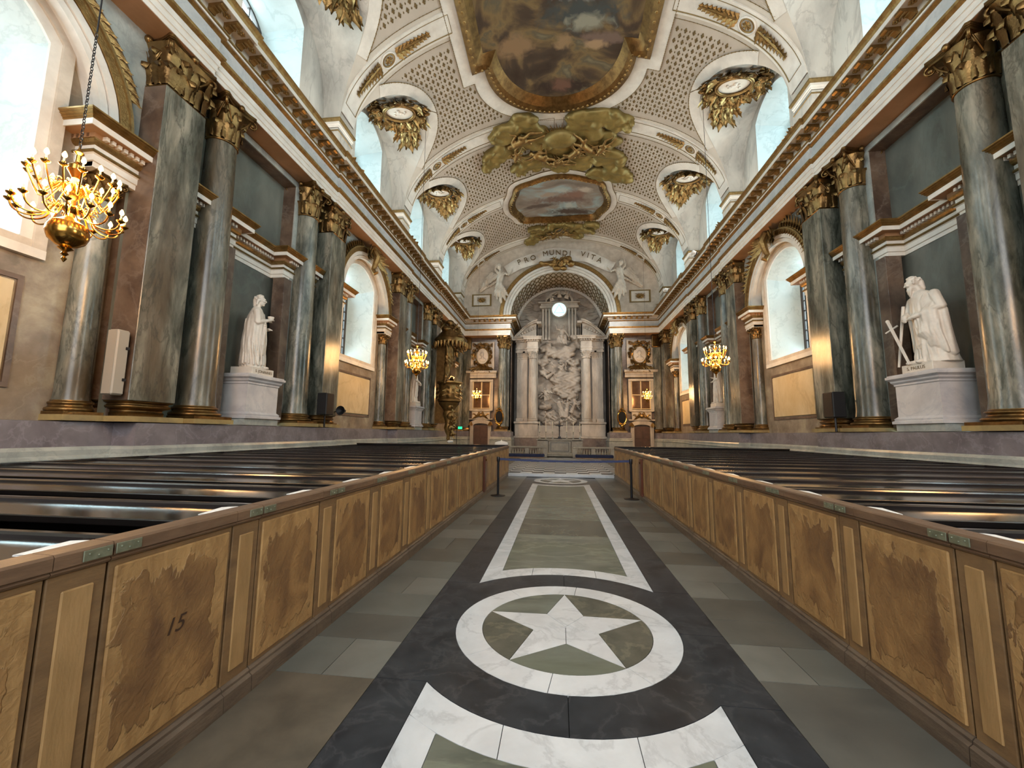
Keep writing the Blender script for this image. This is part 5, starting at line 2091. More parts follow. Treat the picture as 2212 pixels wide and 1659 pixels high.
def statue_john():
    mb = MB()
    robe(mb, [(0.02, 0.02, 0.0, .30, .25), (0.0, 0.02, .15, .29, .24), (0, 0, .55, .275, .23), (0.0, 0, .95, .255, .205), (0, -.01, 1.15, .23, .175), (0, 0, 1.4, .255, .165), (0, 0, 1.62, .265, .15), (0, 0, 1.74, .17, .12), (0, 0, 1.80, .08, .08)])
    capsule(mb, (0, 0.0, 1.76), (0, 0.03, 1.90), 0.07, 0.062)
    head(mb, (0, 0.05, 2.0), (0.12, 1, -0.05))
    # arms: right upper arm down, forearm up holding the cup in front of the chest; left forearm across
    capsule(mb, (0.26, 0, 1.62), (0.33, 0.04, 1.30), 0.085, 0.075)
    capsule(mb, (0.33, 0.04, 1.30), (0.16, 0.27, 1.42), 0.072, 0.045)
    hand(mb, (0.15, 0.28, 1.43), (-0.5, 0.6, 0.35), (0.2, -0.2, 1))
    capsule(mb, (-0.26, 0, 1.62), (-0.33, 0.05, 1.30), 0.085, 0.075)
    capsule(mb, (-0.33, 0.05, 1.30), (-0.10, 0.27, 1.20), 0.072, 0.045)
    hand(mb, (-0.08, 0.28, 1.20), (0.8, 0.4, 0.0), (0, 0, 1))
    # mantle over the left shoulder falling diagonally to the hem
    fold_ring(mb, .29, .25, 0.02, 1.15, 26, 0.35, 0.024, 0.84, 3)
    for k in range(9):
        f = k / 8
        m0 = (0.02 + 0.02 * f, 0.23 - 0.02 * f, 1.22 - 0.30 * f)
        capsule(mb, (-0.25 + 0.14 * f, 0.08 + 0.10 * f, 1.66 - 0.06 * f), m0, 0.018, 0.024, 6)
        capsule(mb, m0, (0.25 - 0.05 * f, 0.19, 0.98 - 0.60 * f), 0.024, 0.026, 6)
    for k in range(6):
        capsule(mb, (0.16 + 0.02 * k, 0.20, 1.30 - 0.05 * k), (0.22 + 0.012 * k, 0.18, 0.42 + 0.05 * k), 0.035, 0.045, 6)
    robe(mb, [(0.0, -0.02, 0.08, .30, .27), (0, -0.02, .5, .31, .26), (0, -.01, 1.0, .335, .25), (0, 0, 1.3, .355, .235), (0, 0, 1.5, .33, .20), (0, 0, 1.66, .25, .15), (0, 0, 1.73, .15, .11)])
    fold_ring(mb, .345, .265, 0.08, 1.45, 24, 0.55, 0.022, 0.86, 9)
    for k in range(5):
        capsule(mb, (-0.22 + 0.02 * k, 0.09 + 0.02 * k, 1.66), (0.25 - 0.02 * k, 0.20, 1.30 - 0.06 * k), 0.02, 0.024, 6)
    for e in (-1, 1):
        capsule(mb, (e * 0.10, 0.16, 0.05), (e * 0.12, 0.32, 0.035), 0.06, 0.045, 8)
        for q in range(5):
            mb.ball((e * 0.12 + (q - 2) * 0.02, 0.355 - abs(q - 2) * 0.006, 0.03), 0.014, 6, 4)
    return remesh(mb, 0.0125, 'statue_marble', 'figure', 1, drape(0.05, 1.55, 13, 0.009, 2.2))


def statue_paul():
    mb = MB()
    robe(mb, [(0.1, -0.06, 0.0, .38, .30), (0.08, -0.05, .15, .36, .28), (0.05, -0.02, .55, .31, .26), (0.02, 0, .9, .28, .24), (0, 0.02, 1.12, .26, .21), (-0.02, 0.04, 1.38, .28, .19), (-0.03, 0.05, 1.60, .30, .17), (-0.03, 0.06, 1.73, .19, .13), (-0.03, 0.07, 1.79, .09, .09)])
    capsule(mb, (-0.03, 0.06, 1.74), (-0.03, 0.12, 1.88), 0.085, 0.075)
    head(mb, (-0.06, 0.15, 1.98), (-0.6, 1, -0.28), 1.05, beard=True)
    capsule(mb, (0.27, 0.03, 1.62), (0.40, 0.02, 1.28), 0.10, 0.085)
    capsule(mb, (0.40, 0.02, 1.28), (0.10, 0.32, 1.12), 0.08, 0.05)
    hand(mb, (0.08, 0.33, 1.11), (-1, 0.3, -0.15), (0, 0.3, 1))
    capsule(mb, (-0.30, 0.05, 1.62), (-0.36, 0.12, 1.30), 0.095, 0.08)
    capsule(mb, (-0.36, 0.12, 1.30), (-0.10, 0.36, 1.16), 0.075, 0.05)
    hand(mb, (-0.10, 0.36, 1.15), (0.4, 0.3, -0.6), (0, 1, 0.4))
    fold_ring(mb, .34, .28, 0.02, 1.1, 26, -0.4, 0.026, 0.8, 5, (0.06, -0.03))
    for k in range(12):
        f = k / 11
        a0 = (0.36 - 0.62 * f, 0.05 + 0.20 * sin(pi * f), 1.20 - 0.04 * f)
        a1 = (0.42 - 0.50 * f, 0.10 + 0.18 * sin(pi * f), 0.75 - 0.1 * f)
        capsule(mb, a0, a1, 0.022, 0.03, 6)
        capsule(mb, a1, (0.46 - 0.40 * f, 0.02 + 0.2 * f, 0.2 + 0.35 * f), 0.03, 0.026, 6)
    capsule(mb, (0.36, -0.02, 1.2), (0.42, -0.08, 0.2), 0.08, 0.09)
    capsule(mb, (0.20, 0.06, 1.16), (0.24, 0.02, 0.45), 0.20, 0.20)
    capsule(mb, (0.02, 0.10, 1.16), (0.08, 0.08, 0.45), 0.17, 0.20)
    for k in range(7):      # mantle bunched over the shoulder and chest
        capsule(mb, (0.33 - 0.02 * k, -0.02 + 0.03 * k, 1.62), (0.30 - 0.05 * k, 0.20, 1.2 + 0.01 * k), 0.026, 0.024, 6)
    capsule(mb, (-0.30, 0.1, 1.2), (-0.26, 0.1, 0.35), 0.06, 0.05)
    for e in (-1, 1):
        capsule(mb, (e * 0.12, 0.15, 0.06), (e * 0.14, 0.34, 0.04), 0.07, 0.05, 8)
    mb.v = [(-x, y, z) for x, y, z in mb.v]
    mb.f = [q[::-1] for q in mb.f]
    return remesh(mb, 0.0125, 'statue_marble', 'figure', 1, drape(0.05, 1.5, 13, 0.009, -2.4))


john, paul = statue_john(), statue_paul()


def pedestal(s, yc, label, txt):
    T = thing('pedestal', label, 'pedestal', (s * 8.78, yc, 1.74), group='statue pedestals')
    w, d = 0.60, 0.45
    path = [(d, -w), (-d, -w), (-d, w), (d, w)] if False else [(-d, w), (-d, -w), (d, -w), (d, w)]
    mb = MB().box(-d, d, -w, w, 0.20, 1.16)
    mb.obj('die', 'pedestal_marble', T)
    MB().box(-d - .03, d + .03, -w - .05, w + .05, 0, 0.20).obj('foot', 'grey_marble', T)
    path = [(-d, -w), (d, -w), (d, w), (-d, w)]
    MB().sweep(path, [(-0.09, 0.18), (-0.09, 0.24), (-0.05, 0.26), (-0.06, 0.30), (-0.02, 0.34), (0, 0.36)], closed=True).obj('base_moulding', 'pedestal_marble', T)
    MB().sweep(path, [(0, 1.10), (-0.02, 1.12), (-0.02, 1.16), (-0.06, 1.20), (-0.07, 1.24), (-0.13, 1.29), (-0.13, 1.35), (0.1, 1.40)], closed=True).obj('cornice', 'pedestal_marble', T)
    MB().box(-d - .1, d + .1, -w - .1, w + .1, 1.345, 1.385).obj('top_slab', 'pedestal_marble', T)
    return T


def statue(name, label, me, s, yc, rz, txt, props=None):
    T = thing(name, label, 'statue', (s * 8.70, yc - 0.05, 3.125), group='white marble apostle statues')
    MB().bbox(-0.30, 0.36, -0.42, 0.42, 0, 0.21, 0.008).obj('plinth_block', 'statue_marble', T, mirror=SX(s) is False)
    o = link('figure', me, T, (0, 0, 0.20), (0, 0, rz))
    o.scale = (1.12, 1.12, 1.0)
    if txt:
        link('inscription', text_mesh(txt, 0.11, 0.002, 'letter_bronze'), T, (-s * 0.363, 0.02, 0.105), (pi / 2, 0, -s * pi / 2))
    return T


texts = {(1, 0): 'S. PAULUS', (-1, 0): 'S. JOHANNES'}
for s in (1, -1):
    for k, yc in enumerate(SB):
        pedestal(s, yc, 'white marble pedestal under the %s on the %s' % (
            ('draped statue with the cup', 'statue behind the far chandelier')[k] if s < 0 else ('bearded statue with the sword', 'statue behind the far chandelier')[k], SIDE[s]), '')
        first = k == 0
        if s > 0 and first:
            T = statue('statue', 'white marble statue of a bearded robed man leaning on a sword', paul, s, yc, radians(84), texts[(1, 0)])
            mb = MB()
            mb.tube([(-0.34, 0.52, 0.2), (-0.18, 0.42, 1.72)], [0.026, 0.034], 8)
            mb.obj('staff', 'statue_marble', T, smooth=True)
            mb = MB()
            p0, p1 = Vector((-0.42, 0.10, 0.2)), Vector((-0.28, 0.80, 1.42))
            mb.tube([p0, p1], [0.03, 0.04], 6)
            d_ = (p1 - p0).normalized()
            g_ = p0.lerp(p1, 0.82)
            x_ = Vector((0.3, -0.55, 0.35)).normalized()
            mb.tube([g_ - x_ * 0.15, g_ + x_ * 0.15], 0.022, 6)
            mb.ball(p1 + d_ * 0.03, 0.045, 8, 6)
            mb.obj('sword', 'statue_marble', T, smooth=False)
        elif s < 0 and first:
            T = statue('statue', 'white marble statue of a young robed man holding a small cup', john, s, yc, radians(-50), texts[(-1, 0)])
            mb = MB()
            mb.lathe([(0.0, 0), (0.05, 0.0), (0.02, 0.03), (0.02, 0.07), (0.07, 0.10), (0.085, 0.17), (0.075, 0.17), (0.0, 0.12)], 16)
            Mx = Matrix.Rotation(radians(-50), 4, 'Z') @ Matrix.Translation((0.03, 0.36, 1.60))
            mb.xf(Mx)
            mb.obj('cup', 'statue_marble', T, smooth=True)
        else:
            statue('statue', 'white marble robed statue on a pedestal behind the far %s chandelier' % SIDE[s], john if s > 0 else paul, s, yc, radians(60 if s > 0 else -60), None)


# ================================================================ CHANDELIERS
def chandelier_meshes():
    body = MB().lathe([(0.0, -0.62), (0.015, -0.60), (0.03, -0.57), (0.012, -0.54), (0.04, -0.51), (0.02, -0.48), (0.075, -0.44), (0.05, -0.42), (0.10, -0.40), (0.17, -0.34), (0.20, -0.26), (0.20, -0.20), (0.17, -0.12), (0.08, -0.06),
                       (0.05, -0.03), (0.045, 0.02), (0.08, 0.06), (0.09, 0.09), (0.04, 0.13), (0.035, 0.2), (0.06, 0.24), (0.10, 0.30), (0.10, 0.36), (0.05, 0.42), (0.035, 0.5), (0.06, 0.55), (0.09, 0.6), (0.085, 0.66), (0.03, 0.72), (0.025, 0.82), (0.05, 0.85), (0.02, 0.9), (0.0, 0.95)], 24).mesh('stem', 'brass', smooth=True)
    arms = []
    for R_, z0, z1 in ((0.50, 0.05, 0.02), (0.41, 0.34, 0.46)):
        mb = MB()
        path = [(0.05, 0, z0), (0.12, 0, z0 + 0.05), (0.18, 0, z0 - 0.02), (0.24, 0, z0 - 0.13 * (1 if z0 < .1 else .8)), (R_ * 0.72, 0, z0 - 0.17 * (1 if z0 < .1 else .9)), (R_ * 0.92, 0, z1 - 0.10), (R_, 0, z1)]
        # smooth the path
        pp = []
        for i in range(len(path) - 1):
            for q in range(4):
                f = q / 4
                a, b_ = Vector(path[i]), Vector(path[i + 1])
                pa = Vector(path[max(0, i - 1)])
                pb = Vector(path[min(len(path) - 1, i + 2)])
                pp.append(0.5 * ((2 * a) + (b_ - pa) * f + (2 * pa - 5 * a + 4 * b_ - pb) * f * f + (-pa + 3 * a - 3 * b_ + pb) * f ** 3))
        pp.append(Vector(path[-1]))
        mb.tube(pp, 0.010, 6)
        mb.tube([(0.2 + 0.045 * (1 - i / 12) * cos(i * .6), 0, z0 + 0.02 + 0.045 * (1 - i / 12) * sin(i * .6)) for i in range(11)], 0.007, 5)
        mb.lathe([(0.006, -0.03), (0.02, -0.02), (0.042, 0.0), (0.045, 0.008), (0.014, 0.01), (0.016, 0.04), (0.0, 0.04)], 12, (R_, 0, z1))
        arm = mb.mesh('arm', 'brass', smooth=True)
        cd = MB().lathe([(0.010, 0.03), (0.010, 0.085), (0.0, 0.086)], 8, (R_, 0, z1)).mesh('candle_sleeve', 'candle_wax', smooth=True)
        bl = MB().lathe([(0.004, 0.085), (0.020, 0.10), (0.025, 0.12), (0.018, 0.145), (0.005, 0.17), (0.0, 0.172)], 10, (R_, 0, z1)).mesh('bulb', 'bulb', smooth=True)
        arms.append((arm, cd, bl))
    return body, arms


body, arms = chandelier_meshes()
link_ring = MB().tube([(0.014 * cos(t), 0, 0.026 * sin(t)) for t in [2 * pi * i / 10 for i in range(10)]], 0.005, 5, True)


def point(name, loc, e, col, r=0.25):
    d = bpy.data.lights.new(name, 'POINT')
    d.energy = e
    d.color = col
    d.shadow_soft_size = r
    d.specular_factor = 0.3
    o = bpy.data.objects.new(name, d)
    o.location = loc
    COL.objects.link(o)
    return o


WARM = (1.0, 0.56, 0.22)


def chandelier(x, y, z, ztop, label, n1, n2, sc=1.0, power=110):
    T = thing('chandelier', label, 'chandelier', (x, y, z), group='brass chandeliers with lit bulbs')
    T.scale = (sc, sc, sc)
    link('stem', body, T)
    for (arm, cd, bl), n, ph in ((arms[0], n1, 0.1), (arms[1], n2, 0.3)):
        for k in range(n):
            a = link('arm', arm, T, None, (0, 0, ph + 2 * pi * k / n))
            link('candle_sleeve', cd, a)
            link('bulb', bl, a)
    mb = MB()
    L_ = (ztop - z) / sc
    zz = 0.93
    i = 0
    while zz < min(L_, 2.6):
        mb.merge(link_ring, Matrix.Translation((0, 0, zz)) @ Matrix.Rotation(pi / 2 * (i % 2), 4, 'Z'))
        zz += 0.042
        i += 1
    mb.tube([(0, 0, zz), (0, 0, L_)], 0.009, 6)
    mb.obj('chain', 'iron', T)
    for dz in (0.12, 0.6):
        point('chandelier_glow', (x, y, z + dz * sc), power / 2, WARM, 0.35 * sc)
    return T


chandelier(-6.2, 4.22, 4.28, 16.6, 'large brass chandelier hanging at the left edge, nearest the camera', 16, 16, 1.0, 420)
chandelier(-6.22, 17.05, 4.50, 16.6, 'brass chandelier hanging before the far left statue', 16, 14, 1.0, 420)
chandelier(6.22, 17.05, 4.50, 16.6, 'brass chandelier hanging before the far right statue', 16, 14, 1.0, 420)
chandelier(6.2, 4.22, 4.34, 16.6, 'brass chandelier beyond the right edge of the view', 16, 14, 1.0, 420)
chandelier(-6.37, 31.0, 4.38, 16.5, 'small brass chandelier before the left altar-side door', 10, 8, 0.72, 520)
chandelier(6.42, 31.0, 4.32, 16.5, 'small brass chandelier before the right altar-side door', 10, 8, 0.72, 520)

# ================================================================ PEWS
PEW = {-1: [1.85 + 0.905 * k for k in range(-1, 16)], 1: [1.80 + 0.89 * k for k in range(-1, 16)]}
for s in (1, -1):
    ms = {}
    ms['desk'] = MB().extrude_x([(-0.40, 1.02), (-0.40, 1.04), (-0.02, 1.055), (-0.02, 1.035)], 2.05, 8.08).mesh('desk', 'pew_wood', mirror=SX(s))
    ms['desk_lip'] = MB().bbox(2.05, 8.08, -0.42, -0.395, 1.0, 1.047, 0.006).mesh('desk_lip', 'pew_dark', mirror=SX(s))
    ms['top_rail'] = MB().bbox(2.05, 8.08, -0.03, 0.03, 1.0, 1.085, 0.012).mesh('top_rail', 'pew_wood', mirror=SX(s))
    ms['back_panel'] = MB().box(2.05, 8.08, -0.012, 0.012, 0.05, 1.01).mesh('back_panel', 'pew_dark', mirror=SX(s))
    ms['seat'] = MB().bbox(2.05, 8.08, 0.02, 0.42, 0.42, 0.455, 0.01).mesh('seat', 'pew_wood', mirror=SX(s))
    ms['seat_front'] = MB().box(2.05, 8.08, 0.38, 0.40, 0.0, 0.42).mesh('seat_front', 'pew_dark', mirror=SX(s))
    sup = MB().box(-0.02, 0.02, -0.36, 0.40, 0.0, 0.41).box(-0.02, 0.02, -0.36, -0.02, 0.82, 1.025).mesh('bracket', 'pew_dark')
    ys = PEW[s]
    for k, y in enumerate(ys):
        if y < 0.2 or y + 0.9 > 15.3: continue
        T = thing('pew', 'dark wooden pew with book desk, %s row from the camera %s of the aisle' % (ORD[k - 1 if ys[0] >= 0.2 else k - 1] if k - 1 < 18 else 'last', SIDE[s]), 'pew', (0, y + 0.9, 0), group='dark wooden pews %s of the aisle' % SIDE[s])
        for nm in ms:
            link(nm, ms[nm], T)
        for x in (2.3, 4.2, 6.1, 7.9):
            link('bracket', sup, T, (s * x, 0, 0))
    # wall-end board that closes the rows along the plinth
    EB = thing('pew_closure', 'long dark board closing the %s pews along the wall plinth' % SIDE[s], 'panel', (0, 0, 0))
    MB().box(s * 8.045, s * 8.075, -2, 16.2, 0, 1.07).obj('board', 'pew_dark', EB)
    MB().box(s * 8.03, s * 8.09, -2, 16.2, 1.07, 1.09).obj('cap', 'pew_wood', EB)
    FB = thing('pew_screen', 'long dark panelled front closing the %s pews towards the altar' % SIDE[s], 'panel', (0, 15.75, 0))
    MB().box(s * 2.0, s * 8.08, -0.03, 0.03, 0.12, 1.12).obj('board', 'pew_dark', FB)
    MB().bbox(min(s * 2.0, s * 8.08), max(s * 2.0, s * 8.08), -0.08, 0.08, 1.10, 1.15, 0.01).obj('cap', 'pew_wood', FB)

# aisle doors and partitions --------------------------------------------
plate = MB()
plate.bbox(0, 0.006, -0.055, 0.055, -0.022, 0.022, 0.002)
for yy in (-0.035, 0.0, 0.035):
    plate.ball((0.006, yy, 0.006 * (1 if yy else -1)), 0.005, 6, 4)
plate_me = plate.mesh('hinge_plate', 'brass_old')
XF = 1.98
for s in (1, -1):
    mir = not SX(s)       # built with the face towards -x for the right side
    P0 = {-1: 1.42, 1: 1.37}[s]
    per = {-1: 0.905, 1: 0.89}[s]
    pw = 0.21 if s < 0 else 0.19
    # meshes with the face looking towards the aisle: right side face at lower x
    def fx(mb_): return mb_
    X0, X1 = XF, XF + 0.05
    door_frame = MB().bbox(X0 + 0.008, X1, pw + 0.012, per - 0.006, 0.13, 1.03, 0.004).mesh('door_board', 'oak_frame', mirror=SX(s))
    door_panel = MB().bbox(X0 - 0.004, X0 + 0.012, pw + 0.035, per - 0.03, 0.16, 1.005, 0.006).mesh('worn_panel', 'worn_panel', mirror=SX(s))
    rail = [(0.006, 1.03), (-0.004, 1.035), (-0.012, 1.045), (-0.006, 1.052), (-0.018, 1.06), (-0.018, 1.108), (-0.010, 1.118), (0.085, 1.122), (0.085, 1.03)]
    mk = lambda prof, a, b_, nm, mt: MB().extrude_y([(X0 + x, z) for x, z in prof], a, b_).mesh(nm, mt, mirror=SX(s))
    base_p = [(0.03, 0.14), (0.0, 0.135), (-0.012, 0.12), (-0.012, 0.105), (-0.03, 0.09), (-0.034, 0.0), (0.05, 0.0), (0.05, 0.14)]
    d_rail = mk(rail, pw + 0.006, per - 0.003, 'top_rail', 'oak_rail')
    p_rail = mk(rail, 0.0, pw, 'top_rail', 'oak_rail')
    d_base = mk(base_p, pw + 0.006, per - 0.003, 'base_moulding', 'oak_base')
    p_base = mk(base_p, 0.0, pw, 'base_moulding', 'oak_base')
    post = MB().bbox(X0 + 0.004, X1 + 0.03, 0.0, pw, 0.13, 1.03, 0.004).mesh('post_board', 'oak_frame', mirror=SX(s))
    ppan = MB().bbox(X0 - 0.004, X0 + 0.008, 0.05, pw - 0.045, 0.19, 0.965, 0.005).mesh('narrow_panel', 'narrow_panel', mirror=SX(s))
    hp = plate_me
    count = 16 if s < 0 else 17
    for k in range(-2, count):
        y = P0 + per * k
        if y + per > 15.9: break
        red = abs(y - 10.5) < per / 2 + 0.01 and False
        nth = ORD[k + 2] if k + 2 < 18 else 'last'
        T = thing('pew_post', 'narrow panelled oak post before the %s pew door %s of the aisle' % (nth, SIDE[s]), 'post', (0, y, 0), group='oak posts between the pew doors %s' % SIDE[s])
        for nm, me_ in (('post_board', post), ('narrow_panel', ppan), ('top_rail', p_rail), ('base_moulding', p_base)):
            link(nm, me_, T)
        lb = 'worn painted oak pew door, %s from the camera %s of the aisle' % (nth, SIDE[s])
        if s < 0 and k == 0:
            lb = 'worn painted oak pew door numbered 15, left of the aisle'
        D = thing('pew_door', lb, 'door', (0, y, 0), group='worn oak pew doors %s of the aisle' % SIDE[s])
        for nm, me_ in (('door_board', door_frame), ('worn_panel', door_panel), ('top_rail', d_rail), ('base_moulding', d_base)):
            link(nm, me_, D)
        if y > -0.5 and y < 12:
            for yy, par in ((pw + 0.065, D), (pw - 0.06, T)):
                h_ = link('hinge', hp, par, (s * (X0 - 0.018), yy, 1.085), (0, 0, 0 if s < 0 else pi))
        if s < 0 and k == 0:
            link('numeral', text_mesh('15', 0.11, 0.001, 'numeral', 0.3), D, (-X0 + 0.006, 0.56, 0.62), (pi / 2, 0, pi / 2))
    # backing strip behind the doors, keeps the dark joints
    JB = thing('pew_partition', 'dark inner frame behind the pew doors %s of the aisle' % SIDE[s], 'panel')
    MB().box(s * (X1 + 0.02), s * (X1 + 0.06), -0.6, 15.6, 0.0, 1.05).obj('inner_board', 'pew_dark', JB)

# the two reddish end posts with brass locks
for s, y in ((-1, 10.62), (1, 10.55)):
    T = thing('lock_post', 'reddish polished pew door edge with a brass lock, %s of the aisle' % SIDE[s], 'post', (s * 1.955, y, 0))
    MB().bbox(-0.025, 0.025, -0.13, 0.13, 0.10, 1.0, 0.008).obj('post_board', 'red_wood', T)
    MB().lathe([(0.03, 0), (0.032, 0.008), (0.02, 0.012), (0.0, 0.02)], 14).xf(Matrix.Rotation(-s * pi / 2, 4, 'Y')).obj('lock', 'brass', T, smooth=True, loc=(-s * 0.026, 0, 0.9))

# service leaflets on the desks beside the aisle
sheet = MB()
sheet.grid(lambda u, v: (0.30 * u, 0.21 * v - 0.105, 0.004 + 0.008 * sin(pi * u) * (1 if v > 0.1 else 0.6)), 8, 4)
sheet.box(0, 0.30, -0.105, 0.105, -0.002, 0.002)
sheet_me = sheet.mesh('sheet', 'paper')
for s in (1, -1):
    for k, y in enumerate(PEW[s]):
        if y < 0.2 or y + 0.9 > 15.3: continue
        T = link('leaflet', sheet_me, None, (s * 2.09 if s > 0 else -2.09 - 0.30, y + 0.9 - 0.16 + 0.02 * sin(k * 3), 1.056), (radians(2), 0, 0.1 * sin(k * 2)),
                 label='white service leaflet on the %s desk %s of the aisle' % (ORD[k - 1], SIDE[s]), category='leaflet', group='leaflets on the pew desks')

# gilt crests standing on the cornice at the foot of each vault pier
for s in (1, -1):
    for k, yr in enumerate(RIBS[2:]):
        T = thing('gilt_crest', 'gilt leafy crest on the %s cornice before the %s clerestory pier' % (SIDE[s], ORD[k]), 'ornament', (s * 7.95, yr, 11.56), group='gilt crests on the cornices')
        mb = MB()
        R = random.Random(k)
        for i in range(26):
            y0_, z0_ = R.uniform(-0.55, 0.55), R.uniform(0.0, 0.25)
            L_ = 0.3 * (1 - 0.9 * abs(y0_))
            leaf_blade(mb, (0, y0_, z0_), (s * R.uniform(-0.12, 0.05), y0_ * 1.2, z0_ + L_), 0.09, (-s, 0, 0), 0.3, 6, R.uniform(-.8, .8))
        mb.ball((0, 0, 0.2), (0.1, 0.16, 0.2), 10, 7)
        mb.obj('foliage', 'gilt_foliage', T)
        MB().box(-0.08, 0.08, -0.5, 0.5, 0, 0.06).obj('foot', 'gilt_foliage', T)
# ================================================================ BARRIER
for s, x, lb in ((-1, -1.62, 'left'), (1, 1.74, 'right')):
    T = thing('barrier_post', 'black belt-barrier post on the %s side of the aisle' % lb, 'post', (x, 10.7, 0), group='belt barrier posts')
    MB().lathe([(0.0, 0), (0.19, 0.0), (0.19, 0.012), (0.06, 0.03), (0.03, 0.04), (0.0, 0.04)], 32).obj('base', 'iron', T, smooth=True)
    MB().lathe([(0.03, 0.03), (0.03, 0.93), (0.0, 0.93)], 20).obj('pole', 'iron', T, smooth=True)
    MB().lathe([(0.038, 0.86), (0.042, 0.88), (0.042, 0.97), (0.036, 0.985), (0.0, 0.985)], 20).obj('head', 'iron', T, smooth=True)
B_ = thing('barrier_belt', 'dark blue belt stretched between the two black posts', 'belt')
mb = MB()
pts = [(-1.58 + 3.28 * i / 24, 10.7, 0.93 - 0.10 * (1 - (2 * i / 24 - 1) ** 2) * 0.35) for i in range(25)]
for i in range(24):
    a, b_ = pts[i], pts[i + 1]
    mb.box(a[0], b_[0] + 0.0002, a[1] - 0.002, a[1] + 0.002, min(a[2], b_[2]) - 0.025, max(a[2], b_[2]) + 0.025)
mb.obj('belt', 'belt_blue', B_)

# ================================================================ LOUDSPEAKERS, SIGN
for s, y, lb in ((-1, 13.15, 'left wall in front of the second pier'), (1, 12.98, 'right wall between column and pier')):
    T = thing('loudspeaker', 'black box loudspeaker on the %s' % lb, 'loudspeaker', (s * 7.98, y, 2.52))
    MB().bbox(-0.17, 0.17, -0.24, 0.24, -0.37, 0.37, 0.02).obj('cabinet', 'speaker_black', T)
    MB().box(-0.175, 0.175, -0.2, 0.2, -0.33, 0.33).obj('grille', 'iron', T)
    MB().tube([(0, 0, -0.36), (0, 0, -0.78)], 0.03, 10).obj('stand', 'iron', T)
    MB().box(s * 0.05, s * 0.3, -0.03, 0.03, 0.1, 0.16).obj('bracket', 'iron', T)
T = thing('horn_loudspeaker', 'small black horn loudspeaker beyond the left box loudspeaker', 'loudspeaker', (-7.9, 14.1, 2.35))
MB().lathe([(0.05, -0.2), (0.07, -0.05), (0.17, 0.12), (0.16, 0.12), (0.0, 0.0)], 16).xf(Matrix.Rotation(pi / 2, 4, 'X')).obj('horn', 'speaker_black', T, smooth=True)
MB().tube([(0, 0, 0), (-0.3, 0, -0.05)], 0.02, 8).obj('arm', 'iron', T)
T = thing('column_loudspeaker', 'tall pale column loudspeaker on the near left pier', 'loudspeaker', (-8.36, 6.72, 2.85))
MB().bbox(-0.11, 0.11, -0.12, 0.12, -0.62, 0.62, 0.03).obj('cabinet', 'speaker_white', T)
MB().box(-0.09, 0.09, -0.126, 0.0, -0.60, 0.60).obj('grille', 'speaker_white', T)
MB().box(-0.13, -0.10, 0.02, 0.1, -0.5, 0.5).obj('rail', 'iron', T)
for k in range(2):
    MB().box(0.1, 0.14, 0.05, 0.1, -0.35 + 0.6 * k, -0.3 + 0.6 * k).obj('clamp', 'iron', T)
T = thing('exit_sign', 'small green lit exit sign on a stand by the pulpit', 'sign', (-7.25, 29.5, 0.1))
MB().tube([(-0.25, 0, 0), (-0.25, 0, 2.1)], 0.02, 8).obj('stand', 'iron', T)
MB().bbox(-0.15, 0.15, -0.03, 0.03, 1.76, 1.94, 0.01).obj('box', 'exit_green', T)
for k, (x, y) in enumerate(((7.62, 22.9), (7.62, 28.9))):
    T = thing('spotlight', 'white cornice spotlight, %s of the two on the right' % ('nearer', 'farther')[k], 'spotlight', (x, y, 11.55))
    MB().lathe([(0.0, 0), (0.09, 0.0), (0.1, 0.05), (0.1, 0.22), (0.07, 0.26), (0.0, 0.26)], 14).xf(Matrix.Rotation(radians(-60), 4, 'Y')).obj('housing', 'paper', T, smooth=True, loc=(0, 0, 0.16))
    MB().box(-0.02, 0.02, -0.13, 0.13, 0, 0.2).box(-0.12, 0.12, -0.05, 0.05, 0, 0.03).obj('yoke', 'iron', T)
    MB().ball((-0.2, 0.15, 0.22), 0.1).obj('lens', 'paper', T, smooth=True)

# ================================================================ ALTAR END
A = thing('altar', 'pale grey marble altar table with a sunk front panel', 'altar', (0, 28.2, 0.12))
for nm, pr in (('step', (-1.9, 1.9, -0.9, 0.9, 0, 0.10)), ('base', (-0.82, 0.82, -0.45, 0.45, 0.10, 0.22)), ('block', (-0.74, 0.74, -0.4, 0.4, 0.22, 0.98)), ('cornice', (-0.82, 0.82, -0.46, 0.46, 0.98, 1.05))):
    MB().bbox(*pr, 0.012).obj(nm, 'altar_marble', A)
mb = MB()
mb.box(-0.62, 0.62, -0.42, -0.4, 0.30, 0.34).box(-0.62, 0.62, -0.42, -0.4, 0.86, 0.90).box(-0.62, -0.58, -0.42, -0.4, 0.34, 0.86).box(0.58, 0.62, -0.42, -0.4, 0.34, 0.86)
mb.obj('front_frame', 'floor_green_dark', A)
for s in (1, -1):
    MB().bbox(s * 1.14 - 0.38, s * 1.14 + 0.38, -0.4, 0.4, 0.1, 1.0, 0.01).obj('wing', 'altar_marble', A)
MB().bbox(-1.56, 1.56, -0.5, 0.5, 1.05, 1.13, 0.012).obj('table_top', 'altar_marble', A)
for k, x in enumerate((-1.36, -0.94, -0.49, 0.47, 0.92, 1.35)):
    T = thing('candlestick', 'white altar candle in a brass stick, %s from the left' % ORD[k], 'candlestick', (x, 28.2, 1.25), group='altar candlesticks')
    MB().lathe([(0.0, 0), (0.085, 0.0), (0.08, 0.02), (0.03, 0.05), (0.02, 0.1), (0.045, 0.14), (0.02, 0.18), (0.015, 0.32), (0.035, 0.36), (0.015, 0.4), (0.06, 0.46), (0.0, 0.46)], 16).obj('stick', 'silver', T, smooth=True)
    MB().lathe([(0.024, 0.45), (0.024, 1.16), (0.006, 1.17), (0.0, 1.2)], 12).obj('candle', 'candle_wax', T, smooth=True)
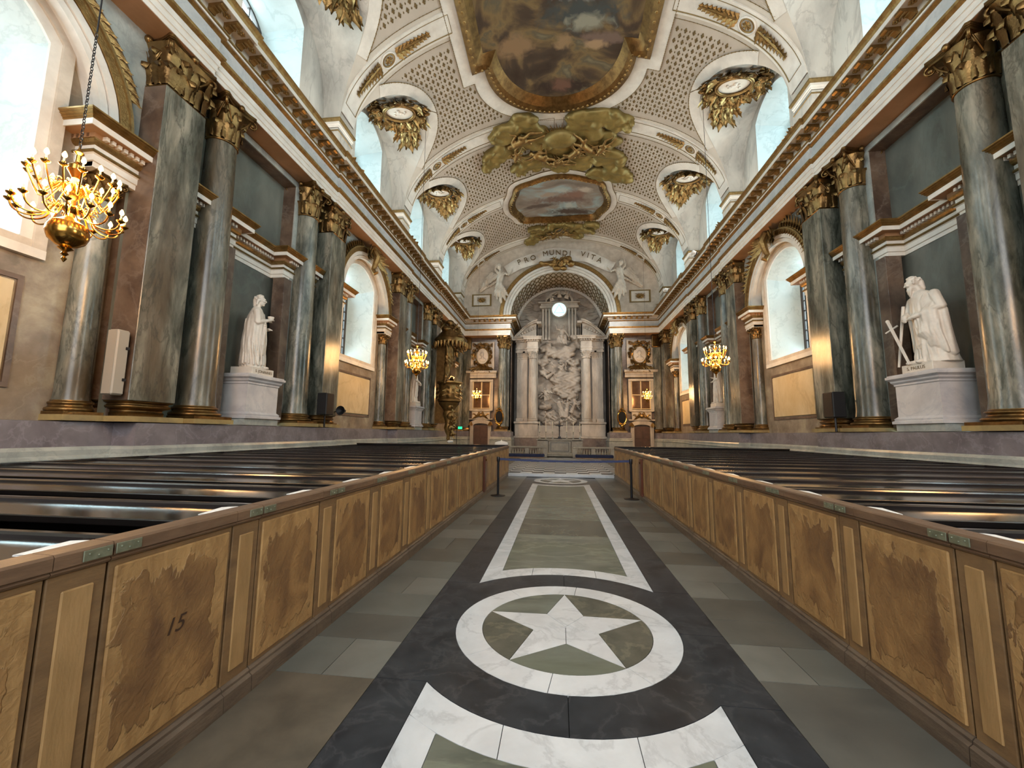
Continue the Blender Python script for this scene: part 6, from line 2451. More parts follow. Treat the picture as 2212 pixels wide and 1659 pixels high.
T = thing('altar_cross', 'black crucifix standing in the middle of the altar', 'crucifix', (-0.02, 28.1, 1.25))
MB().bbox(-0.17, 0.17, -0.1, 0.1, 0, 0.06, 0.01).bbox(-0.1, 0.1, -0.07, 0.07, 0.06, 0.16, 0.01).obj('foot', 'iron', T)
MB().bbox(-0.03, 0.03, -0.025, 0.025, 0.15, 1.22, 0.005).bbox(-0.25, 0.25, -0.025, 0.025, 0.86, 0.92, 0.005).obj('cross', 'iron', T)
mb = MB()
capsule(mb, (0, -0.05, 0.86), (0, -0.05, 0.58), 0.05, 0.03)
mb.ball((0, -0.06, 0.95), 0.04)
for e in (-1, 1):
    capsule(mb, (e * 0.03, -0.05, 0.84), (e * 0.2, -0.045, 0.9), 0.02, 0.013)
    capsule(mb, (e * 0.015, -0.05, 0.58), (e * 0.01, -0.05, 0.34), 0.028, 0.015)
link('corpus', remesh(mb, 0.012, 'iron', 'corpus', 1), T)

# balustrade
bal = MB().lathe([(0.06, 0), (0.065, 0.03), (0.04, 0.05), (0.035, 0.08), (0.065, 0.2), (0.06, 0.26), (0.03, 0.36), (0.03, 0.42), (0.05, 0.45), (0.05, 0.48)], 14).mesh('baluster', 'altar_marble', smooth=True)
for s in (1, -1):
    T = thing('balustrade', 'marble communion rail with balusters %s of the altar' % SIDE[s], 'balustrade', (0, 26.0, 0.12), group='communion rails')
    x0, x1 = 0.80, 3.35
    MB().bbox(min(s * x0, s * x1), max(s * x0, s * x1), -0.13, 0.13, 0, 0.10, 0.01).obj('base_rail', 'altar_marble', T)
    MB().bbox(min(s * x0, s * x1), max(s * x0, s * x1), -0.15, 0.15, 0.58, 0.68, 0.015).obj('hand_rail', 'altar_marble', T)
    for x in (0.92, 2.05, 3.22):
        MB().bbox(s * x - 0.13, s * x + 0.13, -0.11, 0.11, 0.1, 0.58, 0.008).obj('pier', 'altar_marble', T)
    for x in (1.18, 1.34, 1.50, 1.66, 1.82, 2.30, 2.46, 2.62, 2.78, 2.94):
        link('baluster', bal, T, (s * x, 0, 0.1))
    K = thing('kneeler', 'long navy blue kneeling cushion before the %s communion rail' % SIDE[s], 'kneeler', (s * 2.05, 25.3, 0.12), group='blue kneelers')
    MB().bbox(-1.12, 1.12, -0.22, 0.22, 0.05, 0.24, 0.04).obj('cushion', 'navy', K, smooth=False)
    MB().box(-1.1, 1.1, -0.2, 0.2, 0, 0.06).obj('plinth', 'oak_frame', K)

# retable -----------------------------------------------------------------
RT = thing('retable', 'towering pale stone altarpiece with fluted columns, broken pediments and carved relief', 'altarpiece', (0, 36.5, 0))
for s in (1, -1):
    P = lambda *a: MB().bbox(min(s * a[0], s * a[1]), max(s * a[0], s * a[1]), *a[2:], 0.02)
    P(1.85, 4.0, -0.75, 1.4, 0.1, 1.2).obj('lower_plinth', 'brown_marble', RT)
    P(1.8, 4.0, -0.72, 1.4, 1.2, 1.38).obj('pedestal_base', 'retable_marble', RT)
    P(1.9, 3.92, -0.62, 1.4, 1.38, 2.45).obj('pedestal_die', 'retable_marble', RT)
    P(1.8, 4.0, -0.74, 1.4, 2.45, 2.62).obj('pedestal_cap', 'retable_marble', RT)
    P(1.95, 3.85, 0.2, 1.4, 2.62, 8.95).obj('rear_wall', 'retable_marble', RT)
    fl_ = lambda r, t, z: r * (1 - 0.055 * abs(sin(t * 10)))
    # full column and two pilasters with flutes
    T = link('fluted_column', None, RT, (s * 2.38, -0.22, 2.62))
    MB().lathe([(0.44, 0), (0.44, 0.1), (0.47, 0.14), (0.44, 0.2), (0.38, 0.24), (0.41, 0.3), (0.37, 0.34)], 24).obj('column_base', 'retable_marble', T, smooth=True)
    MB().lathe([(0.36, 0.34), (0.36, 2.2), (0.35, 3.5), (0.315, 5.62)], 80, flute=fl_, cap=False).obj('shaft', 'retable_marble', T, smooth=True)
    cm = globals().get('ret_cap')
    if cm is None:
        cm = capital(0.33, 0.68, 0.46)
        cm.materials.clear()
        cm.materials.append(MATS['retable_marble'])
        ret_cap = cm
    link('column_capital', cm, T, (0, 0, 5.62))
    for xp, w in ((3.02, 0.16), (3.5, 0.32)):
        T = link('fluted_pilaster', None, RT, (s * xp, 0.02, 2.62))
        MB().bbox(-w - .06, w + .06, -0.26, 0.1, 0, 0.3, 0.03).obj('pilaster_base', 'retable_marble', T)
        mb = MB().box(-w, w, -0.14, 0.2, 0.3, 5.62)
        k = int(w / 0.055)
        for i in range(k):
            xx = -w + 2 * w * (i + 0.5) / k
            mb.box(xx - 0.018, xx + 0.018, -0.20, -0.1, 0.35, 5.6)
        mb.obj('shaft', 'retable_marble', T)
        mb = MB().box(-w, w, -0.2, 0.1, 5.62, 6.2).box(-w - .1, w + .1, -0.32, 0.1, 6.2, 6.32)
        for i in range(4):
            xx = -w + 2 * w * (i + 0.5) / 4
            for zz in (5.66, 5.9):
                leaf_blade(mb, (xx, -0.2, zz), (xx, -0.27, zz + 0.28), 0.06, (0, -1, 0), 0.25, 5)
        mb.obj('pilaster_capital', 'retable_marble', T)
    # entablature block with ressaut over the column
    path = [(1.9, 0.9), (1.9, -0.62), (2.86, -0.62), (2.86, -0.22), (3.88, -0.22), (3.88, 1.3)]
    pr = [(0, 8.93), (0, 9.1), (-0.04, 9.12), (-0.04, 9.28), (0.0, 9.3), (0, 9.75), (-0.08, 9.8), (-0.1, 9.9), (-0.3, 9.93), (-0.32, 10.05), (-0.4, 10.16), (-0.4, 10.2), (0.3, 10.25)]
    mb = MB().sweep(path, pr)
    mb.box(1.92, 2.84, -0.6, 1.3, 8.95, 10.2).box(2.84, 3.86, -0.2, 1.3, 8.95, 10.2)
    mb.obj('entablature', 'retable_marble', RT, mirror=SX(s))
    mb = MB()
    for i in range(5):
        mb.box(1.92 + 0.21 * i, 2.0 + 0.21 * i, -0.86, -0.62, 9.82, 9.91)
        mb.box(2.95 + 0.21 * i, 3.03 + 0.21 * i, -0.46, -0.22, 9.82, 9.91)
    mb.obj('modillion_row', 'retable_marble', RT, mirror=SX(s), kind='stuff')
    # half segmental pediment rising towards the middle
    n_ = 16
    C1, C0 = [], []
    for i in range(n_ + 1):
        f = i / n_
        x = 4.1 - 2.15 * f
        z = 10.2 + 1.62 * sin(f * pi / 2 * 0.92)
        C1.append((x, z))
    mb = MB()
    for (x0, z0), (x1, z1) in zip(C1[:-1], C1[1:]):
        for yo, dz0, dz1 in ((-0.62, -0.12, 0.0), (-0.5, -0.26, -0.12)):
            mb.add([(x0, yo, z0 + dz0), (x1, yo, z1 + dz0), (x1, yo, z1 + dz1), (x0, yo, z0 + dz1), (x0, 0.9, z0 + dz0), (x1, 0.9, z1 + dz0), (x1, 0.9, z1 + dz1), (x0, 0.9, z0 + dz1)],
                   [(0, 1, 2, 3), (4, 7, 6, 5), (0, 4, 5, 1), (3, 2, 6, 7), (0, 3, 7, 4), (1, 5, 6, 2)])
    mb.box(1.6, 2.0, -0.62, 0.9, 11.42, 11.62)
    mb.obj('pediment_cornice', 'retable_marble', RT, mirror=SX(s))
    mb = MB()
    mb.add([(x, -0.2, z - 0.2) for x, z in C1] + [(x, -0.2, 10.15) for x, z in C1], [(i, i + 1, n_ + 2 + i, n_ + 1 + i) for i in range(n_)])
    mb.box(1.95, 2.05, -0.2, 0.9, 10.2, 11.5)
    for k in range(7):
        mb.ball((2.25 + 0.22 * k, -0.25, 11.1 - 0.1 * k), (0.13, 0.1, 0.13), 8, 6)
    mb.obj('tympanum', 'retable_marble', RT, mirror=SX(s))
    # upper aedicule columns
    for x in (0.92, 1.22, 1.5):
        MB().lathe([(0.12, 10.2), (0.12, 10.35), (0.09, 10.4), (0.085, 12.95), (0.13, 13.05), (0.13, 13.15)], 14, (s * x, 0.75, 0)).obj('aedicule_column', 'retable_marble', RT, smooth=True)
MB().bbox(-1.8, 1.8, 0.4, 1.4, 13.15, 13.4, 0.03).bbox(-1.7, 1.7, 0.5, 1.4, 13.4, 13.62, 0.02).bbox(-1.95, 1.95, 0.35, 1.4, 13.62, 13.75, 0.03).obj('aedicule_entablature', 'retable_marble', RT)
mb = MB()
for i in range(12):
    t0, t1 = pi * i / 12, pi * (i + 1) / 12
    R0, R1, zz = 1.3, 1.12, 13.7
    q = [(R0 * cos(t0), zz + .8 * R0 * sin(t0)), (R0 * cos(t1), zz + .8 * R0 * sin(t1)), (R1 * cos(t1), zz + .8 * R1 * sin(t1)), (R1 * cos(t0), zz + .8 * R1 * sin(t0))]
    mb.add([(x, 0.4, z) for x, z in q] + [(x, 1.4, z) for x, z in q], [(0, 1, 2, 3), (4, 7, 6, 5), (0, 4, 5, 1), (2, 6, 7, 3)])
mb.obj('aedicule_pediment', 'retable_marble', RT)
MB().box(-0.85, 0.85, 1.2, 1.4, 10.2, 13.2).obj('aedicule_back', 'relief_marble', RT)
MB().bbox(-2.0, 2.0, 0.9, 1.4, 1.2, 10.2, 0.02).obj('relief_ground', 'relief_marble', RT)
MB().bbox(-2.0, 2.0, -0.4, 0.9, 1.2, 2.3, 0.03).obj('relief_sill', 'relief_marble', RT)
O_ = thing('oculus_window', 'round lit window with a triangle above the altarpiece', 'window', (0, 36.55, 12.86))
MB().lathe([(0.0, -0.02), (0.64, -0.02), (0.64, 0.02), (0.0, 0.02)], 48).xf(Matrix.Rotation(pi / 2, 4, 'X')).obj('disc', 'oculus_glow', O_)
MB().tube([(0.69 * cos(t), 0, 0.69 * sin(t)) for t in [2 * pi * i / 48 for i in range(48)]], 0.06, 8, True).obj('ring', 'retable_marble', O_, smooth=True)
tri = [(0.52 * cos(a), -0.05, 0.52 * sin(a) - 0.05) for a in (pi / 2, pi / 2 + 2 * pi / 3, pi / 2 + 4 * pi / 3)]
MB().tube(tri, 0.018, 6, True).obj('triangle', 'window_frame', O_)
MB().box(-0.1, 0.1, 0.02, 0.4, -0.6, 0.6).obj('mount', 'relief_marble', O_)


# relief figures and clouds in the altarpiece
def relief_person(mb, c_, h, lean=0.0, sit=False, wings=False, arms=(0.5, -0.4), face=(0, -1, 0), flip=1):
    """full draped figure in high relief; c_ = hips centre; h = body height"""
    c_ = Vector(c_)
    k = h / 1.75
    Rm = Matrix.Rotation(lean, 4, 'Y')
    q = lambda x, y, z: c_ + (Rm @ Vector((x * flip * k, y * k, z * k)))
    capsule(mb, q(0, 0, 0), q(0, -0.02, 0.42), 0.17 * k, 0.19 * k)
    capsule(mb, q(0, -0.02, 0.5), q(0.02, -0.04, 0.64), 0.07 * k, 0.06 * k, 8)
    mb.ball(q(0.03, -0.07, 0.76), (0.105 * k, 0.11 * k, 0.13 * k), 10, 8)
    mb.ball(q(0.04, -0.18, 0.75), 0.022 * k, 6, 4)
    for e, up_ in ((-1, arms[0]), (1, arms[1])):
        s0 = q(e * 0.2, -0.02, 0.46)
        el = q(e * 0.42, -0.1, 0.32 + up_ * 0.3)
        hd = q(e * 0.55, -0.2, 0.35 + up_ * 0.75)
        capsule(mb, s0, el, 0.075 * k, 0.055 * k, 8)
        capsule(mb, el, hd, 0.055 * k, 0.035 * k, 8)
        mb.ball(hd, (0.045 * k, 0.04 * k, 0.06 * k), 7, 5)
        for f in range(5):
            capsule(mb, hd, hd + (hd - el).normalized() * 0.09 * k + Vector(((f - 2) * 0.018 * k, 0, 0)), 0.013 * k, 0.01 * k, 5)
    if sit:
        for e in (-1, 1):
            kn = q(e * 0.14 + 0.15, -0.38, -0.05)
            capsule(mb, q(e * 0.1, 0, 0), kn, 0.14 * k, 0.11 * k)
            capsule(mb, kn, q(e * 0.12 + 0.22, -0.30, -0.5), 0.10 * k, 0.06 * k)
        for i in range(7):
            capsule(mb, q(-0.2 + 0.09 * i, -0.25, -0.05), q(-0.3 + 0.13 * i, -0.3, -0.6), 0.07 * k, 0.05 * k, 7)
    else:
        robe_pts = [(0, 0, -0.85, .26), (0, 0, -0.5, .23), (0, 0, -0.1, .2), (0, 0, 0.2, .19)]
        for i in range(9):
            a = -pi + pi * i / 8
            capsule(mb, q(0.12 * cos(a), 0.1 * sin(a), 0.1), q(0.26 * cos(a) + 0.1, 0.2 * sin(a), -0.85), 0.08 * k, 0.055 * k, 7)
    if wings:
        for e in (-1, 1):
            for w in range(5):
                capsule(mb, q(e * 0.12, 0.1, 0.4), q(e * (0.55 + 0.16 * w), 0.12, 0.85 - 0.24 * w), 0.07 * k, 0.035 * k, 6)


folds = lambda a: (lambda co, no: a * np.sin(26 * (co[:, 0] + 0.5 * co[:, 2]) + 3 * np.sin(5 * co[:, 2])))
R = random.Random(21)
mb = MB()
for (x, z, r) in ((-1.2, 9.4, .5), (-0.6, 9.0, .6), (0.2, 8.9, .7), (0.9, 9.1, .55), (1.3, 9.6, .5), (1.5, 10.3, .45), (-1.4, 8.2, .5), (0.6, 8.2, .5), (1.3, 8.1, .4),
                  (0.9, 6.6, .75), (1.4, 7.3, .5), (0.2, 6.9, .6), (1.3, 5.9, .6), (0.5, 6.0, .6), (-0.2, 6.3, .5), (1.2, 5.0, .55), (0.4, 5.3, .5), (-0.3, 5.5, .4), (-1.3, 7.2, .4),
                  (-1.3, 4.0, .45), (-1.5, 3.2, .5), (-0.9, 2.6, .6), (0, 2.4, .7), (0.9, 2.7, .6), (1.4, 3.4, .45), (1.5, 4.2, .4), (-1.5, 5.0, .35), (-0.4, 3.2, .5), (0.6, 3.4, .4)):
    mb.ball((x, 0.75, z), (r * 1.1, 0.42, r * 0.75), 12, 8)
    for i in range(5):
        t = R.uniform(0, 2 * pi)
        rr = r * R.uniform(.3, .5)
        mb.ball((x + r * cos(t), 0.6, z + .7 * r * sin(t)), (rr * 1.2, 0.28, rr), 9, 6)
link('cloud_relief', remesh(mb, 0.06, 'relief_marble', 'cloud_relief', 2, lambda co, no: 0.03 * np.sin(9 * co[:, 0] + 4 * np.sin(6 * co[:, 2]))), RT)
FIG = [((0.2, 0.35, 10.45), 2.1, 0.15, True, False, (0.5, -0.5), 1), ((0.9, 0.2, 7.95), 1.0, -0.9, False, True, (0.8, -0.3), 1), ((0.25, 0.2, 7.6), 0.95, 0.7, True, True, (0.6, 0.4), -1),
       ((-0.6, 0.2, 7.75), 0.95, -0.5, True, False, (0.8, 0.2), 1), ((-0.75, 0.3, 6.9), 1.1, 0.9, False, True, (0.2, -0.6), -1), ((-1.2, 0.2, 5.0), 1.35, -0.25, True, True, (0.9, -0.4), 1),
       ((0.05, 0.0, 3.9), 1.75, -0.2, False, False, (1.0, 0.2), 1), ((0.65, -0.05, 3.8), 1.6, 0.1, False, False, (0.1, 0.6), -1), ((-0.8, -0.05, 3.0), 1.5, -0.8, True, False, (0.4, -0.5), 1),
       ((1.2, 0.1, 4.0), 1.2, 0.5, False, True, (0.9, 0.5), 1), ((-0.2, -0.15, 2.55), 1.4, 1.25, False, False, (0.3, 0.5), -1), ((1.0, -0.1, 2.8), 1.2, -0.9, True, False, (0.4, 0.1), 1)]
for (c_, h, le, si, wi, ar, fp) in FIG:
    mb = MB()
    relief_person(mb, c_, h, le, si, wi, ar, flip=fp)
    link('relief_figure', remesh(mb, 0.035, 'relief_marble', 'relief_figure', 1, folds(0.012)), RT)
for (x, z) in ((0, 14.3), (-0.75, 13.95), (0.7, 14.2)):
    mb = MB()
    relief_person(mb, (x, 0.2, z), 0.9, 0.5 * x, True, True, (0.9, 0.9))
    link('relief_figure', remesh(mb, 0.03, 'retable_marble', 'relief_figure', 1), RT)

# angels beside the arch ---------------------------------------------------
for s in (1, -1):
    T = thing('angel_relief', 'white stucco winged angel %s of the arch holding up the lettered banner' % SIDE[s], 'relief', (0, 33.9, 0))
    mb = MB()
    cx = 5.15
    P = lambda x, y, z: (x, y, z)
    capsule(mb, P(cx, -0.15, 14.55), P(cx - 0.15, -0.25, 15.25), 0.26, 0.3)
    capsule(mb, P(cx - 0.15, -0.25, 15.4), P(cx - 0.05, -0.3, 15.7), 0.12, 0.1)
    mb.ball(P(cx + 0.02, -0.35, 15.9), (0.2, 0.2, 0.24), 12, 9)
    mb.ball(P(cx + 0.02, -0.56, 15.88), 0.04, 6, 4)
    capsule(mb, P(cx - 0.4, -0.25, 15.35), P(cx - 0.85, -0.35, 15.15), 0.11, 0.085)
    capsule(mb, P(cx - 0.85, -0.35, 15.15), P(cx - 1.15, -0.3, 15.5), 0.085, 0.055)
    for f in range(5):
        capsule(mb, P(cx - 1.15, -0.3, 15.5), P(cx - 1.22 + 0.03 * f, -0.32, 15.66), 0.02, 0.015, 5)
    capsule(mb, P(cx + 0.12, -0.25, 15.35), P(cx + 0.35, -0.4, 15.65), 0.11, 0.085)
    capsule(mb, P(cx + 0.35, -0.4, 15.65), P(cx + 0.25, -0.4, 16.15), 0.085, 0.055)
    mb.ball(P(cx + 0.25, -0.4, 16.2), 0.06, 6, 5)
    for k_, (dx, dz) in enumerate(((-0.45, -1.5), (-0.15, -1.75), (0.15, -1.4), (-0.6, -1.1), (0.3, -1.1))):
        capsule(mb, P(cx, -0.2, 14.5), P(cx + dx * 0.6, -0.3, 14.5 + dz * 0.5), 0.22, 0.17)
        capsule(mb, P(cx + dx * 0.6, -0.3, 14.5 + dz * 0.5), P(cx + dx * 1.2, -0.15, 14.5 + dz), 0.17, 0.10)
    for w in range(8):
        f = w / 7
        capsule(mb, P(cx + 0.15, 0.0, 15.2), P(cx + 0.75 + 1.0 * f, -0.05, 15.55 - 1.6 * f ** 1.2), 0.14, 0.09, 8)
        capsule(mb, P(cx + 0.1, 0.05, 14.8), P(cx + 0.8 + 0.9 * f, 0.05, 14.4 - 0.6 * f), 0.12, 0.06, 8)
    me = remesh(mb, 0.045, 'stucco', 'figure', 1, folds(0.02))
    if s < 0:
        for v in me.vertices:
            v.co.x = -v.co.x
        me.flip_normals()
    link('figure', me, T)
T = thing('keystone_glory', 'gilt cherub cluster at the crown of the altar arch under the banner', 'ornament', (0, 33.7, 15.9))
mb = MB()
for (x, z, rx, rz_) in ((0.6, 0.4, .5, .35), (1.0, 0.1, .35, .3), (0.2, 0.1, .4, .3), (-0.5, 0.1, .4, .25), (-1.2, 0.15, .45, .2), (-1.5, 0.25, .25, .15), (0.4, -0.3, .3, .2), (-0.2, -0.25, .35, .25), (0.8, 0.55, .3, .25)):
    mb.ball((x, 0, z), (rx, 0.25, rz_), 12, 8)
link('cloud', remesh(mb, 0.05, 'gilt', 'cloud', 2), T)
for (x, z, a) in ((-0.4, 0.3, 0.4), (0.1, 0.1, -0.6), (0.45, 0.35, 0.2)):
    mb = MB()
    relief_person(mb, (x, -0.3, z), 0.8, a, True, True, (0.5, 0.2))
    link('cherub', remesh(mb, 0.03, 'gilt', 'cherub', 1), T)

# doors, overdoor windows, medallions on the end wall -----------------------
for s in (1, -1):
    lr = SIDE[s]
    D = thing('altar_side_door', 'brown panelled door in a carved stone surround %s of the high altar' % lr, 'door', (s * 6.7, 34.8, 0.1), group='doors beside the high altar')
    MB().bbox(-0.62, 0.62, -0.10, 0.0, 0, 2.15, 0.01).obj('leaf', 'door_wood', D)
    for (a, b_, c_, d_) in ((-0.5, -0.06, 0.2, 1.0), (0.06, 0.5, 0.2, 1.0), (-0.5, -0.06, 1.15, 2.0), (0.06, 0.5, 1.15, 2.0)):
        MB().bbox(a, b_, -0.125, -0.09, c_, d_, 0.01).obj('door_panel', 'door_wood', D)
    for e in (-1, 1):
        MB().bbox(e * 0.78 - 0.15, e * 0.78 + 0.15, -0.28, 0.0, 0, 2.35, 0.015).obj('jamb', 'retable_marble', D)
        mb = MB()
        for i in range(6):
            leaf_blade(mb, (e * 0.85, -0.3, 2.45), (e * (0.85 + 0.2 * cos(i)), -0.36, 2.45 - 0.35 + 0.1 * sin(i * 2)), 0.05, (0, -1, 0), 0.2, 5)
        mb.obj('gilt_bracket', 'gilt', D)
    mb = MB()
    for i in range(12):
        t0, t1 = pi * i / 12, pi * (i + 1) / 12
        for (r0, r1) in ((0.63, 0.95),):
            q = [(r0 * cos(t0), 2.15 + .25 * r0 * sin(t0)), (r0 * cos(t1), 2.15 + .25 * r0 * sin(t1)), (r1 * cos(t1), 2.3 + .35 * r1 * sin(t1)), (r1 * cos(t0), 2.3 + .35 * r1 * sin(t0))]
            mb.add([(x, -0.26, z) for x, z in q] + [(x, 0, z) for x, z in q], [(0, 1, 2, 3), (0, 4, 5, 1), (3, 2, 6, 7)])
    mb.box(-1.05, 1.05, -0.34, 0, 2.62, 2.72)
    mb.obj('hood', 'retable_marble', D)
    O = thing('overdoor', 'carved cream overdoor with gilt swag %s of the high altar' % lr, 'ornament', (s * 6.7, 34.8, 3.1), group='overdoors beside the high altar')
    mb = MB().bbox(-0.8, 0.8, -0.2, 0, -0.3, 0.35, 0.03)
    mb.bbox(-0.95, 0.95, -0.3, 0, 0.35, 0.45, 0.02)
    mb.obj('panel', 'retable_marble', O)
    mb = MB()
    for e in (-1, 1):
        mb.tube([(e * (0.1 + 0.6 * i / 14), -0.25, 0.05 + 0.22 * cos(i * 0.5) * (1 - i / 16)) for i in range(15)], [0.1 - 0.004 * i for i in range(15)], 7)
        for i in range(7):
            leaf_blade(mb, (e * 0.1, -0.28, 0), (e * (0.2 + 0.09 * i), -0.3, 0.2 - 0.09 * i), 0.05, (0, -1, 0), 0.2, 5)
    mb.ball((0, -0.3, 0.0), (0.2, 0.12, 0.17), 12, 8)
    mb.obj('gilt_swag', 'gilt', O, smooth=True)
    Wn = thing('gallery_window', 'framed two-leaf internal window over the door %s of the high altar' % lr, 'window', (s * 6.7, 34.8, 4.9), group='internal windows beside the high altar')
    for e in (-1, 1):
        MB().bbox(e * 0.9 - 0.12, e * 0.9 + 0.12, -0.2, 0, -1.3, 1.1, 0.015).obj('jamb', 'retable_marble', Wn)
        MB().bbox(e * 0.75 - 0.05, e * 0.75 + 0.05, -0.12, 0, -1.25, 1.1, 0.01).obj('frame', 'cream_panel', Wn)
        for j in range(2):
            MB().box(min(e * 0.05, e * 0.70), max(e * 0.05, e * 0.70), -0.06, -0.04, -1.2 + 1.15 * j, -0.1 + 1.15 * j).obj('pane', 'mirror_pane', Wn)
            MB().bbox(min(e * 0.05, e * 0.70), max(e * 0.05, e * 0.70), -0.1, -0.02, -1.22 + 1.15 * j, -1.16 + 1.15 * j, 0.005).obj('glazing_bar', 'cream_panel', Wn)
    MB().bbox(-0.05, 0.05, -0.12, 0, -1.25, 1.1, 0.01).obj('mullion', 'cream_panel', Wn)
    MB().bbox(-1.02, 1.02, -0.22, 0, 1.1, 1.3, 0.015).obj('head', 'retable_marble', Wn)
    MB().bbox(-1.3, 1.3, -0.25, 0, 1.42, 1.62, 0.02).bbox(-1.28, 1.28, -0.18, 0, 1.62, 1.85, 0.02).bbox(-1.36, 1.36, -0.42, 0, 1.85, 2.05, 0.03).obj('cornice', 'retable_marble', Wn)
    MB().bbox(-1.02, 1.02, -0.25, 0, -1.42, -1.28, 0.015).obj('sill', 'retable_marble', Wn)
    Mm = thing('portrait_medallion', 'white oval portrait medallion in a gilt wreath high on the %s altar wall' % lr, 'medallion', (s * 6.68, 34.8, 8.25), group='portrait medallions of the altar wall')
    MB().bbox(-1.05, 1.05, -0.06, 0, -1.3, 1.3, 0.01).obj('panel', 'stucco', Mm)
    mb = MB()
    mb.grid(lambda u, v: (0.52 * v * cos(2 * pi * u), -0.12 - 0.05 * (1 - v * v), 0.68 * v * sin(2 * pi * u)), 32, 4, True)
    mb.obj('oval', 'statue_marble', Mm, smooth=True)
    mb = MB()
    mb.ball((-0.03, -0.18, 0.16), (0.17, 0.08, 0.22), 12, 8)
    mb.ball((-0.2, -0.18, 0.12), (0.05, 0.05, 0.05), 8, 6)
    capsule(mb, (0, -0.16, 0.0), (0.02, -0.16, -0.16), 0.09, 0.12)
    mb.ball((0.02, -0.15, -0.32), (0.33, 0.08, 0.2), 12, 8)
    link('portrait_relief', remesh(mb, 0.03, 'statue_marble', 'portrait_relief', 2), Mm)
    mb = MB()
    mb.tube([(0.57 * cos(t), -0.14, 0.74 * sin(t)) for t in [2 * pi * i / 40 for i in range(40)]], 0.06, 7, True)
    Rr = random.Random(4)
    for i in range(90):
        t = 2 * pi * i / 90
        r_ = Rr.uniform(0.02, 0.22)
        p0 = Vector(((0.6 + r_) * cos(t), -0.16, (0.78 + r_) * sin(t)))
        a_ = t + Rr.uniform(0.3, 2.4) * Rr.choice((-1, 1))
        leaf_blade(mb, p0, p0 + Vector((cos(a_), Rr.uniform(-.4, .1), sin(a_))) * Rr.uniform(0.14, 0.3), Rr.uniform(0.05, 0.08), (Rr.uniform(-.5, .5), -1, Rr.uniform(-.5, .5)), 0.4, 5, Rr.uniform(-.6, .6))
    for k_ in range(4):
        sx = -1 if k_ % 2 else 1
        mb.tube([(sx * (0.1 + 0.13 * q), -0.2 - 0.06 * sin(q), 1.0 + 0.12 * sin(q * 0.9 + k_)) for q in range(7)], 0.06, 6)
    for i in range(14):
        x = -1.1 + 2.2 * i / 13
        leaf_blade(mb, (x * 0.3, -0.2, -0.95), (x, -0.28, -1.35 + 0.15 * cos(i * 2)), 0.09, (0, -1, 0), 0.2, 5)
    mb.obj('gilt_wreath', 'gilt_foliage', Mm)
    # oval dark board in a gilt frame before the column
    V = thing('oval_board', 'black oval board in a gilt frame on the column %s of the altar' % lr, 'board', (s * 5.02, 33.9, 2.94), group='black oval boards by the altar')
    mb = MB()
    mb.grid(lambda u, v: (0.31 * v * cos(2 * pi * u), -0.03, 0.48 * v * sin(2 * pi * u)), 32, 2, True)
    mb.grid(lambda u, v: (0.31 * v * cos(2 * pi * u), 0.02, 0.48 * v * sin(2 * pi * u)), 32, 2, True)
    mb.obj('board', 'black_panel', V)
    mb = MB().tube([(0.34 * cos(t), 0, 0.51 * sin(t)) for t in [2 * pi * i / 40 for i in range(40)]], 0.055, 8, True)
    mb.tube([(0.15 * cos(t), 0, 0.62 + 0.12 * sin(t)) for t in [pi * i / 8 for i in range(9)]], 0.035, 6)
    mb.ball((0, 0, 0.68), 0.08, 8, 6)
    mb.ball((0, 0, -0.66), (0.1, 0.05, 0.12), 8, 6)
    for e in (-1, 1):
        leaf_blade(mb, (e * 0.1, -0.03, 0.6), (e * 0.3, -0.03, 0.5), 0.05, (0, -1, 0))
        leaf_blade(mb, (e * 0.1, -0.03, -0.6), (e * 0.3, -0.03, -0.46), 0.05, (0, -1, 0))
    mb.obj('gilt_frame', 'brass', V, smooth=True)
    MB().box(-0.04, 0.04, 0.0, 0.2, -0.1, 0.1).obj('bracket', 'iron', V)
    # pilasters closing the end wall corners
    T = thing('corner_pilaster', 'narrow green marble pilaster at the %s end of the altar wall' % lr, 'pilaster', (s * 8.02, 34.75, 1.74), group='corner pilasters of the altar wall')
    MB().bbox(-0.3, 0.3, -0.3, 0.05, 0.3, 7.07, 0.01).obj('shaft', 'green_column', T)
    MB().bbox(-0.36, 0.36, -0.36, 0.05, 0, 0.3, 0.04).obj('base', 'gilt_bronze', T)
    MB().bbox(-0.36, 0.36, -0.36, 0.05, 7.07, 8.1, 0.06).obj('capital', 'gilt_bronze', T)

# white lidded font-like table left of the chancel
T = thing('cloth_table', 'white round table with domed lid beyond the left pews', 'table', (-2.85, 20.0, 0.12))
MB().lathe([(0.0, 0.0), (0.2, 0.0), (0.2, 0.05), (0.07, 0.1), (0.07, 0.85), (0.2, 0.9), (0.0, 0.9)], 20).obj('pedestal', 'white_mould', T, smooth=True)
MB().lathe([(0.28, 0.88), (0.32, 0.9), (0.33, 0.98), (0.30, 1.03), (0.15, 1.08), (0.03, 1.1), (0.03, 1.14), (0.0, 1.15)], 24).obj('lid', 'paper', T, smooth=True)

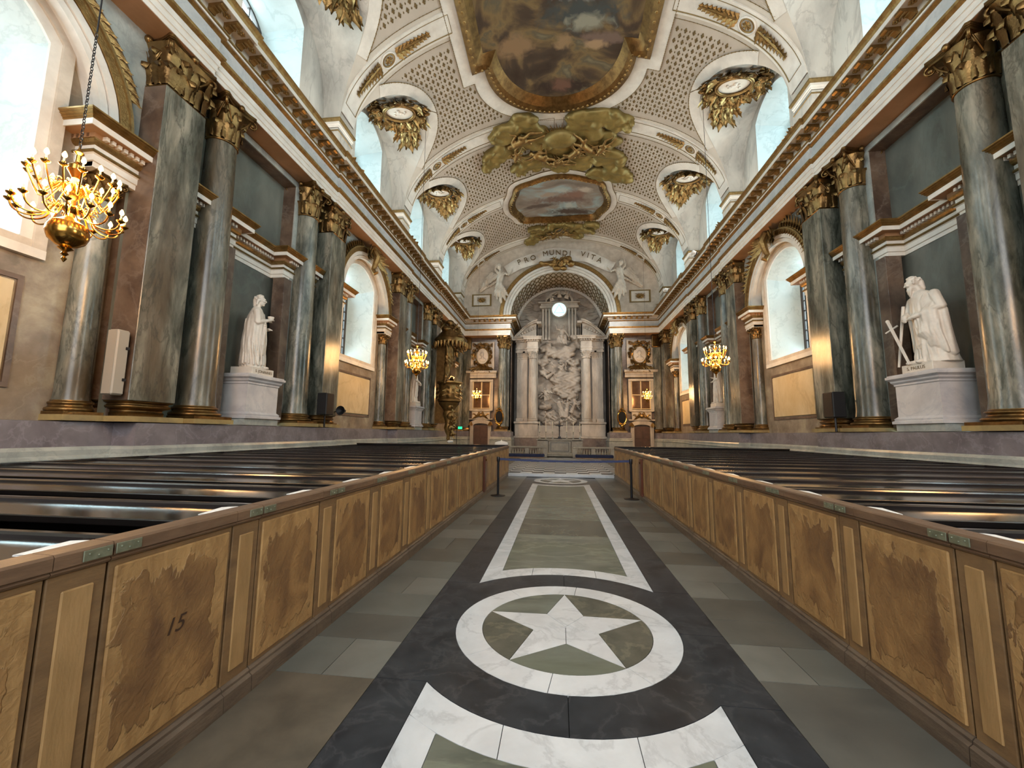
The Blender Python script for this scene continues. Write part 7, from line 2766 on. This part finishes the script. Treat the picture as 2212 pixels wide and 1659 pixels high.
# ================================================================ PULPIT
PU = thing('pulpit', 'gilt baroque pulpit with tasselled canopy and draped curtain on the left wall', 'pulpit', (-7.25, 26.3, 0))
R = random.Random(8)
mb = MB()
mb.lathe([(0.95, 7.5), (1.05, 7.45), (1.12, 7.55), (1.05, 7.65), (1.1, 7.75), (1.0, 7.85), (0.85, 8.05), (0.6, 8.35), (0.35, 8.55), (0.0, 8.62)], 32, cap=False)
mb.lathe([(0.0, 7.5), (0.95, 7.5)], 32, cap=False)
mb.obj('canopy', 'gilt_bronze', PU, smooth=True)
mb = MB()
for i in range(26):
    t = 2 * pi * i / 26
    x, y = 1.06 * cos(t), 1.06 * sin(t)
    mb.lathe([(0.0, -0.38), (0.05, -0.36), (0.03, -0.3), (0.07, -0.2), (0.1, -0.05), (0.1, 0.04), (0.0, 0.05)], 8, (x, y, 7.5))
mb.obj('lambrequin', 'gilt', PU, smooth=True)
mb = MB()
for (x, y, z, r) in ((0.2, 0.1, 8.5, .4), (-0.2, -0.4, 8.4, .35), (0.4, 0.5, 8.2, .35), (0.5, -0.2, 8.15, .3), (0, 0.3, 8.8, .35), (-0.1, 0, 8.95, .3), (0.6, 0.2, 8.0, .3), (0.7, -0.5, 7.9, .25)):
    mb.ball((x, y, z), (r, r * 1.1, r * 0.7), 10, 8)
relief_person(mb, (0.3, -0.3, 8.4), 1.0, 0.5, True, True, (0.5, -0.2))
link('canopy_crest', remesh(mb, 0.05, 'gilt_bronze', 'canopy_crest', 2), PU)
mb = MB()
for i in range(22):
    t = -1.4 + 2.8 * i / 21
    top = Vector((-0.1 + 0.35 * cos(t * 1.1), 0.75 * sin(t), 7.45))
    bot = Vector((-0.15 + 0.25 * cos(t), 0.95 * sin(t * 1.1), 4.95 + 0.35 * cos(t * 1.6)))
    mid = top.lerp(bot, 0.5) + Vector((0.05 * sin(i * 2), -0.25 * sin(t), 0))
    capsule(mb, top, mid, 0.10, 0.12, 7)
    capsule(mb, mid, bot, 0.12, 0.10, 7)
relief_person(mb, (0.45, -0.1, 6.9), 0.9, 0.3, True, True, (0.7, 0.2))
link('curtain', remesh(mb, 0.05, 'gilt_bronze', 'curtain', 1, folds(0.025)), PU)
mb = MB()
mb.lathe([(0.55, 3.55), (0.75, 3.62), (0.78, 3.75), (0.68, 3.85), (0.74, 4.1), (0.76, 4.4), (0.68, 4.65), (0.72, 4.75), (0.86, 4.82), (0.86, 4.92), (0.6, 4.94)], 32, flute=lambda r, t, z: r * (1 - 0.05 * abs(sin(3 * t)) ** 4), cap=False)
mb.obj('basket', 'gilt', PU, smooth=True)
mb = MB()
for i in range(8):
    t = 2 * pi * i / 8
    for q in range(5):
        leaf_blade(mb, (0.72 * cos(t), 0.72 * sin(t), 4.6 - 0.15 * q), (0.82 * cos(t + (-1) ** q * .3), 0.82 * sin(t + (-1) ** q * .3), 4.4 - 0.15 * q), 0.06, (cos(t), sin(t), 0), 0.2, 5)
mb.obj('basket_ornament', 'gilt', PU)
mb = MB()
mb.lathe([(0.0, 0.9), (0.05, 1.0), (0.12, 1.2), (0.1, 1.4), (0.2, 1.6), (0.3, 1.9), (0.22, 2.2), (0.3, 2.5), (0.4, 2.8), (0.34, 3.0), (0.45, 3.2), (0.62, 3.4), (0.7, 3.55)], 20, cap=False)
for (y, z, r) in ((0.2, 1.5, .16), (-0.15, 1.9, .2), (0.25, 2.3, .22), (-0.2, 2.7, .25), (0.3, 3.0, .22), (-0.3, 3.3, .25), (0.4, 3.4, .2)):
    mb.ball((0.15, y, z), (r, r, r * 1.1), 10, 7)
    for i in range(4):
        leaf_blade(mb, (0.2, y, z), (0.3, y + 0.35 * cos(i * 1.7), z + 0.35 * sin(i * 1.7)), 0.07, (1, 0, 0), 0.2, 5)
relief_person(mb, (0.25, -0.05, 2.35), 0.9, 0.9, True, False, (0.4, -0.2))
mb.obj('console', 'gilt', PU, smooth=True)
mb = MB()
for k in range(4):
    mb.ball((0.15, -0.35 + 0.22 * k, 1.02), (0.12, 0.13, 0.09), 8, 6)
mb.tube([(0.15, -0.35, 0.95), (0.15, 0.35, 0.95)], 0.05, 6)
mb.obj('white_tassel', 'paper', PU, smooth=True)
MB().box(-0.9, -0.2, -0.12, 0.12, 2.2, 8.0).obj('wall_mount', 'gilt_bronze', PU)
